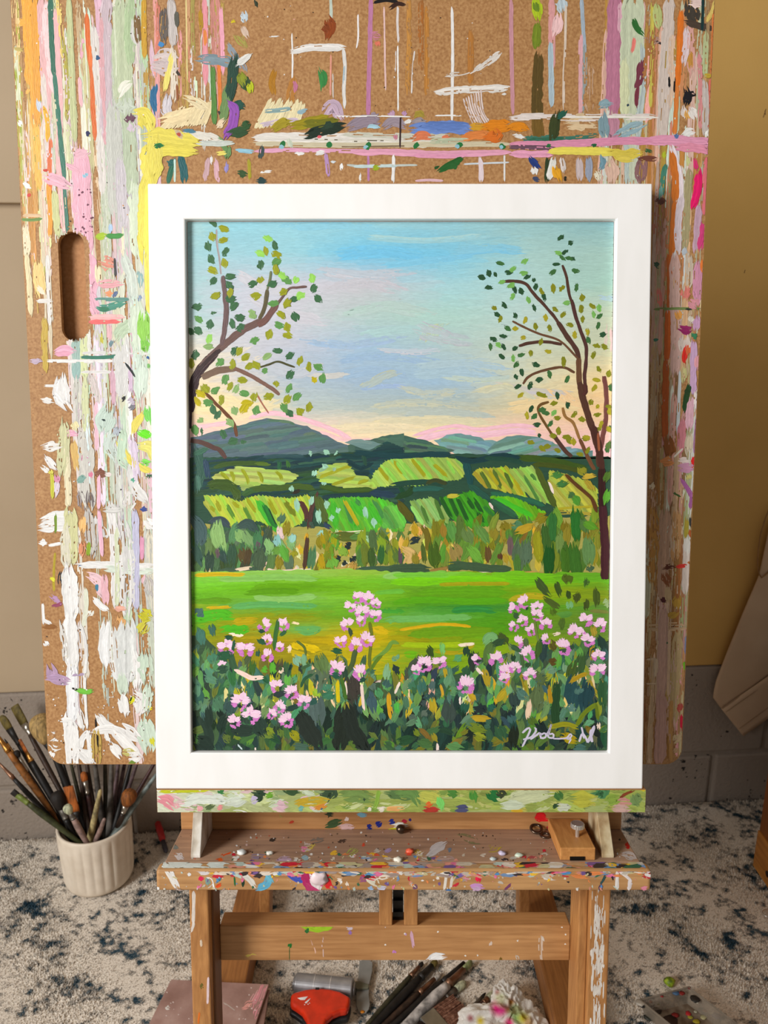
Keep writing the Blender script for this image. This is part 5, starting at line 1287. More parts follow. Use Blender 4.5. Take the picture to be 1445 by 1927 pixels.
for w, c, p, d in ((80, (236, 216, 170), (930, 680, 1010, 660, 1080, 620), .25), (60, (238, 222, 180), (1060, 560, 1120, 580, 1180, 620), .25), (30, (92, 142, 66), (1205, 380, 1210, 500, 1215, 700), .05), (50, (116, 148, 90), (1290, 500, 1275, 600, 1260, 690), .1), (60, (40, 74, 60), (1325, 340, 1315, 460, 1300, 560), .1), (70, (52, 80, 40), (1370, 440, 1400, 500), .05), (50, (140, 150, 40), (1360, 420, 1380, 480), .05), (40, (190, 200, 30), (1415, 470, 1420, 520), 0), (60, (40, 84, 70), (1330, 590, 1380, 610), .05),
                   (56, (150, 84, 180), (1290, 580, 1325, 620, 1320, 700, 1280, 770), .02), (60, (50, 84, 50), (1300, 760, 1400, 740), .05), (50, (52, 90, 50), (1370, 720, 1410, 700), 0), (40, (236, 214, 180), (1230, 720, 1270, 680), .1), (14, (60, 50, 50), (1240, 630, 1245, 650), 0), (40, (226, 226, 220), (1340, 370, 1420, 310), .1), (30, (110, 150, 90), (1230, 770, 1290, 860), .1),
                   (44, (230, 226, 214), (1050, 760, 1150, 770, 1250, 790), .2), (30, (206, 214, 206), (1120, 810, 1230, 815, 1330, 810), .2), (24, (80, 130, 150), (1040, 740, 1110, 745), .2), (30, (40, 110, 84), (950, 1040, 970, 960, 990, 900), .1), (44, (30, 96, 100), (1020, 880, 1040, 960, 1045, 1030), .1), (40, (36, 100, 96), (950, 910, 980, 930), .15), (12, (200, 230, 220), (990, 900, 990, 1030), 0), (30, (206, 170, 176), (1180, 900, 1160, 1030), .2), (30, (226, 180, 190), (1220, 900, 1235, 1030), .2), (24, (150, 140, 200), (1285, 920, 1280, 980), .1), (14, WH, (1195, 880, 1200, 930), 0), (40, (60, 90, 50), (1350, 980, 1400, 990), .05), (20, (170, 160, 40), (1410, 900, 1415, 1020), .1), (50, (110, 150, 90), (1290, 830, 1280, 890), .05), (26, (236, 220, 110), (1230, 870, 1280, 865), .1), (24, (150, 200, 220), (1340, 850, 1440, 860), .2),
                   (70, YEL, (765, 640, 830, 650, 860, 740), 0), (60, (228, 214, 84), (800, 660, 820, 720), 0), (90, YEL, (830, 775, 920, 770, 1020, 790, 1120, 805), 0), (70, (232, 218, 90), (870, 850, 980, 850, 1105, 862), 0), (126, YEL, (862, 800, 862, 900, 860, 1040), 0), (96, (230, 216, 90), (840, 1000, 830, 1150, 825, 1445), 0), (30, (30, 120, 60), (875, 835, 900, 825, 925, 828), 0), (30, (200, 180, 150), (1000, 740, 1030, 780), .1), (20, (190, 80, 60), (1005, 755, 1025, 770), 0),
                   (60, (110, 70, 90), (738, 650, 738, 690), .2), (50, (216, 200, 214), (745, 700, 745, 750), .1), (54, (240, 240, 226), (680, 540, 705, 490, 740, 470), 0), (110, (196, 206, 190), (705, 570, 710, 640), .15),
                   (100, PK, (455, 860, 462, 1000, 468, 1200, 482, 1445), 0), (60, (240, 190, 204), (430, 880, 500, 860), 0), (34, (236, 180, 196), (370, 930, 410, 950, 450, 975), 0), (66, (238, 184, 200), (258, 1000, 310, 1020, 390, 1055), 0), (30, (70, 150, 70), (600, 1335, 660, 1338, 700, 1330), .1), (44, (170, 200, 40), (548, 1345, 600, 1335), 0), (24, (170, 200, 230), (625, 1270, 628, 1320), .1), (30, (150, 200, 220), (478, 985, 490, 1000), .1),
                   (26, WH, (130, 1035, 175, 1065), 0), (30, WH, (105, 690, 125, 710), 0), (20, (240, 180, 90), (150, 530, 170, 500), .1), (26, (200, 210, 225), (215, 560, 225, 630), .2), (50, (240, 226, 190), (140, 1290, 150, 1380, 150, 1440), .05)):
    S(w, c, *p, dry=d)
D(12, (210, 60, 40), 258, 965, 165, 1105); D(22, (245, 176, 70), 128, 130); D(14, (36, 40, 90), 498, 757); D(10, (40, 100, 60), 900, 828); D(14, (50, 90, 130), 555, 330); D(16, (70, 140, 200), 912, 250)
for k in range(34): D(R_.uniform(3, 7), (110, 60, 80), R_.uniform(420, 530), R_.uniform(1060, 1445))

# region B: top centre, bare board with runs
B_()
for w, c, p, d in ((26, (196, 130, 170), (657, -20, 652, 200, 646, 420, 640, 660), .0), (14, (190, 130, 180), (640, 880, 642, 960, 642, 1030), .1), (10, (236, 200, 196), (730, 40, 733, 200, 736, 380, 740, 510), .05), (13, (236, 228, 226), (808, 40, 806, 140, 812, 240), .1), (9, WH, (808, 260, 809, 430, 810, 630), .1), (8, (232, 226, 226), (797, 290, 793, 410), .3), (8, (236, 232, 230), (903, 290, 893, 380, 886, 530), .2), (17, (236, 234, 232), (1115, 40, 1118, 200, 1118, 400, 1114, 690), .05), (10, (240, 236, 236), (582, 80, 584, 200, 576, 270), .1), (9, (238, 236, 234), (208, 190, 212, 330, 210, 450), .1),
                   (42, (234, 232, 228), (205, 292, 300, 272, 400, 268, 500, 272), .12), (20, (228, 226, 222), (500, 270, 508, 380, 503, 500, 508, 610), .1), (12, (176, 196, 206), (505, 380, 500, 480), .3), (16, (200, 214, 200), (428, -20, 432, 110), .05), (60, (146, 70, 26), (412, 105, 425, 150, 410, 210), .0), (46, (132, 62, 22), (390, 140, 410, 180), 0), (10, (232, 160, 140), (430, 310, 428, 420, 426, 540), .05), (8, (210, 200, 190), (440, 420, 442, 560), .3), (44, (60, 140, 70), (370, 395, 385, 440, 380, 500), .1), (36, (180, 124, 30), (110, 405, 95, 460, 105, 530), 0), (50, (190, 130, 60), (195, 590, 205, 520, 225, 440), .25), (30, (196, 120, 150), (225, 460, 225, 520), .2), (8, WH, (80, 208, 140, 206), .2), (10, (226, 170, 150), (140, 108, 240, 112), .6),
                   (20, (30, 26, 26), (670, 14, 740, 2, 820, 14), .05), (26, (60, 36, 28), (770, 45, 810, 22, 850, 30), .05), (60, (200, 130, 150), (660, 200, 710, 210), .45), (30, (222, 120, 96), (690, 230, 700, 260), .15), (30, (196, 140, 70), (870, 0, 872, 250, 862, 540), .3), (26, (190, 130, 60), (970, 40, 972, 250, 970, 540), .35), (30, (176, 110, 50), (940, 0, 938, 200, 940, 400), .45), (34, (184, 124, 60), (1222, 180, 1220, 350, 1220, 470), .3), (40, (226, 220, 212), (1250, 400, 1320, 350, 1395, 295), .35), (30, (222, 214, 206), (1080, 430, 1200, 410, 1320, 340), .55), (44, (230, 226, 220), (1020, 525, 1150, 510, 1300, 505, 1430, 500), .2), (14, WH, (1400, 535, 1420, 530), 0)):
    S(w, c, *p, dry=d)
for k in range(8): S(9, (226, 210, 206), 1180 + k * 14, 560 - k * 8, 1200 + k * 13, 620, 1235 + k * 14, 700, dry=.3)
for k in range(12): S(20, (236, 224, 180), 0 + k * 22, 730 - k * 3, 90 + k * 17, 560 + (k % 3) * 14, dry=.15)
for w, c, p, d in ((26, (150, 180, 180), (60, 632, 140, 625, 200, 615), .2), (26, (150, 180, 190), (240, 640, 290, 625), .2), (30, (206, 190, 206), (30, 710, 140, 690, 240, 680), .3), (30, (236, 232, 226), (0, 770, 200, 765, 420, 770, 560, 765), .1), (40, (232, 228, 220), (0, 790, 300, 795, 600, 790, 850, 795), .15), (44, (226, 222, 208), (300, 815, 600, 810, 900, 815, 1200, 810), .2), (30, (210, 200, 170), (0, 815, 400, 822, 800, 820, 1445, 815), .35), (14, (120, 96, 70), (100, 830, 500, 835, 900, 830), .5), (12, (90, 80, 60), (300, 790, 700, 800, 1100, 785), .6), (30, (206, 206, 190), (500, 760, 800, 770, 1100, 765), .35),
                   (80, (200, 176, 196), (390, 650, 440, 600, 480, 660), .1), (56, (166, 150, 40), (100, 735, 150, 700, 200, 690), .02), (60, (160, 146, 30), (215, 715, 320, 690, 430, 665), .02), (50, (120, 120, 30), (280, 700, 380, 700, 470, 685), .1), (60, (34, 52, 40), (290, 765, 380, 740, 500, 715), .05), (40, (44, 66, 50), (380, 720, 450, 700), .05), (70, (150, 136, 150), (540, 720, 620, 690, 710, 690), .08), (40, (156, 142, 156), (660, 660, 690, 640), .1), (60, (160, 146, 158), (740, 720, 790, 690, 850, 720), .12), (40, (196, 160, 190), (770, 630, 775, 660), .1), (26, (190, 150, 190), (850, 630, 840, 660), .1), (34, (170, 150, 60), (900, 660, 930, 640, 960, 660), .15), (60, (160, 150, 156), (890, 700, 960, 690), .1), (70, (110, 140, 206), (880, 735, 1000, 725, 1120, 720, 1215, 740), .03), (50, (100, 132, 200), (960, 710, 1080, 715, 1180, 710), .05), (24, (170, 210, 226), (640, 720, 670, 715, 700, 725), 0), (22, WH, (850, 695, 885, 680), .1),
                   (50, (226, 130, 90), (900, 785, 940, 765, 990, 775), .02), (40, (230, 130, 90), (1065, 785, 1110, 790), 0), (50, (226, 136, 70), (1160, 790, 1230, 770, 1320, 760), .15), (44, (214, 160, 50), (1210, 720, 1300, 715), .1), (80, (226, 136, 30), (1300, 720, 1380, 715, 1450, 710), .02), (70, (222, 116, 40), (1300, 780, 1370, 770, 1360, 740), .1), (30, (200, 210, 190), (190, 790, 210, 840), .1), (30, (190, 200, 170), (1000, 800, 1200, 795), .3), (24, (200, 130, 150), (795, 765, 795, 790), .1), (16, (230, 100, 110), (350, 775, 380, 775), .0), (10, (60, 40, 40), (824, 660, 822, 750, 820, 840), .1),
                   (24, (232, 170, 200), (0, 858, 200, 850, 480, 856, 700, 858), .12), (36, (236, 170, 196), (560, 865, 750, 862, 950, 870, 1200, 870, 1445, 862), .0), (24, (230, 160, 190), (900, 880, 1050, 886, 1200, 880), 0), (20, WH, (230, 870, 280, 870), .1), (26, WH, (340, 870, 390, 862), .15), (24, (190, 150, 200), (400, 870, 408, 930, 415, 1000), .15), (20, WH, (785, 880, 783, 960, 780, 1030), 0), (12, (206, 216, 210), (520, 935, 650, 945, 800, 938, 920, 935), .1), (18, (200, 220, 220), (560, 945, 700, 940, 800, 940), .2), (30, (160, 180, 40), (665, 955, 700, 945), 0), (34, (40, 100, 44), (1040, 970, 1110, 930, 1175, 895), .02), (44, (46, 104, 50), (1100, 950, 1150, 930), 0), (16, (40, 84, 40), (1010, 955, 1040, 945), 0), (10, (210, 220, 226), (1180, 930, 1300, 925, 1440, 920), .2), (26, (236, 220, 226), (1275, 890, 1280, 960, 1280, 1030), .05), (10, WH, (1412, 880, 1412, 1030), .1), (14, (230, 190, 200), (905, 1025, 980, 1020, 1065, 1025), 0), (12, WH, (595, 980, 596, 1030), .1), (20, WH, (488, 930, 490, 960), 0), (14, WH, (30, 975, 90, 970), .2), (14, (220, 230, 236), (430, 915, 455, 920), 0), (30, (60, 80, 80), (30, 900, 40, 830), .2), (40, (40, 70, 70), (10, 1025, 60, 1025), 0), (18, (50, 60, 40), (0, 0, 10, 40), 0)):
    S(w, c, *p, dry=d)
for x, y in ((158, 815), (422, 818), (640, 828), (915, 822), (1155, 822), (1400, 828)): D(18, (40, 120, 64), x, y)
for x in (140, 620, 1135, 1385): D(13, (150, 200, 214), x + 8, 832)
S(8, WH, 450, 660, 560, 660, 700, 658, 880, 662, dry=.2); S(8, WH, 1020, 655, 1100, 654, 1170, 656, dry=.1)
for k in range(40): D(R_.uniform(1.5, 4), [(40, 34, 30), WH, (120, 84, 50)][k % 3], R_.uniform(20, 1420), R_.uniform(20, 620))

# region C: upper right
C_()
for w, c, p, d in ((22, (206, 150, 160), (5, -10, 6, 200, 10, 420, 14, 640), .1), (60, (176, 200, 40), (150, -10, 150, 40, 155, 100), .02), (40, (110, 140, 40), (140, 20, 150, 60), .1), (50, (120, 140, 40), (155, 130, 150, 200, 145, 270), .08), (60, (92, 74, 34), (160, 310, 155, 450, 150, 600, 155, 690), .04), (64, (120, 92, 40), (150, 640, 155, 720, 160, 790), .1), (36, (220, 160, 160), (230, -10, 232, 150, 235, 380), .1), (30, (176, 196, 206), (225, 240, 228, 400, 232, 600), .1), (70, (190, 206, 214), (285, -10, 290, 60), .05), (60, (236, 196, 196), (270, 90, 265, 150, 245, 200), .05), (14, (232, 214, 196), (312, 30, 308, 250, 300, 450, 300, 620), .25), (22, (170, 186, 200), (400, -10, 408, 150, 420, 300), .15), (26, (222, 170, 176), (395, 200, 395, 400, 395, 640), .15), (24, (150, 160, 160), (420, 250, 418, 400, 415, 640), .4), (60, (206, 170, 140), (440, 350, 440, 500, 440, 640), .55),
                   (84, (190, 124, 150), (590, -20, 585, 200, 580, 420, 572, 640), .0), (70, (196, 140, 160), (575, 640, 580, 720, 580, 790), .1), (30, (230, 180, 196), (615, 20, 618, 100, 612, 180), .1), (130, (204, 214, 184), (690, -30, 685, 200, 680, 420, 680, 700), .0), (50, (216, 222, 180), (640, 330, 640, 500, 640, 640), .08), (40, (184, 198, 196), (740, 250, 745, 450, 725, 640, 715, 780), .1), (44, (190, 206, 200), (640, 700, 660, 850, 660, 1020), .05), (50, (206, 214, 190), (680, 760, 690, 900, 690, 1020), .1), (34, (50, 110, 50), (690, 110, 710, 160, 740, 190), .0), (20, (236, 130, 120), (695, 215, 690, 260, 680, 290), .0), (44, (124, 60, 76), (735, 340, 725, 440, 705, 500), .1), (24, (124, 56, 70), (715, 480, 708, 540, 708, 600), .1), (12, (40, 60, 80), (658, 580, 660, 600), 0), (12, (40, 34, 40), (810, 225, 860, 255), 0), (50, (170, 140, 130), (760, 225, 830, 225), .25),
                   (20, (206, 196, 90), (795, 30, 795, 300, 785, 600), .15), (50, (190, 200, 130), (820, 30, 825, 90, 835, 150), .15), (60, (176, 120, 70), (790, 180, 775, 350, 770, 500), .45), (70, (214, 200, 190), (890, -10, 885, 150, 870, 350, 860, 600, 850, 800), .15), (40, (226, 196, 170), (910, 200, 905, 400, 900, 600), .3), (34, (226, 120, 40), (955, 60, 950, 250, 940, 420, 930, 500), .05), (26, (220, 130, 60), (935, 480, 928, 620, 920, 760), .15), (40, (226, 206, 210), (990, 160, 985, 260, 970, 360), .08), (40, (224, 170, 160), (1010, 100, 1015, 250, 1010, 420), .35), (30, (206, 150, 70), (1010, 300, 1012, 380), .2), (90, (70, 64, 56), (1010, 20, 1020, 80, 1050, 130), .2), (40, (80, 66, 56), (990, 130, 1060, 145, 1130, 165), .1), (60, (240, 214, 206), (1010, 15, 1050, 20, 1075, 30), .02), (16, (30, 60, 60), (1080, -10, 1078, 80, 1075, 170), .0), (24, (170, 140, 100), (1105, 0, 1105, 150, 1105, 300), .3), (26, (226, 200, 110), (1150, 0, 1135, 60, 1100, 120), .05), (18, (226, 130, 70), (1140, 60, 1135, 250, 1130, 430), .1), (18, (226, 116, 100), (1120, 440, 1118, 600, 1112, 720), .05), (30, (190, 200, 150), (1095, 180, 1095, 300, 1090, 430), .15), (26, (200, 170, 60), (1090, 425, 1130, 425), .05), (26, (224, 150, 150), (1060, 300, 1065, 500, 1065, 720), .2), (36, (206, 196, 190), (1090, 450, 1095, 600, 1090, 760), .25), (50, (30, 30, 36), (985, 500, 995, 540, 985, 585), .1), (30, (34, 30, 34), (1000, 520, 1040, 530), .2), (12, (30, 30, 30), (890, 430, 892, 490), 0), (10, (30, 30, 30), (922, 430, 918, 520), .1), (40, (226, 214, 206), (970, 600, 975, 660), .1), (30, (226, 170, 90), (990, 620, 995, 670), .1), (50, (240, 234, 228), (1010, 610, 1035, 660), .05), (50, (240, 240, 236), (970, 760, 1000, 740, 1025, 735), .02), (44, (244, 244, 238), (1105, 770, 1115, 730), 0),
                   (100, (226, 200, 160), (330, 700, 400, 690, 470, 700), .35), (40, (236, 226, 220), (0, 660, 150, 655, 400, 660, 600, 660, 820, 655), .3), (10, (240, 236, 226), (300, 658, 500, 656, 830, 660), .15), (40, (64, 120, 104), (80, 780, 200, 775, 400, 770, 500, 760), .25), (26, (50, 104, 80), (100, 785, 200, 785, 300, 778), .1), (60, (60, 70, 36), (255, 640, 245, 720, 235, 780), .06), (34, (40, 96, 80), (270, 660, 310, 620), .1), (50, (140, 170, 180), (500, 600, 530, 580, 565, 580), .1), (60, (130, 160, 170), (520, 640, 520, 700, 530, 760), .15), (60, (150, 180, 190), (600, 760, 680, 720, 740, 700), .3), (60, (226, 140, 30), (0, 720, 40, 710, 100, 730), .05), (26, (236, 232, 226), (20, 760, 80, 770), .1),
                   (44, (226, 150, 180), (0, 815, 200, 812, 400, 805, 640, 790, 850, 795), .12), (26, (110, 80, 96), (0, 825, 150, 828, 260, 835), .35), (60, (232, 160, 190), (780, 790, 900, 785, 1020, 795, 1120, 800), .08), (50, (230, 150, 176), (930, 830, 1030, 830, 1120, 850), .15), (40, (236, 166, 196), (0, 862, 120, 865, 240, 862), 0), (44, YEL, (220, 850, 350, 845, 500, 850, 620, 855), .0), (60, (226, 206, 84), (560, 860, 640, 870, 730, 855), .0), (40, (226, 206, 90), (600, 890, 680, 895), .05), (30, (60, 100, 60), (755, 845, 790, 855), .1), (20, (40, 110, 60), (200, 820, 230, 815), 0), (20, (36, 100, 60), (455, 820, 480, 812), 0), (24, (90, 120, 170), (920, 775, 938, 755), 0),
                   (40, (40, 64, 130), (110, 885, 130, 910, 160, 940), .0), (40, (240, 240, 236), (130, 940, 140, 980), .0), (30, (70, 80, 110), (130, 1000, 160, 1010), .05), (36, (50, 66, 40), (215, 885, 210, 950, 205, 1010), .06), (40, (236, 236, 230), (245, 890, 230, 950, 215, 1010), .05), (50, (230, 166, 40), (250, 940, 260, 970, 275, 1010), .02), (24, (40, 40, 30), (300, 1000, 315, 1005), 0), (30, (230, 220, 214), (290, 890, 300, 960), .25), (40, (206, 190, 190), (385, 890, 390, 1010), .2), (40, (160, 170, 190), (440, 890, 440, 1010), .1), (40, (120, 160, 176), (510, 880, 520, 920, 505, 945), .05), (80, (226, 190, 170), (560, 900, 570, 960, 570, 1020), .15), (70, (150, 110, 110), (740, 900, 730, 960, 730, 1020), .15), (30, (120, 70, 56), (720, 890, 820, 890), .2), (40, (226, 220, 196), (480, 960, 500, 1010), .1)):
    S(w, c, *p, dry=d)
for w, c, p, d in ((30, (70, 130, 110), (870, 920, 855, 1000, 845, 1100), .15), (26, (180, 190, 50), (860, 850, 865, 890), .1), (36, (236, 224, 230), (905, 820, 925, 900, 950, 1000, 955, 1140), .05), (40, (206, 116, 44), (905, 860, 925, 1000, 925, 1130), .1), (40, (200, 110, 40), (925, 1130, 915, 1280, 905, 1430), .08), (40, (170, 160, 120), (1005, 950, 990, 1150, 980, 1400), .2), (40, (214, 200, 206), (960, 1100, 940, 1250, 940, 1420), .15), (40, (206, 170, 190), (1060, 1150, 1050, 1250, 1040, 1400), .15), (44, (236, 30, 110), (1052, 970, 1050, 1060, 1022, 1165), .0), (30, (226, 60, 120), (1030, 890, 1040, 960), .25), (26, (230, 120, 130), (1100, 880, 1090, 1000, 1085, 1200), .1), (50, (216, 70, 130), (1080, 1260, 1085, 1310, 1065, 1390), .1), (30, (206, 210, 150), (990, 880, 1000, 930), .1), (60, (190, 130, 110), (830, 1050, 825, 1250, 820, 1430), .5), (40, (110, 70, 60), (820, 1130, 870, 1130), .25), (30, (190, 200, 210), (980, 1390, 970, 1430), .1), (24, (110, 160, 150), (845, 1040, 840, 1110), .2)):
    S(w, c, *p, dry=d)

# region F and G: right strip beside the frame
F_()
for w, c, p, d in ((44, (190, 100, 40), (640, 0, 640, 200, 640, 400), .1), (46, (200, 100, 36), (630, 420, 625, 600, 620, 800), .06), (50, (190, 96, 36), (615, 800, 610, 1000, 605, 1200, 610, 1380), .12), (90, (150, 90, 40), (630, 1380, 640, 1460, 645, 1530), .08), (80, (206, 170, 160), (680, 0, 680, 300, 690, 600, 680, 900), .25), (60, (206, 190, 170), (790, 0, 790, 150, 780, 240), .3), (70, (214, 150, 176), (860, 60, 850, 200, 845, 340), .06), (80, (226, 130, 120), (760, 250, 760, 330), .25), (90, (220, 150, 160), (800, 350, 840, 390), .15), (40, (220, 130, 120), (560, 260, 570, 380), .25), (40, (236, 130, 60), (895, 30, 890, 130), .1), (26, (226, 206, 160), (885, 330, 880, 420), .1), (20, (120, 140, 80), (520, 410, 700, 405, 890, 405), .4), (60, (226, 160, 80), (700, 430, 720, 480), .15), (50, (222, 214, 200), (810, 470, 800, 510), .15), (60, (206, 160, 196), (850, 470, 840, 560), .1), (70, (150, 40, 100), (720, 555, 760, 570, 800, 560), .02), (40, (60, 130, 90), (815, 590, 840, 630), .05), (24, (60, 120, 100), (515, 645, 550, 640), .1), (100, (222, 206, 196), (760, 620, 745, 720), .25), (44, (226, 50, 40), (770, 690, 755, 760, 755, 810), .02), (50, (222, 110, 70), (790, 690, 780, 750), .1), (50, (206, 170, 206), (825, 660, 820, 850, 820, 1050), .03), (50, (226, 160, 170), (850, 760, 850, 860), .15), (50, (206, 200, 140), (750, 860, 745, 960), .2), (40, (40, 74, 40), (790, 980, 770, 1060, 748, 1180), .0), (50, (44, 70, 40), (760, 1040, 790, 1030), 0), (60, (222, 176, 190), (800, 1080, 790, 1200, 790, 1320), .06), (40, (236, 224, 220), (845, 1020, 840, 1160), .1), (30, (180, 130, 170), (850, 1240, 840, 1350, 830, 1500), .1), (60, (206, 130, 140), (735, 1250, 730, 1380, 720, 1500), .2), (70, (210, 196, 170), (790, 1350, 785, 1500), .2), (80, (226, 150, 90), (580, 1560, 660, 1555), .2), (50, (230, 214, 206), (720, 1550, 800, 1555), .15), (36, (226, 40, 40), (822, 1525, 822, 1600), .0), (80, (206, 150, 180), (720, 1610, 820, 1605), .1), (36, (170, 100, 160), (725, 1690, 780, 1770, 810, 1840, 795, 1920), .0), (50, (206, 196, 120), (780, 1660, 790, 1690), .1), (16, (70, 100, 50), (670, 1795, 720, 1825), 0), (40, (226, 210, 180), (500, 1760, 520, 1720), .1), (70, (170, 120, 60), (560, 1600, 560, 1900), .4), (90, (190, 160, 120), (540, 700, 540, 1000, 530, 1300), .5), (40, (60, 90, 70), (530, 60, 560, 90), .2), (14, (230, 220, 206), (670, 1530, 740, 1460), .1), (14, (50, 60, 50), (760, 408, 810, 410), .1)):
    S(w, c, *p, dry=d)
G_()
for w, c, p, d in ((80, (196, 160, 136), (540, 0, 530, 200, 525, 420, 530, 600), .12), (70, (190, 140, 70), (460, 0, 465, 200, 450, 480), .3), (70, (196, 150, 100), (620, 20, 620, 150, 610, 320), .35), (50, (220, 206, 196), (685, 200, 680, 400, 675, 560), .06), (50, (226, 222, 214), (690, 190, 690, 300), .1), (26, (60, 60, 56), (710, 50, 715, 120), .2), (30, (176, 160, 60), (685, 60, 680, 180), .1), (30, (190, 100, 50), (710, 130, 712, 180), .0), (24, (220, 60, 50), (615, 380, 685, 372), .05), (20, (200, 120, 60), (690, 355, 712, 350), .05), (40, (100, 50, 30), (530, 390, 580, 375, 610, 380), .3), (70, (150, 90, 50), (540, 430, 560, 500), .2), (50, (206, 180, 140), (560, 520, 560, 620), .15), (34, (84, 30, 36), (510, 585, 545, 620), .0), (60, (190, 150, 60), (620, 580, 615, 660), .08), (50, (186, 150, 60), (560, 720, 620, 690), .12), (24, (206, 176, 140), (420, 770, 550, 765, 690, 765), .3), (24, (206, 176, 140), (420, 800, 550, 800, 690, 795), .35), (70, (200, 164, 150), (530, 680, 525, 850, 520, 1050, 515, 1250), .05), (80, (200, 160, 150), (515, 1240, 515, 1400, 510, 1560, 505, 1700), .03), (20, (220, 190, 160), (570, 800, 565, 1000, 560, 1250), .1), (70, (200, 176, 130), (620, 820, 620, 1000, 610, 1200, 600, 1400), .3), (30, (196, 150, 90), (580, 1280, 575, 1450, 580, 1690), .2), (26, (120, 190, 50), (668, 1020, 678, 1080), .0), (24, (140, 150, 190), (685, 840, 680, 960), .1), (44, (200, 90, 80), (640, 1300, 640, 1350), .1), (34, (226, 30, 70), (655, 1370, 655, 1480), .0), (60, (214, 190, 150), (600, 1550, 640, 1510), .15), (36, (206, 170, 130), (595, 1620, 620, 1605), .1), (14, (90, 110, 80), (550, 885, 555, 895), 0), (20, (90, 60, 40), (595, 775, 600, 780), 0), (14, (214, 190, 160), (415, 1000, 490, 1000), .2), (12, (214, 190, 160), (415, 1165, 480, 1165), .25), (30, (206, 186, 160), (480, 1000, 475, 1120), .2), (30, (200, 170, 140), (440, 1000, 435, 1300), .6)):
    S(w, c, *p, dry=d)

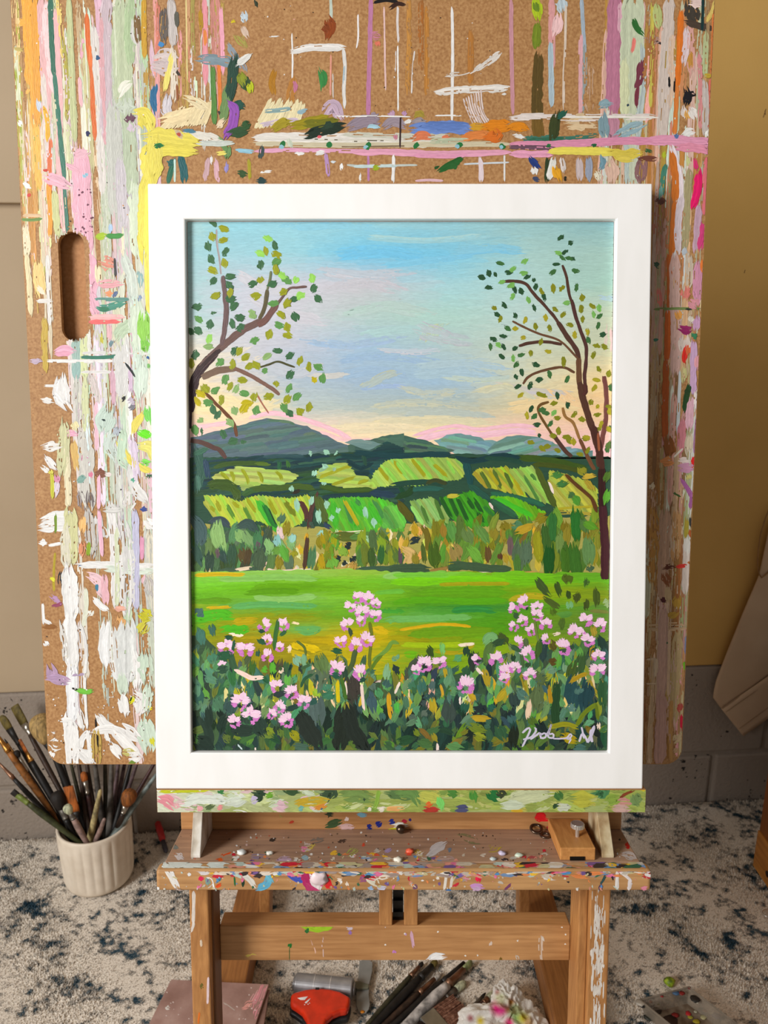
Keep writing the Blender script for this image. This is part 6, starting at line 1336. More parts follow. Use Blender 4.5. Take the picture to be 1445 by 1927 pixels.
# region D: left middle
D_()
for w, c, p, d in ((30, (230, 216, 170), (150, 0, 165, 150, 175, 330), .15), (64, (240, 206, 130), (215, 40, 220, 120, 235, 220), .1), (30, (240, 226, 200), (215, 180, 250, 220), .15), (24, (228, 224, 218), (268, 0, 275, 200, 285, 400), .2), (24, (230, 226, 220), (205, 262, 290, 258), .2), (36, (190, 160, 50), (255, 360, 252, 500, 262, 660), .15), (110, PK, (490, -20, 500, 120, 510, 220), 0), (60, (236, 180, 198), (510, 200, 530, 280, 545, 340), .0), (50, (232, 176, 196), (440, 130, 480, 140), .05), (40, (232, 180, 196), (440, 220, 470, 240), .1), (40, (240, 230, 190), (555, 60, 560, 150), .2), (90, (226, 150, 130), (570, 40, 640, 60), .35), (50, (232, 170, 176), (560, 165, 680, 160), .2), (14, (60, 60, 60), (650, 20, 655, 120), .1), (40, (240, 160, 110), (600, 220, 640, 215), .25), (20, (90, 110, 150), (640, 240, 665, 205), .1), (40, (80, 150, 130), (550, 290, 600, 300, 700, 270), .12), (26, (50, 120, 90), (560, 305, 620, 310), .05), (20, (100, 150, 140), (540, 250, 640, 252, 740, 250), .25), (26, (236, 110, 110), (480, 380, 580, 378, 690, 376), .02), (30, (240, 180, 180), (480, 355, 600, 350, 700, 352), .15), (30, (226, 180, 186), (620, 400, 620, 480), .15), (16, (206, 196, 60), (570, 440, 580, 500), .05), (70, (190, 210, 180), (660, 480, 690, 430, 760, 370), .15), (20, (110, 140, 150), (620, 520, 640, 480), .2), (60, (200, 220, 170), (470, 290, 470, 350), .2), (60, (160, 190, 180), (430, 460, 440, 560, 430, 680), .12), (50, (150, 186, 180), (435, 600, 430, 690), .1), (50, (236, 176, 200), (310, 550, 360, 535, 415, 545), .0), (30, (232, 166, 190), (320, 560, 400, 560), .05), (34, (190, 170, 190), (170, 600, 235, 600), .3), (40, (214, 222, 170), (470, 420, 475, 520, 480, 700), .15), (20, (50, 120, 100), (460, 578, 570, 580, 680, 572), .02), (16, (224, 224, 222), (460, 555, 600, 552, 840, 558), .25), (20, (232, 230, 228), (270, 600, 450, 602, 640, 600), .2), (16, (232, 230, 228), (460, 662, 560, 662, 645, 664), .05), (30, (214, 206, 206), (530, 600, 535, 650), .3),
                   (60, (206, 216, 206), (700, 0, 740, 120, 750, 250), .15), (40, (140, 180, 180), (790, 100, 795, 170), .3), (26, (130, 150, 180), (790, 230, 795, 260), .3), (100, (206, 220, 200), (780, 260, 780, 420, 790, 560), .15), (90, (140, 200, 80), (820, 340, 820, 420, 830, 490), .1), (50, (120, 190, 70), (820, 480, 825, 540), .25), (14, (40, 90, 150), (835, 570, 840, 590), 0), (30, (120, 180, 100), (840, 620, 845, 640), .2), (30, (232, 218, 100), (830, 0, 836, 200, 845, 330), .03), (90, (216, 216, 214), (690, 500, 690, 650, 690, 800), .2), (80, (206, 222, 208), (800, 600, 800, 800), .15), (24, (214, 190, 214), (740, 640, 740, 780), .2), (12, (30, 40, 40), (712, 615, 740, 650, 765, 690), .1), (20, (30, 30, 30), (690, 825, 710, 800), .1), (50, (190, 180, 196), (730, 830, 760, 820), .2), (30, (120, 120, 130), (735, 870, 765, 855), .1), (30, (222, 180, 196), (635, 640, 640, 740, 640, 840), .2), (22, (240, 196, 210), (545, 830, 545, 950, 550, 1100), .04), (50, (214, 204, 200), (520, 680, 540, 760, 550, 830), .35), (110, (196, 216, 204), (620, 870, 600, 940, 590, 1000), .12), (60, (200, 214, 206), (640, 1000, 620, 1080, 650, 1150), .2), (50, (180, 190, 200), (660, 1020, 670, 980), .2), (14, (40, 60, 60), (580, 930, 595, 940), 0), (90, (236, 234, 232), (350, 700, 350, 800, 390, 870), .15), (60, WH, (320, 780, 360, 830), .1), (36, (232, 230, 226), (240, 820, 300, 830), .05), (16, WH, (250, 740, 330, 742), .2), (50, (206, 206, 196), (440, 700, 440, 850, 440, 980), .35), (40, (210, 216, 170), (480, 700, 485, 850, 490, 1000), .2), (50, (232, 222, 170), (420, 950, 430, 990), .1), (40, (238, 176, 200), (375, 1020, 405, 1010, 435, 1020), .0), (44, (230, 190, 110), (415, 1060, 430, 1150, 440, 1210), .08), (50, (214, 150, 176), (460, 1140, 480, 1160, 475, 1200), .06), (90, (206, 204, 196), (480, 1000, 490, 1200, 500, 1400), .25), (40, (236, 226, 190), (370, 1050, 380, 1180, 390, 1420), .15), (70, (206, 206, 160), (360, 950, 360, 1100, 350, 1240), .35), (60, (236, 234, 230), (250, 1090, 340, 1080), .25), (40, (236, 234, 232), (260, 1140, 300, 1190, 320, 1210), .1), (30, (240, 240, 236), (240, 1200, 280, 1230), .05), (40, (222, 210, 222), (325, 1280, 310, 1360), .08), (36, (220, 150, 180), (320, 1250, 330, 1290), .1), (30, (226, 216, 90), (285, 1220, 290, 1240), .05), (20, (206, 206, 60), (295, 1240, 298, 1380), .15),
                   (40, (228, 214, 100), (670, 1050, 710, 1130, 780, 1190, 860, 1230), .0), (44, (230, 216, 100), (810, 900, 770, 960, 755, 1010), .02), (70, (226, 220, 120), (790, 1080, 850, 1090, 865, 1140), .08), (50, (110, 230, 40), (790, 1000, 830, 1015, 865, 1030), .0), (40, (130, 220, 90), (800, 1170, 850, 1180), .15), (60, (120, 210, 90), (840, 870, 850, 950), .2), (40, (60, 96, 70), (845, 1240, 850, 1260), .1), (50, (196, 220, 196), (700, 1000, 690, 1150, 720, 1200), .2), (60, (230, 230, 228), (740, 1200, 760, 1300, 830, 1400), .15), (50, (220, 206, 226), (750, 1040, 780, 1290), .3), (26, (100, 180, 150), (745, 1275, 765, 1275), 0), (50, (130, 80, 60), (550, 1240, 600, 1235), .2), (26, (236, 226, 222), (600, 1240, 630, 1245), .05), (30, (226, 130, 160), (510, 1230, 520, 1260), .05), (40, (130, 170, 160), (440, 1280, 480, 1260), .2), (50, (120, 110, 110), (510, 1350, 520, 1440), .4), (20, (240, 190, 210), (560, 1250, 560, 1440), .1), (60, (160, 150, 150), (460, 1330, 470, 1440), .5), (80, (226, 224, 220), (730, 1330, 730, 1440), .35), (30, (60, 80, 150), (800, 1435, 830, 1440), .1), (50, (222, 222, 218), (600, 1438, 680, 1440), .2)):
    S(w, c, *p, dry=d)

# region E: lower left, white drips
E_()
for w, c, p, d in ((70, WH, (240, 60, 330, 40, 420, 35), .1), (60, (236, 236, 234), (230, 100, 330, 90, 400, 90), .2), (16, (120, 150, 40), (315, 20, 315, 80, 316, 130), .05), (14, (180, 160, 40), (312, 240, 305, 350, 305, 460), .05), (40, WH, (225, 180, 260, 185), .0), (18, WH, (280, 200, 355, 185), .0), (20, (226, 226, 60), (285, 380, 310, 400), 0), (40, (40, 40, 44), (350, 360, 345, 430), .3), (40, (190, 150, 190), (290, 490, 340, 530), .4), (20, (150, 70, 100), (300, 545, 350, 530), .1), (80, (214, 214, 160), (400, 0, 400, 150, 400, 300), .12), (60, (226, 222, 200), (370, 100, 375, 250, 385, 320), .25), (100, (216, 216, 214), (560, 60, 560, 200), .45), (60, (200, 196, 190), (500, 0, 510, 150, 520, 260), .4), (40, (240, 190, 120), (470, 40, 465, 120), .1), (40, (226, 150, 110), (465, 180, 460, 260), .3), (22, (240, 190, 210), (562, 0, 570, 140, 580, 260), .03), (60, (242, 206, 214), (500, 370, 560, 400, 590, 500), .15), (40, (240, 190, 200), (590, 370, 595, 460, 600, 520), .15), (24, (150, 180, 40), (505, 180, 500, 260), .1), (20, (40, 80, 130), (445, 315, 465, 300), 0), (20, (60, 130, 160), (548, 420, 550, 460), .1), (40, WH, (440, 310, 600, 310, 740, 320, 870, 320), .15), (40, (216, 228, 214), (600, 330, 740, 350, 870, 345), .25), (60, (206, 220, 196), (700, 200, 740, 330), .25), (40, (200, 200, 226), (765, 0, 770, 250, 770, 560), .12), (90, (222, 222, 220), (700, 60, 720, 300, 720, 580), .3), (26, (214, 222, 190), (660, 100, 665, 300, 665, 540), .2), (60, WH, (830, 60, 870, 100), .2), (24, (226, 160, 190), (805, 150, 805, 280), .15), (30, (230, 190, 200), (820, 370, 815, 420), .2), (60, (200, 196, 192), (840, 380, 850, 480), .4), (36, WH, (530, 500, 570, 540, 615, 570), .0), (40, (236, 236, 226), (520, 570, 500, 600), .2), (30, (240, 180, 160), (650, 555, 710, 560), .1), (50, (222, 170, 110), (680, 600, 690, 650), .25),
                   (90, WH, (390, 320, 395, 420, 400, 520, 405, 620), .05), (80, WH, (400, 600, 405, 750, 410, 900), .04), (66, (240, 242, 244), (408, 880, 410, 1050, 410, 1200), .05), (84, WH, (400, 1180, 405, 1300, 410, 1440), .06), (36, (222, 220, 214), (345, 640, 370, 780, 372, 860), .3), (30, WH, (345, 1190, 400, 1185), .0), (26, (226, 230, 210), (485, 440, 488, 560, 470, 660), .15), (20, WH, (455, 650, 480, 730, 492, 850), .05), (16, WH, (490, 840, 480, 960, 486, 1100, 495, 1240), .15), (40, WH, (450, 1140, 470, 1240), .25), (34, WH, (500, 1250, 465, 1300, 460, 1350), .0), (70, WH, (440, 1360, 490, 1400, 520, 1440), .05), (30, WH, (500, 1250, 510, 1340, 520, 1430), .05), (60, WH, (290, 1260, 330, 1290), .55), (90, WH, (290, 1320, 340, 1340), .45), (50, WH, (285, 1370, 292, 1400), .0), (20, WH, (240, 530, 245, 600, 248, 640), .05), (20, WH, (245, 620, 290, 645), .05), (26, (150, 100, 50), (250, 660, 320, 662), .1), (30, WH, (250, 750, 275, 765), .05), (60, (186, 156, 186), (285, 890, 310, 950, 380, 970), .03), (40, (186, 156, 190), (270, 950, 340, 950), .1), (14, (180, 160, 190), (410, 935, 480, 928), .1), (12, (40, 40, 36), (410, 1008, 440, 1018), .0), (30, (120, 200, 70), (440, 1020, 490, 1030, 525, 1025), .02),
                   (64, (236, 238, 238), (605, 640, 590, 760, 600, 880), .05), (60, (226, 228, 226), (640, 680, 650, 850, 670, 980), .2), (110, (222, 226, 224), (720, 640, 720, 800, 720, 1000), .12), (60, WH, (770, 820, 790, 900, 780, 1000), .2), (60, (206, 222, 204), (690, 930, 700, 1040), .2), (40, WH, (700, 1040, 715, 1160), .05), (20, WH, (670, 1070, 690, 1150), .05), (80, (200, 196, 50), (800, 580, 830, 600, 850, 610), .2), (70, (206, 200, 70), (790, 700, 830, 640), .3), (90, (206, 226, 206), (820, 800, 830, 960), .35), (110, (210, 230, 212), (820, 1180, 830, 1280, 840, 1360), .08), (90, WH, (770, 1050, 800, 1080, 790, 1150), .15), (50, WH, (560, 1165, 590, 1210, 640, 1230), .05), (50, WH, (530, 1250, 620, 1240, 700, 1260), .12), (60, WH, (640, 1250, 720, 1320, 780, 1390), .12), (70, WH, (700, 1230, 780, 1290), .2), (50, WH, (630, 1320, 680, 1390), .08), (30, WH, (595, 1260, 620, 1310), .05), (60, WH, (740, 1400, 800, 1400), .15), (40, (206, 200, 120), (690, 1370, 760, 1370), .3), (26, (230, 230, 40), (735, 1090, 760, 1060), 0), (10, (40, 60, 30), (738, 1080, 748, 1060), 0), (20, (236, 220, 20), (835, 1115, 865, 1125), 0), (60, (200, 170, 90), (545, 1260, 550, 1440), .35), (9, (30, 26, 24), (541, 1175, 544, 1230), .1), (11, (30, 26, 24), (553, 1270, 555, 1340), .1), (60, (210, 228, 210), (840, 1000, 830, 1150), .3), (40, (120, 150, 60), (730, 1440, 770, 1435), .1), (30, (220, 220, 60), (860, 1290, 870, 1330), .1)):
    S(w, c, *p, dry=d)
for k in range(90): D(R_.uniform(1.5, 5), WH, R_.uniform(250, 860), R_.uniform(900, 1440))
pb.view(0, 0, 1)
for k in range(160):
    x, y = R_.uniform(25, 285), R_.uniform(0, 1430)
    D(R_.uniform(.6, 1.6), [WH, (60, 50, 44), (206, 150, 90), (236, 226, 200)][k % 4], x, y)
pb.build('dried_paint', M_paint, board, label='dried streaks and dabs of paint')
# ------------------------------------------------------------------ paint on the easel
def painter(p0, n, seed, gain=.88):
    p = Painter(p0, n, seed=seed, base=.00008, step=6e-6, gain=gain)
    return p


def clip_e(p, x0, x1, u0, u1, y):
    """clip to a face of the easel that looks at the viewer"""
    q = [project(E(x, u, y)) for x, u in ((x0, u0), (x1, u0), (x1, u1), (x0, u1))]
    p.clip = (0, q[3][1] + .6, 0, q[0][1] - .6); p.cl = (q[3][0] + .6, q[0][0] + .6); p.cr = (q[2][0] - .6, q[1][0] - .6)


# ledge: coated edge to edge
pl = painter(E(0, 0, LEDGE_Y), -EY, 31); clip_e(pl, -.2165, .2495, -.3660, -.3432, LEDGE_Y)
S, G, D = pl.S, pl.G, pl.D
pl.view(0, 0, 1)
G((172, 186, 116), 292, 1482, 1220, 1482, 1220, 1530, 292, 1530)
for k in range(150):
    x = pl.rng.uniform(295, 1215); y = pl.rng.uniform(1484, 1526); t = (x - 295) / 920
    base_c = np.array((226, 230, 210)) * max(0, 1 - t * 2.6) + np.array((158, 174, 86)) * min(1, t * 2.6)
    S(pl.rng.uniform(8, 18), base_c * (1 + pl.rng.normal(0, .06)), x - 22, y + pl.rng.normal(0, 3), x + 22, y + pl.rng.normal(0, 4), dry=.15, rag=.6)
for k in range(120):
    x = pl.rng.uniform(295, 1215); y = pl.rng.uniform(1484, 1526); t = (x - 295) / 920
    cs_ = [(236, 240, 230), (206, 220, 190), (226, 196, 196), (150, 170, 120)] if t < .35 else [(150, 172, 86), (196, 200, 120), (164, 182, 92), (200, 210, 150), (130, 160, 76), (190, 186, 90)]
    S(pl.rng.uniform(4, 12), cs_[pl.rng.integers(len(cs_))], x - 11, y + pl.rng.normal(0, 3), x + 11, y + pl.rng.normal(0, 5), dry=.3, rag=.9)
pl.view(280, 1470, 2.89)
for w, c, p, d in ((24, (200, 206, 40), (60, 58, 160, 50, 330, 48), .05), (70, (232, 150, 160), (60, 100, 100, 110, 130, 140), .1), (30, (236, 180, 184), (130, 130, 170, 135), .2), (50, (60, 130, 70), (380, 48, 410, 60), .1), (70, (60, 84, 60), (570, 55, 630, 65), .05), (60, (44, 70, 50), (590, 75, 620, 90), .05), (40, (110, 170, 50), (640, 80, 670, 70), .1), (50, (60, 90, 56), (740, 45, 820, 55), .1), (60, (60, 84, 60), (940, 60, 1000, 60, 980, 100), .1), (90, (120, 150, 80), (1060, 80, 1130, 70, 1200, 90), .1), (70, (96, 130, 76), (1290, 60, 1440, 70), .15), (50, (200, 170, 50), (800, 120, 880, 110, 960, 110), .2), (30, (226, 150, 60), (900, 150, 970, 130), .2), (26, (240, 180, 110), (1290, 150, 1400, 150), .2), (50, (200, 190, 220), (560, 110, 590, 100), .2), (60, (226, 190, 200), (690, 130, 750, 130), .25), (30, (236, 150, 150), (375, 145, 400, 140), .05), (30, (236, 170, 176), (265, 145, 290, 150), .1), (30, (120, 180, 170), (815, 150, 840, 145), .05), (22, (140, 180, 70), (1250, 55, 1240, 110, 1225, 150), .0), (20, (232, 226, 210), (1190, 155, 1215, 150), .05), (30, (236, 228, 210), (1250, 155, 1285, 150), .05), (14, (70, 110, 140), (935, 150, 945, 152), 0), (20, (60, 90, 60), (1165, 100, 1178, 98), 0), (30, (90, 110, 70), (310, 150, 350, 130), .35), (60, (224, 232, 220), (200, 110, 300, 90, 420, 100), .15), (60, (216, 226, 210), (430, 120, 520, 100), .2)):
    S(w, c, *p, dry=d)
pl.view(740, 1470, 2.89)
for w, c, p, d in ((60, (110, 150, 80), (20, 70, 100, 60, 130, 110), .15), (70, (196, 200, 90), (150, 80, 240, 100), .2), (40, (190, 60, 50), (170, 150, 240, 158), .15), (30, (226, 110, 50), (180, 130, 210, 120), .1), (40, (130, 220, 110), (250, 90, 265, 150), .05), (50, (80, 140, 60), (300, 60, 350, 70), .1), (50, (80, 84, 120), (345, 150, 400, 150), .15), (50, (80, 150, 60), (430, 60, 440, 110), .1), (70, (40, 120, 60), (520, 60, 570, 90), .1), (50, (60, 70, 50), (570, 60, 610, 75), .1), (80, (206, 214, 170), (640, 100, 740, 80, 850, 70), .15), (60, (206, 218, 190), (600, 130, 700, 130), .2), (50, (70, 120, 60), (890, 60, 910, 100), .05), (24, (50, 80, 50), (870, 140, 900, 125), .1), (50, (206, 214, 190), (900, 140, 960, 140), .15), (60, (80, 140, 90), (1090, 55, 1150, 60, 1110, 85), .05), (90, (190, 190, 70), (980, 100, 1080, 100), .15), (60, (140, 170, 70), (1160, 110, 1220, 90), .1), (14, (130, 60, 40), (1230, 90, 1290, 55), .1), (14, (140, 70, 40), (1245, 75, 1310, 50), .1), (50, (210, 150, 140), (1220, 110, 1290, 115), .25), (50, (206, 170, 160), (1200, 150, 1280, 150), .2), (70, (120, 150, 90), (1310, 80, 1330, 130), .1), (24, (226, 206, 40), (1345, 40, 1375, 45), .0), (14, (220, 180, 50), (640, 160, 700, 162), .1)):
    S(w, c, *p, dry=d)
pl.build('ledge_paint', M_paint, easel)

# tray lip front and top
pf = painter(E(0, 0, .668), -EY, 32); clip_e(pf, -.2095, .2455, -.4255, -.4060, .668)
S, G, D = pf.S, pf.G, pf.D
pf.view(0, 0, 1)
LIPC = [(236, 222, 206), (214, 200, 180), (200, 190, 176), (222, 150, 130), (206, 196, 150), (190, 206, 196), (190, 150, 110), (170, 150, 140), (120, 150, 190), (232, 140, 80)]
pf.view(280, 1470, 2.89)
for w, c, p, d in ((40, (214, 226, 220), (60, 462, 160, 460, 300, 458, 400, 462), .03), (22, (232, 228, 220), (90, 480, 120, 530, 150, 580), .25), (20, (236, 234, 230), (120, 480, 140, 530, 160, 575), .3), (20, (226, 222, 216), (40, 465, 80, 462), .1), (20, WH, (220, 495, 221, 520), 0), (26, (226, 40, 90), (272, 535, 295, 525), 0), (40, (226, 220, 220), (270, 490, 330, 495), .2), (26, (130, 160, 150), (318, 530, 325, 570), .1), (10, WH, (315, 525, 340, 535, 355, 585), .05), (16, (60, 120, 140), (372, 550, 395, 520), .05), (20, (220, 80, 30), (370, 575, 392, 560), 0), (10, (40, 110, 60), (465, 520, 468, 570), 0), (30, (220, 216, 206), (480, 490, 530, 520, 580, 570), .15), (36, (236, 150, 110), (540, 490, 580, 520), .25), (44, (100, 180, 214), (585, 585, 640, 560, 645, 510), .0), (30, (110, 186, 210), (630, 510, 670, 550), .15), (30, (206, 190, 60), (680, 500, 720, 505), .1), (40, (70, 90, 190), (750, 490, 790, 520, 840, 540), .02), (80, (180, 40, 100), (830, 480, 870, 530, 880, 590), .08), (70, (232, 222, 222), (890, 490, 910, 540, 915, 600), .05), (40, (190, 60, 110), (850, 560, 900, 600, 935, 615), .1), (26, (214, 30, 40), (960, 490, 975, 540, 985, 570), .02), (30, (220, 36, 40), (955, 560, 1000, 575), 0), (30, (200, 120, 130), (770, 470, 850, 465), .2), (40, (110, 60, 90), (720, 465, 800, 470), .25), (50, (226, 130, 130), (1090, 470, 1160, 480), .1), (30, (150, 180, 50), (1185, 465, 1245, 470), .05), (36, (160, 206, 170), (1270, 470, 1380, 465), .05), (40, (160, 90, 130), (1150, 540, 1190, 520), .3), (50, (226, 220, 200), (1180, 500, 1240, 560), .3), (24, (150, 180, 214), (1195, 580, 1220, 580), 0), (24, (200, 200, 220), (1245, 580, 1290, 580), .05), (26, (210, 206, 226), (1270, 490, 1310, 490), .1), (14, (190, 190, 140), (1380, 590, 1390, 580), .1), (16, WH, (40, 580, 60, 585), 0), (14, WH, (260, 583, 268, 585), 0), (30, (190, 206, 190), (990, 475, 1070, 470), .2), (26, (206, 190, 200), (640, 470, 700, 465), .25), (40, (90, 170, 200), (700, 470, 730, 465), .1), (20, (226, 200, 170), (420, 470, 540, 475), .2), (16, (30, 60, 40), (512, 535, 513, 570), 0)):
    S(w, c, *p, dry=d)
pf.view(740, 1470, 2.89)
for w, c, p, d in ((40, (160, 206, 190), (0, 465, 60, 470), .05), (36, (220, 130, 80), (190, 470, 230, 465), .1), (26, (50, 40, 40), (265, 462, 305, 465), .0), (36, (226, 120, 60), (350, 475, 400, 470), .1), (40, (190, 214, 200), (420, 465, 500, 470), .1), (34, (90, 160, 196), (550, 465, 590, 465), .02), (40, (60, 90, 80), (660, 465, 730, 470), .15), (30, (232, 150, 60), (800, 470, 850, 470), .1), (14, (240, 226, 60), (840, 482, 860, 486), 0), (36, (150, 190, 170), (920, 465, 1010, 465), .1), (30, (230, 206, 206), (1040, 470, 1070, 475), .1), (16, (220, 200, 50), (1085, 455, 1100, 490), .0), (40, (214, 222, 210), (1130, 470, 1170, 475), .1), (36, (40, 90, 80), (1165, 475, 1220, 465, 1290, 468), .0), (14, (50, 80, 80), (1170, 480, 1140, 540, 1125, 560), .15), (20, (232, 226, 220), (1217, 490, 1216, 540, 1216, 595), .0), (16, (232, 222, 220), (1230, 490, 1270, 520, 1295, 545), .0), (24, (232, 222, 220), (1290, 540, 1280, 595), .0), (30, (110, 150, 80), (1340, 465, 1370, 465), .0), (16, (120, 150, 80), (1350, 500, 1362, 500), 0), (40, (226, 200, 206), (1370, 480, 1395, 480), .15), (24, (226, 140, 160), (1350, 585, 1380, 580), 0), (26, (90, 70, 100), (1130, 560, 1125, 590), 0), (30, (240, 30, 80), (462, 505, 465, 550), 0), (30, (206, 150, 206), (420, 575, 450, 570, 495, 575), .0), (30, (206, 170, 206), (430, 585, 480, 590), .05), (36, (130, 110, 180), (300, 500, 320, 500), .05), (16, (226, 220, 210), (288, 500, 278, 590), .05), (14, (230, 220, 210), (320, 520, 310, 590), .05), (20, (120, 100, 170), (340, 525, 395, 495), .15), (26, (120, 80, 110), (110, 580, 130, 565), 0), (20, (60, 110, 170), (285, 598, 320, 598), 0), (50, (226, 150, 170), (380, 520, 440, 525), .45), (14, (130, 70, 110), (605, 590, 640, 560), .1), (40, (190, 150, 110), (700, 500, 780, 540), .5), (30, (206, 190, 170), (660, 500, 760, 490), .35), (22, (236, 226, 214), (235, 520, 250, 530), .1)):
    S(w, c, *p, dry=d)
pf.view(0, 0, 1)
VIV = LIPC + [(206, 40, 60), (60, 110, 80), (240, 190, 60), (90, 150, 200), (230, 120, 160), (120, 90, 150), (60, 50, 50), (236, 232, 226)]
for k in range(170):
    x = pf.rng.uniform(390, 1215); y = 1640 + abs(pf.rng.normal(0, 5)); l = pf.rng.uniform(4, 26)
    S(pf.rng.uniform(2, 10), VIV[pf.rng.integers(len(VIV))], x, y, x + l, y + pf.rng.normal(0, 3), dry=.12, rag=.8)
for k in range(60):
    x = pf.rng.uniform(300, 1215); y = pf.rng.uniform(1648, 1672)
    S(pf.rng.uniform(2, 6), VIV[pf.rng.integers(len(VIV))], x, y, x + pf.rng.normal(0, 5), y + pf.rng.uniform(2, 9), dry=.25, rag=.8)
for k in range(70): D(pf.rng.uniform(.8, 2.2), LIPC[k % 10], pf.rng.uniform(300, 1220), pf.rng.uniform(1642, 1674))
pf.build('lip_paint', M_paint, easel)
pt_ = painter(E(0, -.4050, .675), EU, 33)
q0 = [project(E(x, -.4050, y)) for x, y in ((-.206, .6712), (.242, .6712), (.242, .681), (-.206, .681))]
pt_.clip = (0, q0[3][1], 0, q0[0][1]); pt_.cl = (q0[3][0], q0[0][0]); pt_.cr = (q0[2][0], q0[1][0])
for k in range(220):
    x = pt_.rng.uniform(300, 1220); y = pt_.rng.uniform(1624, 1637)
    c = VIV[pt_.rng.integers(len(VIV))] if x > 430 else (222, 230, 224)
    pt_.S(pt_.rng.uniform(5, 10), c, x - 10, y, x + pt_.rng.uniform(5, 24), y + pt_.rng.normal(0, 2), dry=.1, rag=.5)
pt_.build('lip_top_paint', M_paint, easel)

# tray floor and back wall
pt_ = painter(E(0, TU, .70), EU, 34)
q0 = [project(E(x, TU, y)) for x, y in ((TX0 + .001, .683), (TX1 - .001, .683), (TX1 - .001, TB - .0005), (TX0 + .001, TB - .0005))]
pt_.clip = (0, q0[3][1], 0, q0[0][1]); pt_.cl = (q0[3][0], q0[0][0]); pt_.cr = (q0[2][0], q0[1][0])
S, D = pt_.S, pt_.D
pt_.view(280, 1470, 2.89)
for w, c, p, d in ((26, (120, 126, 120), (120, 350, 160, 365), .1), (40, (214, 206, 206), (150, 400, 185, 420), .1), (20, (50, 46, 44), (660, 322, 690, 315), .05), (20, (230, 100, 40), (370, 430, 400, 425), .1), (16, (230, 90, 40), (390, 405, 445, 385), .4), (40, (190, 160, 180), (700, 430, 780, 425), .3), (30, (150, 130, 150), (560, 410, 650, 415), .4), (24, (210, 190, 90), (840, 380, 900, 350), .35), (20, (80, 60, 50), (1030, 330, 1070, 325), .2), (16, (220, 90, 60), (1180, 385, 1250, 405), .3), (20, (226, 80, 50), (1160, 345, 1175, 348), 0), (40, (170, 170, 90), (1080, 400, 1140, 360), .4), (24, (170, 150, 190), (1285, 385, 1315, 370), .1), (30, (206, 200, 200), (1170, 430, 1210, 425), .2), (26, (150, 180, 190), (835, 420, 865, 415), .05), (30, (230, 90, 50), (1400, 395, 1430, 385), .05), (60, (206, 190, 180), (840, 360, 880, 350), .5), (30, (230, 130, 170), (830, 370, 860, 370), .3), (30, (130, 120, 110), (880, 330, 950, 315), .4)):
    S(w, c, *p, dry=d)
pt_.view(740, 1470, 2.89)
for w, c, p, d in ((30, (230, 90, 60), (75, 400, 100, 385), .02), (30, (200, 170, 90), (110, 385, 150, 385), .2), (50, (210, 206, 206), (190, 400, 230, 370, 285, 335), .1), (24, (110, 130, 150), (295, 375, 315, 375), .1), (40, (190, 160, 150), (240, 430, 340, 425), .3), (50, (130, 126, 90), (360, 300, 460, 330), .6), (50, (190, 170, 60), (510, 370, 580, 350), .65), (40, (200, 30, 30), (1265, 350, 1290, 350), .05), (50, (210, 196, 190), (1250, 400, 1320, 420), .3), (30, (190, 160, 120), (1210, 380, 1240, 380), .3), (20, (190, 90, 90), (730, 420, 790, 415), .5)):
    S(w, c, *p, dry=d)
pt_.view(0, 0, 1)
for k in range(70):
    x = pt_.rng.uniform(420, 1040); y = 1623 - abs(pt_.rng.normal(0, 9))
    S(pt_.rng.uniform(3, 9), VIV[pt_.rng.integers(len(VIV))], x, y, x + pt_.rng.uniform(3, 14), y + pt_.rng.normal(0, 2), dry=.3, rag=.9)
for k in range(150): D(pt_.rng.uniform(.6, 1.9), [WH, (60, 50, 46), (210, 180, 170), (200, 90, 60), (110, 90, 76)][k % 5], pt_.rng.uniform(312, 1190), pt_.rng.uniform(1566, 1622))
pt_.build('tray_paint', M_paint, easel)
pt_ = painter(E(0, 0, TB), -EY, 35); clip_e(pt_, TX0 + .001, TX1 - .001, TU, -.3665, TB)
S, D = pt_.S, pt_.D
pt_.view(280, 1470, 2.89)
for w, c, p, d in ((40, (50, 60, 40), (960, 175, 1000, 178), 0), (40, (60, 84, 50), (970, 240, 1040, 220), .0), (46, (206, 170, 166), (1035, 255, 1110, 250), .0), (20, (230, 210, 200), (1070, 215, 1085, 195), .1), (24, (120, 170, 190), (1135, 185, 1185, 185), .05), (40, (30, 40, 120), (1185, 255, 1210, 250), .05), (36, (30, 40, 130), (1240, 240, 1260, 225), .15), (30, (40, 50, 140), (1310, 225, 1335, 215), .1), (36, (236, 236, 226), (1330, 245, 1400, 240), .0), (24, (200, 200, 30), (1310, 265, 1400, 270), .1), (16, (190, 40, 40), (1385, 220, 1400, 222), 0), (14, (180, 60, 40), (765, 225, 790, 220), .2), (24, (160, 150, 80), (710, 190, 730, 200), .5)):
    S(w, c, *p, dry=d)
pt_.view(740, 1470, 2.89)
for w, c, p, d in ((50, (230, 30, 40), (765, 205, 800, 195, 835, 205), .02), (14, (200, 60, 70), (835, 245, 850, 270), .2), (16, (60, 50, 120), (85, 205, 95, 215), .1), (20, (180, 40, 60), (50, 220, 70, 215), 0)):
    S(w, c, *p, dry=d)
pt_.build('tray_back_paint', M_paint, easel)

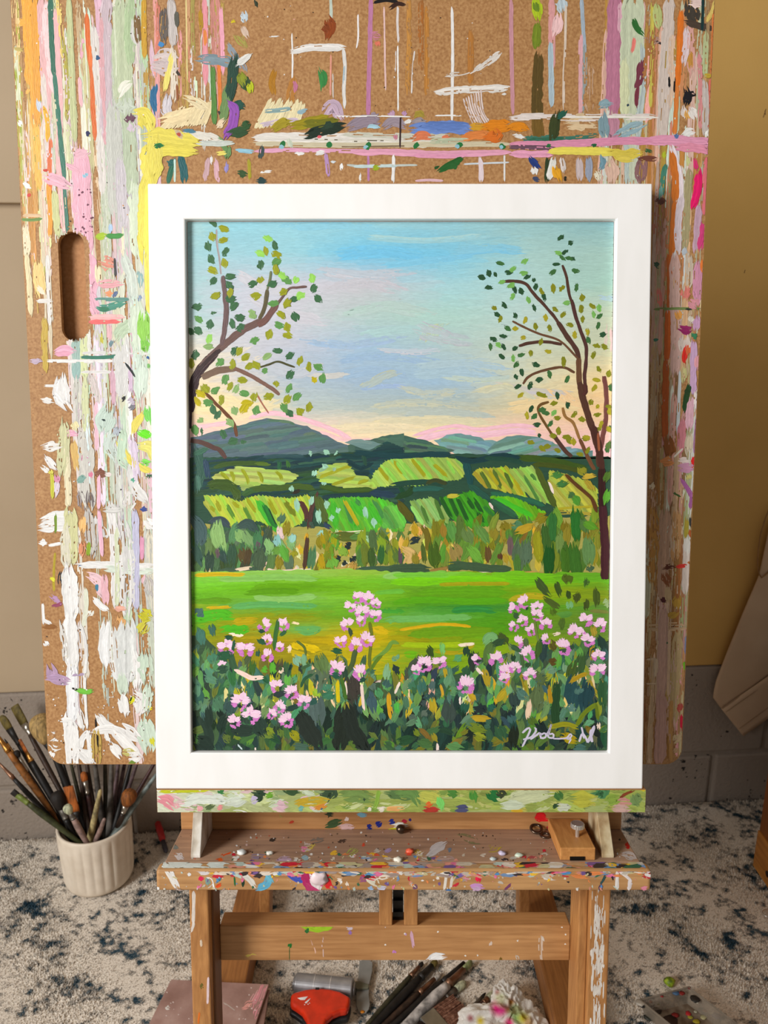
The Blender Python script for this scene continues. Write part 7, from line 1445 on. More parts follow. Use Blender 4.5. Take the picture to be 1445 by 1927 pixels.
# crossbar
pt_ = painter(E(0, 0, .735), -EY, 36); clip_e(pt_, -.1672, .190, -.5435, -.5065, .735)
S, D = pt_.S, pt_.D
pt_.view(260, 1660, 3.141)
for w, c, p, d in ((44, (160, 200, 40), (970, 250, 1050, 275, 1110, 265, 1165, 250), .1), (30, (40, 110, 50), (990, 285, 1012, 292), 0), (24, (30, 110, 40), (890, 385, 905, 365), 0), (4, (40, 90, 40), (894, 390, 894, 465), 0), (24, (206, 190, 200), (1230, 275, 1270, 270), .2), (24, (150, 110, 180), (1245, 295, 1262, 300), .1), (40, (222, 180, 160), (1020, 350, 1040, 440), .6), (40, (222, 190, 180), (1090, 330, 1095, 450), .6), (24, (214, 190, 90), (640, 440, 700, 435), .4)):
    S(w, c, *p, dry=d)
pt_.view(680, 1660, 2.89)
for w, c, p, d in ((16, (214, 170, 190), (270, 270, 278, 320, 285, 360), .1), (22, (200, 130, 200), (176, 385, 184, 370), 0), (60, (244, 244, 244), (370, 435, 400, 415, 450, 405), 0), (40, (244, 244, 244), (380, 440, 430, 425), 0), (26, (214, 190, 170), (975, 290, 975, 380, 980, 440), .45), (14, (226, 214, 200), (985, 300, 990, 320), 0), (16, (226, 206, 190), (700, 345, 708, 325), .1), (14, (120, 90, 20), (755, 430, 760, 410), .0), (20, (210, 190, 170), (845, 400, 855, 430), .4), (16, (190, 150, 190), (235, 290, 242, 280), .1), (20, (220, 200, 190), (120, 180, 130, 340), .7)):
    S(w, c, *p, dry=d)
for x, y in ((1090, 245), (960, 430), (1110, 285), (1108, 337), (850, 318), (565, 400), (415, 270), (235, 280), (632, 398), (40, 445), (130, 340)): D(5, (240, 236, 226), x, y)
pt_.build('crossbar_paint', M_paint, easel)

# worn white finish down the right upright, a run of paint down the left one
pt_ = painter(E(0, 0, .70), -EY, 37); clip_e(pt_, .2000, .2188, -.95, -.4180, .70)
for k in range(120):
    y = pt_.rng.uniform(1670, 1930); x = 1128 - (y - 1677) * .03 + pt_.rng.normal(0, 6.5)
    l = pt_.rng.uniform(8, 34)
    pt_.S(pt_.rng.uniform(1.5, 4), (226, 218, 208), x, y, x - l * .03, y + l, dry=.25, rag=.8)
pt_.build('upright_paint', M_paint, easel)
pt_ = painter(E(0, 0, .70), -EY, 38); clip_e(pt_, -.188, -.1705, -.95, -.4180, .70)
pt_.view(260, 1660, 3.141)
for w, c, p, d in ((20, (226, 216, 206), (328, 50, 328, 150, 326, 240), .05), (18, (226, 216, 206), (330, 230, 322, 270, 308, 300), .05), (14, (230, 206, 210), (414, 560, 412, 640, 410, 720), .1), (12, (230, 120, 40), (362, 770, 355, 839), .0), (20, (110, 100, 40), (372, 600, 380, 635), .3), (14, (226, 206, 180), (370, 340, 374, 380), .1)):
    pt_.S(w, c, *p, dry=d)
pt_.build('upright_paint', M_paint, easel)


# thick crumbs of dried paint in the tray and on the lip
def blob(name, c, r, mat, parent, flat=.5, seed=0, up=EU):
    rg = np.random.default_rng(seed)
    bm = bmesh.new(); bmesh.ops.create_icosphere(bm, subdivisions=2, radius=1.0)
    V = np.array([v.co[:] for v in bm.verts]); F = [tuple(v.index for v in f.verts) for f in bm.faces]; bm.free()
    ph = rg.uniform(0, 6, 6)
    k = 1 + .22 * np.sin(V[:, 0] * 4 + ph[0]) * np.sin(V[:, 1] * 5 + ph[1]) + .18 * np.sin(V[:, 2] * 6 + ph[2] + V[:, 0] * 3)
    V = V * k[:, None]
    up = np.asarray(up); a = RV; b_ = np.cross(up, a)
    sx, sy = r * rg.uniform(.8, 1.25), r * rg.uniform(.7, 1.1)
    P = np.asarray(c) + V[:, :1] * a * sx + V[:, 1:2] * b_ * sy + V[:, 2:3] * up * r * flat
    return mk(name, P, F, mat, parent, smooth=True)


for i, (px, py, r, c) in enumerate(((455, 1606, .0042, (222, 226, 222)), (508, 1607, .003, (226, 224, 214)), (945, 1608, .004, (206, 196, 222)), (928, 1618, .003, (196, 206, 206)), (977, 1611, .0035, (206, 220, 200)),
                                    (771, 1604, .004, (230, 100, 70)), (748, 1620, .004, (232, 226, 210)), (658, 1553, .0042, (206, 174, 168)), (755, 1560, .004, (236, 234, 226)))):
    pz = on_plane([(px, py)], E(0, TU, .7), EU)[0]
    blob('paint_crumb', pz + EU * r * .35, r, plain('crumb_paint', c, .45), easel, .55, seed=i)
pz = on_plane([(600, 1652)], E(0, 0, .668), EY)[0]
blob('paint_crumb', pz - EY * .001, .0075, plain('crumb_paint', (234, 214, 218), .45), easel, .3, seed=40, up=-EY)
# ------------------------------------------------------------------ small things in the tray
M_cherry = wood('clamp_wood', (170, 112, 56), (206, 146, 82), 'y')
pc = E(.182, TU, .71)
cb = thing('clamp_block', pc, 'small notched wooden block with a chrome thumbscrew in the easel tray', 'wooden block')
mb = MB().ebox(.1655, .1985, TU + .0003, TU + .0125, .684, .7390)
mb.obj('block', M_cherry, cb, bevel=.0008)
MB().ebox(.1745, .1885, TU + .0006, TU + .0042, .6832, .6839).obj('slot', M_dark, cb)
kp = on_plane([(1086, 1574)], E(0, TU + .0125, .7), EU)[0]
ks = MB().tube([kp, kp + EU * .0095], .0019, 12).obj('thumbscrew', M_chrome, cb)
mb = MB()
n = 40
ring = lambda r0, u, tw: [kp + EU * u + (r0 * (1 + (.04 if k % 2 and tw else 0))) * (math.cos(2 * math.pi * k / n) * RV + math.sin(2 * math.pi * k / n) * np.cross(EU, RV)) for k in range(n)]
for (r0, u, tw) in ((.0052, .0092, 0), (.0064, .0096, 1), (.0064, .0128, 1), (.0058, .0136, 0), (.0046, .0134, 0)):
    mb.v += [tuple(q) for q in ring(r0, u, tw)]
for i in range(4):
    for k in range(n): mb.f.append((i * n + k, i * n + (k + 1) % n, (i + 1) * n + (k + 1) % n, (i + 1) * n + k))
mb.f.append(tuple(range(n))[::-1]); mb.f.append(tuple(range(4 * n, 5 * n)))
mb.obj('knurled_head', M_chrome, ks)


def washer(px, py, R, r, label, tilt=0.0, lift=0.0):
    c = on_plane([(px, py)], E(0, TU, .7), EU)[0] + EU * (r + lift)
    nn = EU * math.cos(tilt) + EY * -math.sin(tilt); nn = nn / np.linalg.norm(nn)
    a = RV; b_ = np.cross(nn, a)
    V = []; F = []; n, m = 28, 8
    for i in range(n):
        t = 2 * math.pi * i / n; d = math.cos(t) * a + math.sin(t) * b_
        for j in range(m):
            s_ = 2 * math.pi * j / m
            V.append(c + d * (R + r * math.cos(s_)) + nn * r * .8 * math.sin(s_))
    for i in range(n):
        for j in range(m):
            F.append((i * m + j, ((i + 1) % n) * m + j, ((i + 1) % n) * m + (j + 1) % m, i * m + (j + 1) % m))
    tag(mk('metal_washer', V, F, M_bronze, smooth=True), label, 'washer')


M_bronze = plain('tarnished_steel', (96, 82, 70), .3, .9)
washer(1009, 1566, .0052, .0016, 'dark metal washer tilted against another in the easel tray', tilt=.35, lift=.0022)
washer(1026, 1574, .0046, .0013, 'dark metal washer lying flat in the easel tray')
c = on_plane([(754, 1566)], E(0, TU, .7), EU)[0]
c = E(c[0] - CAM[0], TU, .7335)
bd = MB()
bd.tube([c + EU * .0003, c + EU * .003, c + EU * .0055, c + EU * .0075, c + EU * .0085], [.0022, .0045, .0048, .0035, .001], 14)
tag(bd.obj('metal_bead', M_bronze, smooth=True), 'small dark metal bead beside white crumbs in the tray', 'bead')
# ------------------------------------------------------------------ crock and the brushes standing in it
PC = np.array([-.524, 1.200]); PR = .064; PH = .120
M_ceramic = noisy('glazed_stoneware', [(.3, (222, 208, 188)), (.7, (236, 224, 206))], scale=40, rough=.45, bump=.05, bscale=300)
crock = thing('utensil_crock', (PC[0], PC[1], .004), 'off-white fluted ceramic crock full of paintbrushes on the rug', 'crock')
NF = 24


def flute(k, z):
    t = k / 208 * NF
    return 1 + .034 * (abs(math.sin(math.pi * t)) ** .7 - .55) * (1 if .012 < z < PH - .008 else 0)


prof = [(.030, .004), (.052, .004), (.0575, .0065), (.0598, .012), (.0605, .020), (.062, .06), (.0635, .10), (PR, PH - .008), (PR, PH - .002), (PR - .0012, PH), (PR - .0045, PH), (PR - .006, PH - .003), (.0565, .06), (.053, .014), (.040, .011), (.0005, .011)]
mb = MB()
mb.lathe(prof, (PC[0], PC[1], 0), seg=208, fr=flute)
mb.obj('crock_body', M_ceramic, crock, smooth=True)


def wood_h(name, c): return noisy(name, [(.35, [v * .65 for v in c]), (.5, c), (.68, [min(255, v * 1.25) for v in c])], scale=70, stretch=(1, 1, 1), rough=.5, bump=.2, bscale=300)


HM = {k: wood_h('handle_' + k, c) for k, c in dict(black=(26, 24, 23), umber=(58, 42, 32), amber=(138, 86, 36), grey=(84, 80, 75), mauve=(88, 70, 72), green=(58, 62, 34), pale=(186, 182, 178), rose=(140, 116, 108), oxblood=(62, 34, 32), blue=(118, 130, 128), cream=(180, 164, 116), olive=(54, 52, 36)).items()}
FM = {'steel': plain('ferrule_steel', (176, 168, 156), .3, .9), 'brass': plain('ferrule_brass', (176, 124, 60), .35, .8), 'dull': plain('ferrule_dull', (110, 104, 96), .5, .6), 'black': plain('ferrule_black', (40, 38, 36), .5, .3), 'green': plain('ferrule_green', (110, 124, 52), .55, .2), 'copper': plain('ferrule_copper', (150, 112, 88), .4, .8)}
BM = {k: noisy('bristle_' + k, [(.3, [v * .6 for v in c]), (.7, [min(255, v * 1.15) for v in c])], scale=260, stretch=(1, 1, .15), rough=.7, bump=.5, bscale=500) for k, c in dict(olive=(104, 90, 40), hog=(176, 146, 92), dark=(32, 26, 22), orange=(176, 96, 36), amber=(140, 82, 32), pale=(196, 200, 168), green=(150, 160, 110), sable=(120, 70, 44), grey=(190, 182, 172)).items()}


def brush(tip, end, hair, hair_len, hair_w, ferr, ferr_len, handle, hw, label, group=None, flat=1.0, shape='round', name='paintbrush', mid=None):
    tip = np.asarray(tip, float); end = np.asarray(end, float)
    L = np.linalg.norm(end - tip); d = (end - tip) / L
    low = end if end[2] < tip[2] else tip
    t = thing(name, low, label, 'paintbrush', group)
    side = np.cross(d, [0, 1.0, 0]); side /= np.linalg.norm(side) + 1e-9
    up = np.cross(side, d)          # thin direction of a flat brush looks at the viewer
    a = hair_len; b_ = hair_len + ferr_len
    if hair:
        if shape == 'round': fr, rr = [0, .06, .2, .5, .8, 1], [.12, .5, .85, 1.0, .95, .8]
        elif shape == 'flat': fr, rr = [0, .02, .4, .8, 1], [.92, 1.0, 1.0, .97, .9]
        elif shape == 'mop': fr, rr = [0, .05, .15, .35, .6, .85, 1], [.25, .6, .85, 1.0, .95, .7, .45]
        else: fr, rr = [0, .1, .4, .8, 1], [.15, .35, .7, .95, 1.0]
        mb = MB(); mb.tube([tip + d * a * q for q in fr], [hair_w * q for q in rr], 16, flat=flat, up=up)
        mb.obj('bristles', BM[hair], t, smooth=True)
    if ferr:
        mb = MB(); fw = hair_w * (.86 if shape != 'mop' else .5)
        mb.tube([tip + d * q for q in (a - .002, a + ferr_len * .45, a + ferr_len * .8, a + ferr_len * .82, a + ferr_len * .88, a + ferr_len * .9, b_)], [fw, (fw + hw) / 2, hw * 1.04, hw * 1.16, hw * 1.16, hw * 1.03, hw * 1.02], 14, flat=(flat + 1) / 2 if flat < 1 else 1.0, up=up)
        mb.obj('ferrule', FM[ferr], t, smooth=True)
    s0 = b_ - .001
    rest = L - s0
    mb = MB(); mb.tube([tip + d * (s0 + rest * q) for q in (0, .05, .16, .3, .6, .9, .98, 1)], [hw * q for q in (.95, 1.05, 1.25, 1.2, .95, .7, .6, .25)], 12)
    mb.obj('handle', HM[handle], t, smooth=True)
    return t


def in_pot(tip, rim):
    """carry the line tip->rim on down into the crock until it meets the floor or wall of it"""
    tip = np.asarray(tip); rim = np.asarray(rim)
    d = rim - tip; d = d / np.linalg.norm(d)
    p = rim.copy()
    for _ in range(300):
        q = p + d * .001
        if q[2] < .017 or np.hypot(q[0] - PC[0], q[1] - PC[1]) > .0475 - .004 + (.05 * q[2] if q[2] > .02 else 0): 
            if p[2] < PH - .035: break
        p = q
    return p


RIMZ = PH - .004


def pot_brush(tp, rp, y, *a, **k):
    tip = at_y(tp[0], tp[1], y)
    rim = floor_at(rp[0], rp[1], RIMZ)
    v = rim[:2] - PC; r = np.linalg.norm(v)
    if r > .050: rim[:2] = PC + v / r * .050
    return brush(tip, in_pot(tip, rim), *a, **k)


GP = 'brushes standing in the crock'
mm = .001
pot_brush((27, 1328), (150, 1556), 1.275, 'olive', .040, 9 * mm, 'steel', .022, 'umber', 4 * mm, 'wide olive hog brush leaning out behind the pale mop brush', GP, flat=.4, shape='flat')
pot_brush((2, 1346), (126, 1548), 1.245, 'olive', .030, 8 * mm, 'black', .034, 'black', 4.4 * mm, 'olive filbert brush on a black ferrule leaning far out of the crock', GP, flat=.5)
pot_brush((70, 1345), (158, 1553), 1.245, 'hog', .055, 21 * mm, 'black', .022, 'black', 5 * mm, 'big round pale hog-hair mop brush beside the drawing board', GP, shape='mop')
pot_brush((8, 1390), (118, 1560), 1.235, 'dark', .010, 1.8 * mm, 'brass', .040, 'black', 2.4 * mm, 'thin liner brush with a long brass ferrule', GP, shape='point')
pot_brush((-14, 1372), (114, 1562), 1.215, 'dark', .016, 3.5 * mm, 'brass', .034, 'amber', 5 * mm, 'brush with a translucent amber wooden handle', GP)
pot_brush((28, 1413), (122, 1562), 1.215, 'dark', .014, 6.2 * mm, 'steel', .030, 'black', 3 * mm, 'small dark round brush with a bright steel ferrule and black handle', GP, shape='mop')
pot_brush((36, 1392), (132, 1560), 1.235, 'orange', .028, 4 * mm, 'brass', .018, 'black', 5.2 * mm, 'slim orange-haired flat brush on a black handle', GP, flat=.5, shape='flat')
pot_brush((-12, 1425), (120, 1568), 1.195, 'dark', .012, 1.8 * mm, 'copper', .040, 'black', 3.6 * mm, 'thin brush with copper ferrule and glossy black handle', GP, shape='point')
pot_brush((23, 1489), (140, 1578), 1.165, 'dark', .012, 6 * mm, 'green', .024, 'green', 4.6 * mm, 'stubby brush crusted with green paint, lowest over the crock rim', GP, flat=.6, shape='flat')
pot_brush((128, 1480), (152, 1566), 1.185, 'orange', .050, 9.5 * mm, 'black', .014, 'umber', 3.4 * mm, 'wide bright orange flat brush standing in the middle of the crock', GP, flat=.3, shape='flat')
pot_brush((104, 1490), (136, 1570), 1.180, 'dark', .034, 13 * mm, 'dull', .020, 'black', 5 * mm, 'fat black mop brush in the crock', GP, shape='mop')
pot_brush((124, 1515), (160, 1580), 1.155, 'pale', .018, 8 * mm, 'dull', .012, 'rose', 4.6 * mm, 'pale green tipped brush with a rosy worn handle', GP, shape='mop')
pot_brush((247, 1487), (222, 1560), 1.190, 'amber', .032, 13.5 * mm, 'steel', .016, 'umber', 4 * mm, 'round rusty-brown mop brush near the crock rim', GP, shape='mop')
pot_brush((156, 1452), (178, 1556), 1.215, 'orange', .018, 6 * mm, 'steel', .024, 'oxblood', 4 * mm, 'small rusty brush with a steel ferrule and oxblood handle', GP)
# brushes standing hair-down: only their handles show
for (tp, rp, y, h, hw, lab) in (((189, 1486), (172, 1566), 1.170, 'cream', 5.4 * mm, 'cream handle with rounded end sticking up from the crock'), ((197, 1540), (184, 1574), 1.150, 'rose', 5 * mm, 'short pinkish worn handle stub just above the crock rim'),
                                ((296, 1455), (222, 1560), 1.225, 'blue', 5 * mm, 'pale blue-grey handle slanting out towards the picture frame'), ((300, 1420), (226, 1548), 1.250, 'oxblood', 4.4 * mm, 'dark red-brown handle slanting out towards the picture frame')):
    tip = at_y(tp[0], tp[1], y); rim = floor_at(rp[0], rp[1], RIMZ)
    e = in_pot(tip, rim)
    L = np.linalg.norm(e - tip)
    t = brush(e, tip, 'dark', .022, 6 * mm, 'dull', .020, h, hw, lab, GP)
k = 0
NL = ['brown handle beside the wide orange flat brush in the crock', 'black handle rising behind the wide orange flat brush', 'olive handle between the wide orange brush and the small rusty brush', 'brown handle right behind the small rusty brush with oxblood handle',
      'thick speckled grey handle directly behind the cream handle', 'olive handle between the two speckled grey handles', 'speckled grey handle next to the dusky mauve handles', 'dusky mauve handle touching the thinner speckled grey handle',
      'dusky mauve handle between another mauve handle and a black one', 'black handle between two dusky mauve handles', 'dusky mauve handle above the round rusty-brown mop brush', 'black handle behind the fat black mop brush']
for (x0, x1, h, hw, y) in ((150, 166, 'umber', 4.4, 1.25), (128, 150, 'black', 4.6, 1.245), (141, 160, 'olive', 4.0, 1.225), (168, 180, 'umber', 5.0, 1.235), (182, 192, 'grey', 5.6, 1.22), (198, 200, 'olive', 4.6, 1.24), (209, 206, 'grey', 5.2, 1.215), (220, 210, 'mauve', 4.6, 1.24), (231, 214, 'mauve', 4.4, 1.255), (241, 216, 'black', 4.4, 1.25), (252, 220, 'mauve', 4.2, 1.235), (112, 144, 'black', 4.6, 1.25)):
    tip = at_y(x0 + (x0 - x1) * .5, 1395 + (k * 37) % 40, y); rim = floor_at(x1, 1556 - (k % 3) * 6, RIMZ)
    brush(in_pot(tip, rim), tip, 'dark', .020, 6 * mm, 'dull', .018, h, hw * mm, NL[k], GP)
    k += 1
# ------------------------------------------------------------------ things lying on the rug under the easel
M_mauve = noisy('stained_panel', [(.3, (140, 106, 96)), (.5, (164, 130, 120)), (.7, (184, 154, 144))], scale=22, rough=.6, bump=.2, bscale=250)
ZP = .0560


def flat_panel(corners, z, th, mat, name, label, cat):
    P = [floor_at(x, y, z) for x, y in corners]
    # carry the two near corners on to a full rectangle-like sheet
    a, b_, c, d = P
    c2 = b_ + (c - b_) * 2.6; d2 = a + (d - a) * 2.6
    top = [a, b_, c2, d2]
    lo = [q - np.array([0, 0, th]) for q in top]
    t = thing(name, np.mean(lo, 0), label, cat)
    MB().hexa(lo + top).obj('panel', mat, t, bevel=.0006)
    return t


t1 = flat_panel(((322, 1843), (506, 1852), (481, 1927), (280, 1927)), ZP + .0042, .0035, M_mauve, 'palette', 'mauve paint-stained palette panel lying across the easel runner', 'palette')
pt_ = Painter([0, 0, ZP + .0042], [0, 0, 1.0], seed=41, base=.0001, step=6e-6, gain=.9)
pt_.view(260, 1660, 3.141)
pt_.clip = (0, 1844.5, 0, 1960); pt_.cl = (322, 262); pt_.cr = (505, 470)
pt_.clip = (0, 1853, 0, 1935); pt_.cl = (318, 277); pt_.cr = (504, 477)
for w, c, p, d in ((60, (222, 150, 156), (740, 620, 720, 680, 690, 740), .35), (50, (226, 170, 170), (700, 650, 660, 720), .45), (40, (226, 160, 150), (620, 740, 680, 710), .4), (40, (226, 150, 160), (710, 740, 690, 800), .4), (30, (226, 220, 214), (165, 740, 185, 745), .2), (30, (206, 190, 180), (520, 720, 600, 780), .7)):
    pt_.S(w, c, *p, dry=d, rag=.9)
for k in range(30): pt_.D(pt_.rng.uniform(2, 5), (226, 206, 200), pt_.rng.uniform(120, 700), pt_.rng.uniform(620, 830))
pt_.build('paint_smear', M_paint, t1)
flat_panel(((330, 1848), (507, 1862), (497, 1927), (290, 1932)), ZP + .0004, .0035, noisy('brown_card', [(.3, (110, 80, 70)), (.7, (150, 116, 104))], scale=40, rough=.7), 'palette', 'darker panel tucked beneath the mauve palette panel', 'palette')

# brayer
M_alu = plain('brushed_aluminium', (168, 168, 170), .36, .55)
M_red = plain('red_plastic', (214, 50, 22), .22, 0, .6)
M_blk = plain('black_rubber', (30, 29, 30), .5)
RZ = .0185
r0 = floor_at(556, 1851, RZ); r1 = floor_at(664, 1862, RZ); r0[2] = r1[2] = RZ
ax = (r1 - r0) / np.linalg.norm(r1 - r0)
br = thing('brayer', (r0 + r1) / 2 - np.array([0, 0, RZ - .003]), 'hand roller with a steel drum and glossy red plastic handle on the rug', 'roller')
rol = MB().tube([r0, r0 + ax * .0015, r1 - ax * .0015, r1], [.0138, .0152, .0152, .0138], 36).obj('roller_drum', M_alu, br, smooth=False, bevel=.0005)
for q in (.34, .62):
    c = r0 + (r1 - r0) * q
    MB().tube([c - ax * .0006, c + ax * .0006], .0156, 36).obj('drum_ring', plain('pale_ring', (226, 226, 226), .3, .6), rol)
for c, sgn in ((r0, -1), (r1, 1)):
    MB().tube([c + ax * sgn * .0004, c + ax * sgn * .0030], .0095, 20).obj('end_cap', M_alu, br, bevel=.0004)
HZ = .036
hp = [(547, 1869), (556, 1865), (575, 1860), (598, 1857.5), (620, 1859), (640, 1864), (660, 1875), (658, 1888), (654, 1900), (640, 1902), (626, 1908), (615, 1918), (610, 1930), (606, 1960), (602, 1990), (592, 2004), (582, 1990), (580, 1960), (579, 1930), (576, 1916), (568, 1903), (556, 1894), (546, 1889)]
tp_ = [floor_at(x, y, HZ) for x, y in hp]
MB().prism(tp_, np.array([0, 0, -.013]), np.array([0, 0, 0.0])).obj('handle', M_red, br, bevel=.0048, seg=4)
cen = np.mean(tp_, 0)
MB().prism([cen + (p - cen) * np.array([1.02, 1.03, 1]) for p in tp_], np.array([0, -.003, -.0225]), np.array([0, -.003, -.0135])).obj('grip', M_blk, br, bevel=.003, seg=3)
pt_ = Painter([0, 0, HZ + .0001], [0, 0, 1.0], seed=42, base=.0002, gain=.95)
pt_.view(520, 1780, 7.225)
pt_.G((246, 240, 240), 285, 712, 345, 698, 430, 690, 385, 738, 330, 738, rag=.3); pt_.G((246, 240, 240), 385, 770, 440, 728, 466, 710, 440, 750, 405, 785, rag=.3)
for x, y in ((430, 795), (385, 800), (450, 780)): pt_.D(7, (246, 240, 240), x, y)
pt_.build('emblem', plain('white_print', (246, 242, 240), .3), br, kind=None, label='white printed emblem')
MB().box(*( (lambda c: (c[0] - .003, c[0] + .003, c[1] - .002, c[1] + .002, HZ - .001, HZ + .0006))(floor_at(597, 1860.5, HZ)))).obj('notch', M_blk, br, bevel=.0004)

# grey plastic scraper beside the roller
M_gpl = noisy('grey_plastic', [(.3, (124, 124, 120)), (.7, (150, 150, 146))], scale=30, rough=.35)
sc = thing('paint_scraper', floor_at(684, 1875, .004), 'grey plastic paint scraper with an orange-stained rounded tip beside the roller', 'scraper')
up_ = [(676.4, 1808), (688, 1804), (701, 1810), (700.5, 1826), (694.5, 1852), (673, 1852), (674, 1838)]
lo_ = [(670.5, 1860), (694.5, 1858), (694, 1872), (696, 1890), (694, 1899), (689, 1905), (681, 1906), (674, 1902), (671, 1893), (670, 1876)]
for nm, pp, z in (('shank', up_, .0105), ('blade', lo_, .0085)):
    P = [floor_at(x, y, z) for x, y in pp]
    MB().prism(P, np.array([0, 0, -.0025]), np.array([0, 0, 0])).obj(nm, M_gpl, sc, bevel=.0006)
P = [floor_at(x, y, .0125) for x, y in ((664.5, 1847), (676, 1846), (694, 1852), (693, 1859), (672, 1861), (664.5, 1857))]
MB().prism(P, np.array([0, 0, -.004]), np.array([0, 0, 0])).obj('collar', noisy('dull_collar', [(.3, (96, 98, 84)), (.7, (124, 124, 104))], scale=80, rough=.5), sc, bevel=.0008)
P = floor_at(682, 1904, .0088)
blob('paint_dab', P, .0032, plain('orange_paint', (226, 140, 30), .4), sc, .35, 3, up=np.array([0, 0, 1.0]))

# loose brushes on the rug
GF = 'brushes lying on the rug'


def lay(tp, ep, zt, ze, *a, **k):
    return brush(floor_at(tp[0], tp[1], zt), floor_at(ep[0], ep[1], ze), *a, **k)


def ext(a, b, k): return (a[0] + (b[0] - a[0]) * k, a[1] + (b[1] - a[1]) * k)


lay((796, 1811), ext((796, 1811), (701, 1918), 1.7), .008, .0075, 'dark', .012, 3.5 * mm, 'copper', .022, 'olive', 3.8 * mm, 'slim brush with a dull olive handle, outermost by the grey scraper', GF)
lay((822, 1808), ext((822, 1808), (712, 1922), 1.7), .009, .009, 'olive', .014, 5.5 * mm, 'black', .030, 'black', 5.6 * mm, 'black brush speckled with pale paint lying on the rug', GF)
lay((827, 1834), ext((827, 1834), (735, 1918), 1.7), .007, .007, 'grey', .012, 4.2 * mm, 'copper', .036, 'umber', 4.2 * mm, 'slim brown brush with splayed pale hair lying on the rug', GF, shape='flat')
lay((872, 1814), ext((872, 1814), (753, 1918), 1.5), .009, .009, None, 0, 4.5 * mm, 'black', .05, 'black', 4.6 * mm, 'plain matte black brush handle lying on the rug', GF)
lay((886, 1811), ext((886, 1811), (768, 1926), 1.6), .012, .012, 'green', .020, 6.5 * mm, 'copper', .040, 'pale', 7.0 * mm, 'thick brush with green hair, copper ferrule and lavender paint-coated handle', GF, flat=.6, shape='flat')
lay((876, 1847), ext((876, 1847), (826, 1890), 1.6), .007, .007, 'pale', .024, 6 * mm, 'dull', .02, 'umber', 4 * mm, 'pale-haired brush half hidden behind the wide brown-bristle brush', GF)
lay((914, 1868), ext((914, 1868), (884, 1902), 1.8), .006, .006, 'dark', .010, 2.5 * mm, 'dull', .022, 'umber', 3 * mm, 'thin dark brush poking out behind the crumpled paper towel', GF, shape='point')
lay((930, 1866), ext((930, 1866), (904, 1894), 2.0), .008, .008, 'pale', .018, 5 * mm, 'copper', .010, 'oxblood', 4 * mm, 'pale-haired brush with a reddish handle against the paper towel', GF)

# wide flat brush
wb = thing('wide_brush', floor_at(830, 1925, .004), 'wide flat brush with brown bristles and steel ferrule beside the paper towel', 'paintbrush', GF)
ZB = .016
qa, qb = floor_at(852, 1868, ZB), floor_at(886, 1902, ZB); qc, qd = floor_at(846, 1936, ZB), floor_at(813, 1898, ZB)
lo = [q - np.array([0, 0, .010]) for q in (qd, qc, qb, qa)]; hi = [qd, qc, qb - np.array([0, 0, .004]), qa - np.array([0, 0, .004])]
nb = 26
V = []; F = []
mb = MB()
rg = np.random.default_rng(9)
for i in range(nb):
    a0, a1 = i / nb, (i + .92) / nb
    e = rg.uniform(.93, 1.03)
    L0 = qd + (qc - qd) * a0; L1 = qd + (qc - qd) * a1
    T0 = L0 + (qa + (qb - qa) * a0 - L0) * e; T1 = L1 + (qa + (qb - qa) * a1 - L1) * e
    dz = np.array([0, 0, .0095]); tz = np.array([0, 0, rg.uniform(.002, .005)]); hz = np.array([0, 0, rg.uniform(0, .0012)])
    mb.hexa([L0 - dz, L1 - dz, T1 - dz * .7, T0 - dz * .7, L0 + hz, L1 + hz, T1 - tz, T0 - tz])
mb.obj('bristles', noisy('brown_bristle', [(.3, (86, 54, 42)), (.5, (132, 90, 72)), (.7, (176, 136, 116))], scale=180, stretch=(1, 1, 1), rough=.6, bump=.4, bscale=500), wb)
dd = (qd - qa) / np.linalg.norm(qd - qa)
f0, f1 = qd + dd * -.003, qc + dd * -.003
fh = [f0, f1, f1 + dd * .028, f0 + dd * .028]
MB().hexa([q - np.array([0, 0, .012]) for q in fh] + [q + np.array([0, 0, .0015]) for q in fh]).obj('ferrule', plain('pale_steel', (150, 152, 150), .35, .8), wb, bevel=.0015)
m0 = (fh[2] + fh[3]) / 2 - np.array([0, 0, .005])
mb = MB(); mb.tube([m0 - dd * .001, m0 + dd * .015, m0 + dd * .06, m0 + dd * .10], [.019, .012, .008, .009], 14, flat=.4, up=np.array([0, 0, 1.0]))
mb.obj('handle', HM['umber'], wb, smooth=True)

# crumpled paper towel
rg = np.random.default_rng(17)


def crumple(c, r, seed, nsub=5):
    bm = bmesh.new(); bmesh.ops.create_icosphere(bm, subdivisions=nsub, radius=1.0)
    V = np.array([v.co[:] for v in bm.verts]); F = [tuple(v.index for v in f.verts) for f in bm.faces]; bm.free()
    g = np.random.default_rng(seed)
    k = np.zeros(len(V))
    for j in range(16):
        d = g.normal(0, 1, 3); d /= np.linalg.norm(d)
        fq = g.uniform(1.0, 5.5)
        k += (1 - abs((((V + .25 * np.sin(V[:, [1, 2, 0]] * 5 + j)) @ d) * fq + g.uniform(0, 2)) % 2 - 1)) * g.uniform(.3, .5) / (1 + fq)
    V = V * (.38 + k)[:, None]
    P = np.asarray(c) + V * np.asarray(r)
    P[:, 2] = np.maximum(P[:, 2], .0035)
    return P, F


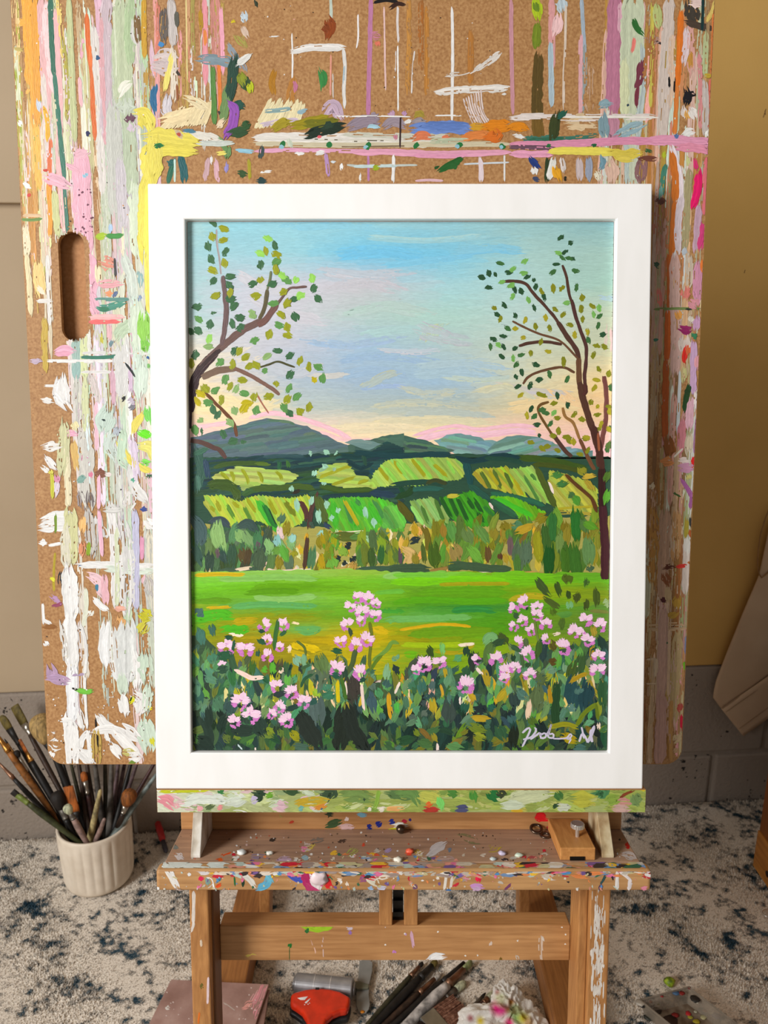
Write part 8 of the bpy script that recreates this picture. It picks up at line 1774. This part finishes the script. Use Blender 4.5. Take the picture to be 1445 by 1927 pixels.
def towel_mat():
    m, nt, b = newmat('paper_towel')
    at = node(nt, 'ShaderNodeAttribute', attribute_name='Col')
    nt.links.new(at.outputs['Color'], b.inputs['Base Color'])
    b.inputs['Roughness'].default_value = .9; b.inputs['Specular IOR Level'].default_value = .1
    mp = coords(nt); n = node(nt, 'ShaderNodeTexNoise'); n.inputs['Scale'].default_value = 120
    nt.links.new(mp.outputs[0], n.inputs[0])
    bp = node(nt, 'ShaderNodeBump'); bp.inputs['Strength'].default_value = .4; bp.inputs['Distance'].default_value = .002
    nt.links.new(n.outputs[0], bp.inputs['Height']); nt.links.new(bp.outputs[0], b.inputs['Normal'])
    return m


VV = []; FF = []
for (px, py, z, r, sd) in ((952, 1892, .020, (.021, .024, .030), 3), (915, 1930, .018, (.036, .026, .026), 7), (985, 1935, .016, (.026, .034, .022), 12)):
    P, F = crumple(floor_at(px, py, z), r, sd)
    FF += [tuple(i + len(VV) for i in f) for f in F]; VV += [tuple(p) for p in P]
tw = mk('paper_towel', VV, FF, towel_mat(), smooth=False)
V = np.array(VV); CC = np.tile(np.array(lin((240, 238, 232))), (len(V), 1))
for (px, py, rad, c) in ((935, 1898, .010, (226, 30, 130)), (944, 1900, .008, (232, 60, 150)), (936, 1868, .004, (170, 20, 70)), (962, 1886, .006, (170, 110, 40)), (956, 1900, .006, (160, 90, 40)), (972, 1912, .011, (150, 190, 110)), (986, 1917, .009, (200, 190, 40)), (958, 1925, .007, (232, 70, 140)), (904, 1922, .006, (226, 206, 60)), (885, 1916, .005, (170, 90, 96)), (942, 1880, .010, (214, 216, 180)), (970, 1900, .008, (190, 200, 150)), (995, 1925, .008, (206, 170, 120))):
    d = rays([(px, py)])[0]; d = d / np.linalg.norm(d)
    rel = V - CAM; dist = np.linalg.norm(rel - (rel @ d)[:, None] * d, axis=1)
    w = np.clip(1.3 - dist / rad, 0, 1)[:, None]
    CC = CC * (1 - w) + np.array(lin(c)) * w
ca = tw.data.color_attributes.new('Col', 'FLOAT_COLOR', 'POINT'); ca.data.foreach_set('color', np.c_[CC, np.ones(len(CC))].astype(np.float32).ravel())
tag(tw, 'crumpled white paper towel stained pink, green and yellow under the easel', 'paper towel')

# grimy clear plastic tub used as a palette
tub = thing('palette_tub', floor_at(1285, 1915, .004), 'grimy clear plastic palette tub crusted with dried paint on the rug', 'palette')
M_clear = plain('grimy_plastic', (150, 138, 122), .25, 0, .5, alpha=.5)
M_grime = noisy('grimy_floor', [(.35, (70, 52, 38)), (.5, (116, 98, 80)), (.7, (150, 138, 120))], scale=45, rough=.4)
ZT = .034
q = [floor_at(1204, 1882, ZT), floor_at(1296, 1858, ZT), floor_at(1392, 1931, ZT)]
q.append(q[0] + (q[2] - q[1]))
cen = np.mean(q, 0)
inn = [cen + (p - cen) * .86 - np.array([0, 0, .024]) for p in q]
wall = MB()
for k in range(4):
    k2 = (k + 1) % 4
    a, b_, c, d = inn[k], inn[k2], q[k2], q[k]
    th = (a + b_) / 2 - (np.mean(inn, 0)); th = th / np.linalg.norm(th) * .0012
    wall.hexa([a, b_, b_ + th, a + th, d, c, c + th, d + th])
wall.obj('tub_wall', M_clear, tub)
MB().prism([inn[0], inn[1], inn[2], inn[3]], np.array([0, 0, -.0016]), np.array([0, 0, 0.0])).obj('tub_floor', M_grime, tub)
rim = MB(); rim.tube(q + [q[0]], .0016, 8); rim.obj('tub_rim', M_clear, tub)
nn = np.array([0, 0, 1.0])
for i, (px, py, r, c, zz) in enumerate(((1204, 1886, .0055, (206, 196, 180), ZT), (1209, 1892, .004, (40, 36, 34), ZT - .004), (1308, 1880, .006, (46, 42, 38), ZT - .002), (1312, 1886, .003, (206, 200, 180), ZT - .003), (1272, 1868, .0045, (70, 110, 150), ZT - .001), (1283, 1869, .005, (150, 30, 26), ZT - .001), (1245, 1874, .003, (170, 40, 40), ZT - .002), (1297, 1859, .003, (130, 30, 30), ZT),
                                        (1225, 1885, .003, (200, 100, 60), .011), (1256, 1884, .0035, (214, 210, 196), .011), (1239, 1890, .0022, (190, 190, 50), .011), (1235, 1902, .007, (54, 40, 30), .011), (1222, 1915, .008, (40, 44, 32), .011), (1270, 1910, .005, (160, 34, 30), .011), (1295, 1907, .0045, (214, 40, 46), .011), (1299, 1914, .003, (190, 180, 60), .011), (1262, 1922, .009, (64, 40, 30), .011), (1326, 1902, .003, (220, 130, 40), .011), (1324, 1914, .005, (200, 190, 140), .011), (1348, 1912, .006, (110, 100, 150), .011), (1309, 1904, .0025, (206, 200, 170), .011), (1310, 1922, .005, (200, 180, 40), .011))):
    blob('paint_blob', floor_at(px, py, zz), r, plain('blob_paint', [v * .85 for v in c], .55), tub, .22, 60 + i, up=nn)

cr = blob('paint_crumb', floor_at(1260, 1848, .009), .0075, noisy('yellow_green_crumb', [(.35, (90, 110, 30)), (.5, (150, 180, 40)), (.7, (214, 206, 90))], scale=120, rough=.5), None, .8, 90, up=nn)
tag(cr, 'yellow-green crumb of dried paint on the rug behind the palette tub', 'paint crumb')

# red-handled marker lying against the wall foot
p0 = floor_at(313, 1604, .009); p1 = wall_px(296, 1547, .008)
d = (p1 - p0) / np.linalg.norm(p1 - p0); L = np.linalg.norm(p1 - p0)
mk_ = thing('paint_marker', p0, 'red-handled tool with a dark end lying against the concrete block wall', 'tool')
mb = MB(); mb.tube([p0 + d * L * q for q in (.36, .45, .7, .95, 1)], [.0045, .0062, .0068, .006, .003], 14); mb.obj('red_grip', plain('dull_red', (190, 36, 40), .4), mk_, smooth=True)
mb = MB(); mb.tube([p0 + d * L * q for q in (0, .05, .2, .36)], [.002, .0045, .005, .0044], 12); mb.obj('dark_tip', plain('dark_tip', (60, 56, 66), .5), mk_, smooth=True)
# ------------------------------------------------------------------ right side: hanging cloth, pine crate, wire
M_linen = noisy('beige_linen', [(.3, (196, 168, 138)), (.7, (210, 184, 154))], scale=14, rough=.9, bump=.15, bscale=900, bdist=.0004)
cl = thing('hanging_apron', wall_px(1440, 1384, .02), 'beige cloth apron with a stitched hem hanging on the wall by the board', 'apron')


def patch(LB_, RB_, nu, nv, d0, amp):
    LB_ = np.array(LB_, float); RB_ = np.array(RB_, float)
    def rs(P, n):
        L = np.r_[0, np.cumsum(np.linalg.norm(np.diff(P, axis=0), axis=1))]
        q = np.linspace(0, L[-1], n)
        return np.c_[np.interp(q, L, P[:, 0]), np.interp(q, L, P[:, 1])]
    A, B = rs(LB_, nv), rs(RB_, nv)
    V = []; F = []
    for j in range(nv):
        for i in range(nu):
            t = i / (nu - 1)
            p = A[j] * (1 - t) + B[j] * t
            d = d0 + amp * (math.sin(t * 7 + j / nv * 2.0) + .5 * math.sin(t * 15 + 1 + j / nv * 3)) * min(1, t * 4)
            V.append(wall_px(p[0], p[1], d))
    for j in range(nv - 1):
        for i in range(nu - 1):
            F.append((j * nu + i, j * nu + i + 1, (j + 1) * nu + i + 1, (j + 1) * nu + i))
    return V, F


V, F = patch([(1449, 985), (1428, 1083), (1397, 1155), (1366, 1232), (1347, 1282), (1341, 1312), (1359, 1336)], [(1600, 900), (1600, 1168)], 30, 40, .022, .004)
mk('apron_cloth', V, F, M_linen, cl, smooth=True, solid=.0015)
V, F = patch([(1357, 1334), (1398, 1385)], [(1600, 1166), (1600, 1240)], 30, 10, .0245, .004)
hb = mk('hem_band', V, F, M_linen, cl, smooth=True, solid=.0025)
M_seam = plain('seam_thread', (150, 122, 94), .9)
for (a, b_) in (((1359, 1333.5), (1600, 1166)), ((1366, 1340), (1600, 1174)), ((1391, 1371), (1600, 1219))):
    mb = MB(); mb.tube([wall_px(a[0] + (b_[0] - a[0]) * t, a[1] + (b_[1] - a[1]) * t, .0262 + .004 * (math.sin(t * 7 + (1.9 if a[0] < 1360 else .6)) + .5 * math.sin(t * 15 + 1)) * min(1, t * 4)) for t in np.linspace(0, 1, 24)], .0007, 6)
    mb.obj('seam', M_seam, hb)
mb = MB(); mb.tube([wall_px(x, y, d) for x, y, d in ((1452, 945, .012), (1440, 975, .016), (1431, 1005, .02), (1426, 1040, .024), (1425, 1062, .027), (1428, 1080, .0275), (1433, 1087, .0275), (1440, 1082, .028), (1452, 1070, .028))], .0014, 8)
mb.obj('tie_string', plain('linen_string', (150, 112, 66), .8), cl, smooth=True)

# pine crate
M_pine = wood('pine_lower', (150, 92, 34), (196, 132, 58), 'y', scale=5)
M_pine_shaded = wood('pine_shaded', (112, 62, 22), (150, 90, 36), 'z', scale=5)  # darker copy of the pine: shade on the upper planks put into its colour
c0 = floor_at(1416, 1628, .004); CX, CYB = c0[0], c0[1]
tt = (1428 - 722.5)
zj = float(on_plane([(1428, 1565)], c0, RV)[0][2])
crate = thing('pine_crate', (CX + .15, CYB - .3, .004), 'orange pine crate with plank sides standing on the rug by the wall', 'crate')
MB().box(CX, CX + .014, CYB - .6, CYB, .004, zj).obj('plank', M_pine, crate, bevel=.0012)
MB().box(CX + .003, CX + .015, CYB - .6, CYB, zj + .0006, zj + .30).obj('plank', M_pine_shaded, crate, bevel=.0012)
MB().box(CX + .0155, CX + .40, CYB - .014, CYB, .004, zj + .30).obj('plank', M_pine_shaded, crate, bevel=.0012)
MB().box(CX + .0155, CX + .40, CYB - .6, CYB - .586, .004, zj + .30).obj('plank', M_pine_shaded, crate, bevel=.0012)
MB().box(CX + .386, CX + .40, CYB - .5855, CYB - .0145, .004, zj + .30).obj('plank', M_pine_shaded, crate, bevel=.0012)
MB().box(CX + .0155, CX + .3855, CYB - .5855, CYB - .0145, .006, .016).obj('bottom_board', M_pine, crate)
kn = on_plane([(1444, 1645)], c0, RV)[0]
MB().tube([kn + RV * -.0008, kn + RV * .003], .006, 14).obj('knot', plain('pine_knot', (40, 22, 12), .6), crate)

# thin bright wire loop on the rug
wc = floor_at(1452, 1722, .004)
mb = MB(); mb.tube([wc + np.array([.016 * math.cos(a), .010 * math.sin(a), .0012 + .002 * math.sin(a * .5)]) for a in np.linspace(.6, 5.6, 24)], .0011, 8)
tag(mb.obj('wire_loop', M_chrome, smooth=True), 'bright steel wire loop lying on the rug in front of the pine crate', 'wire')
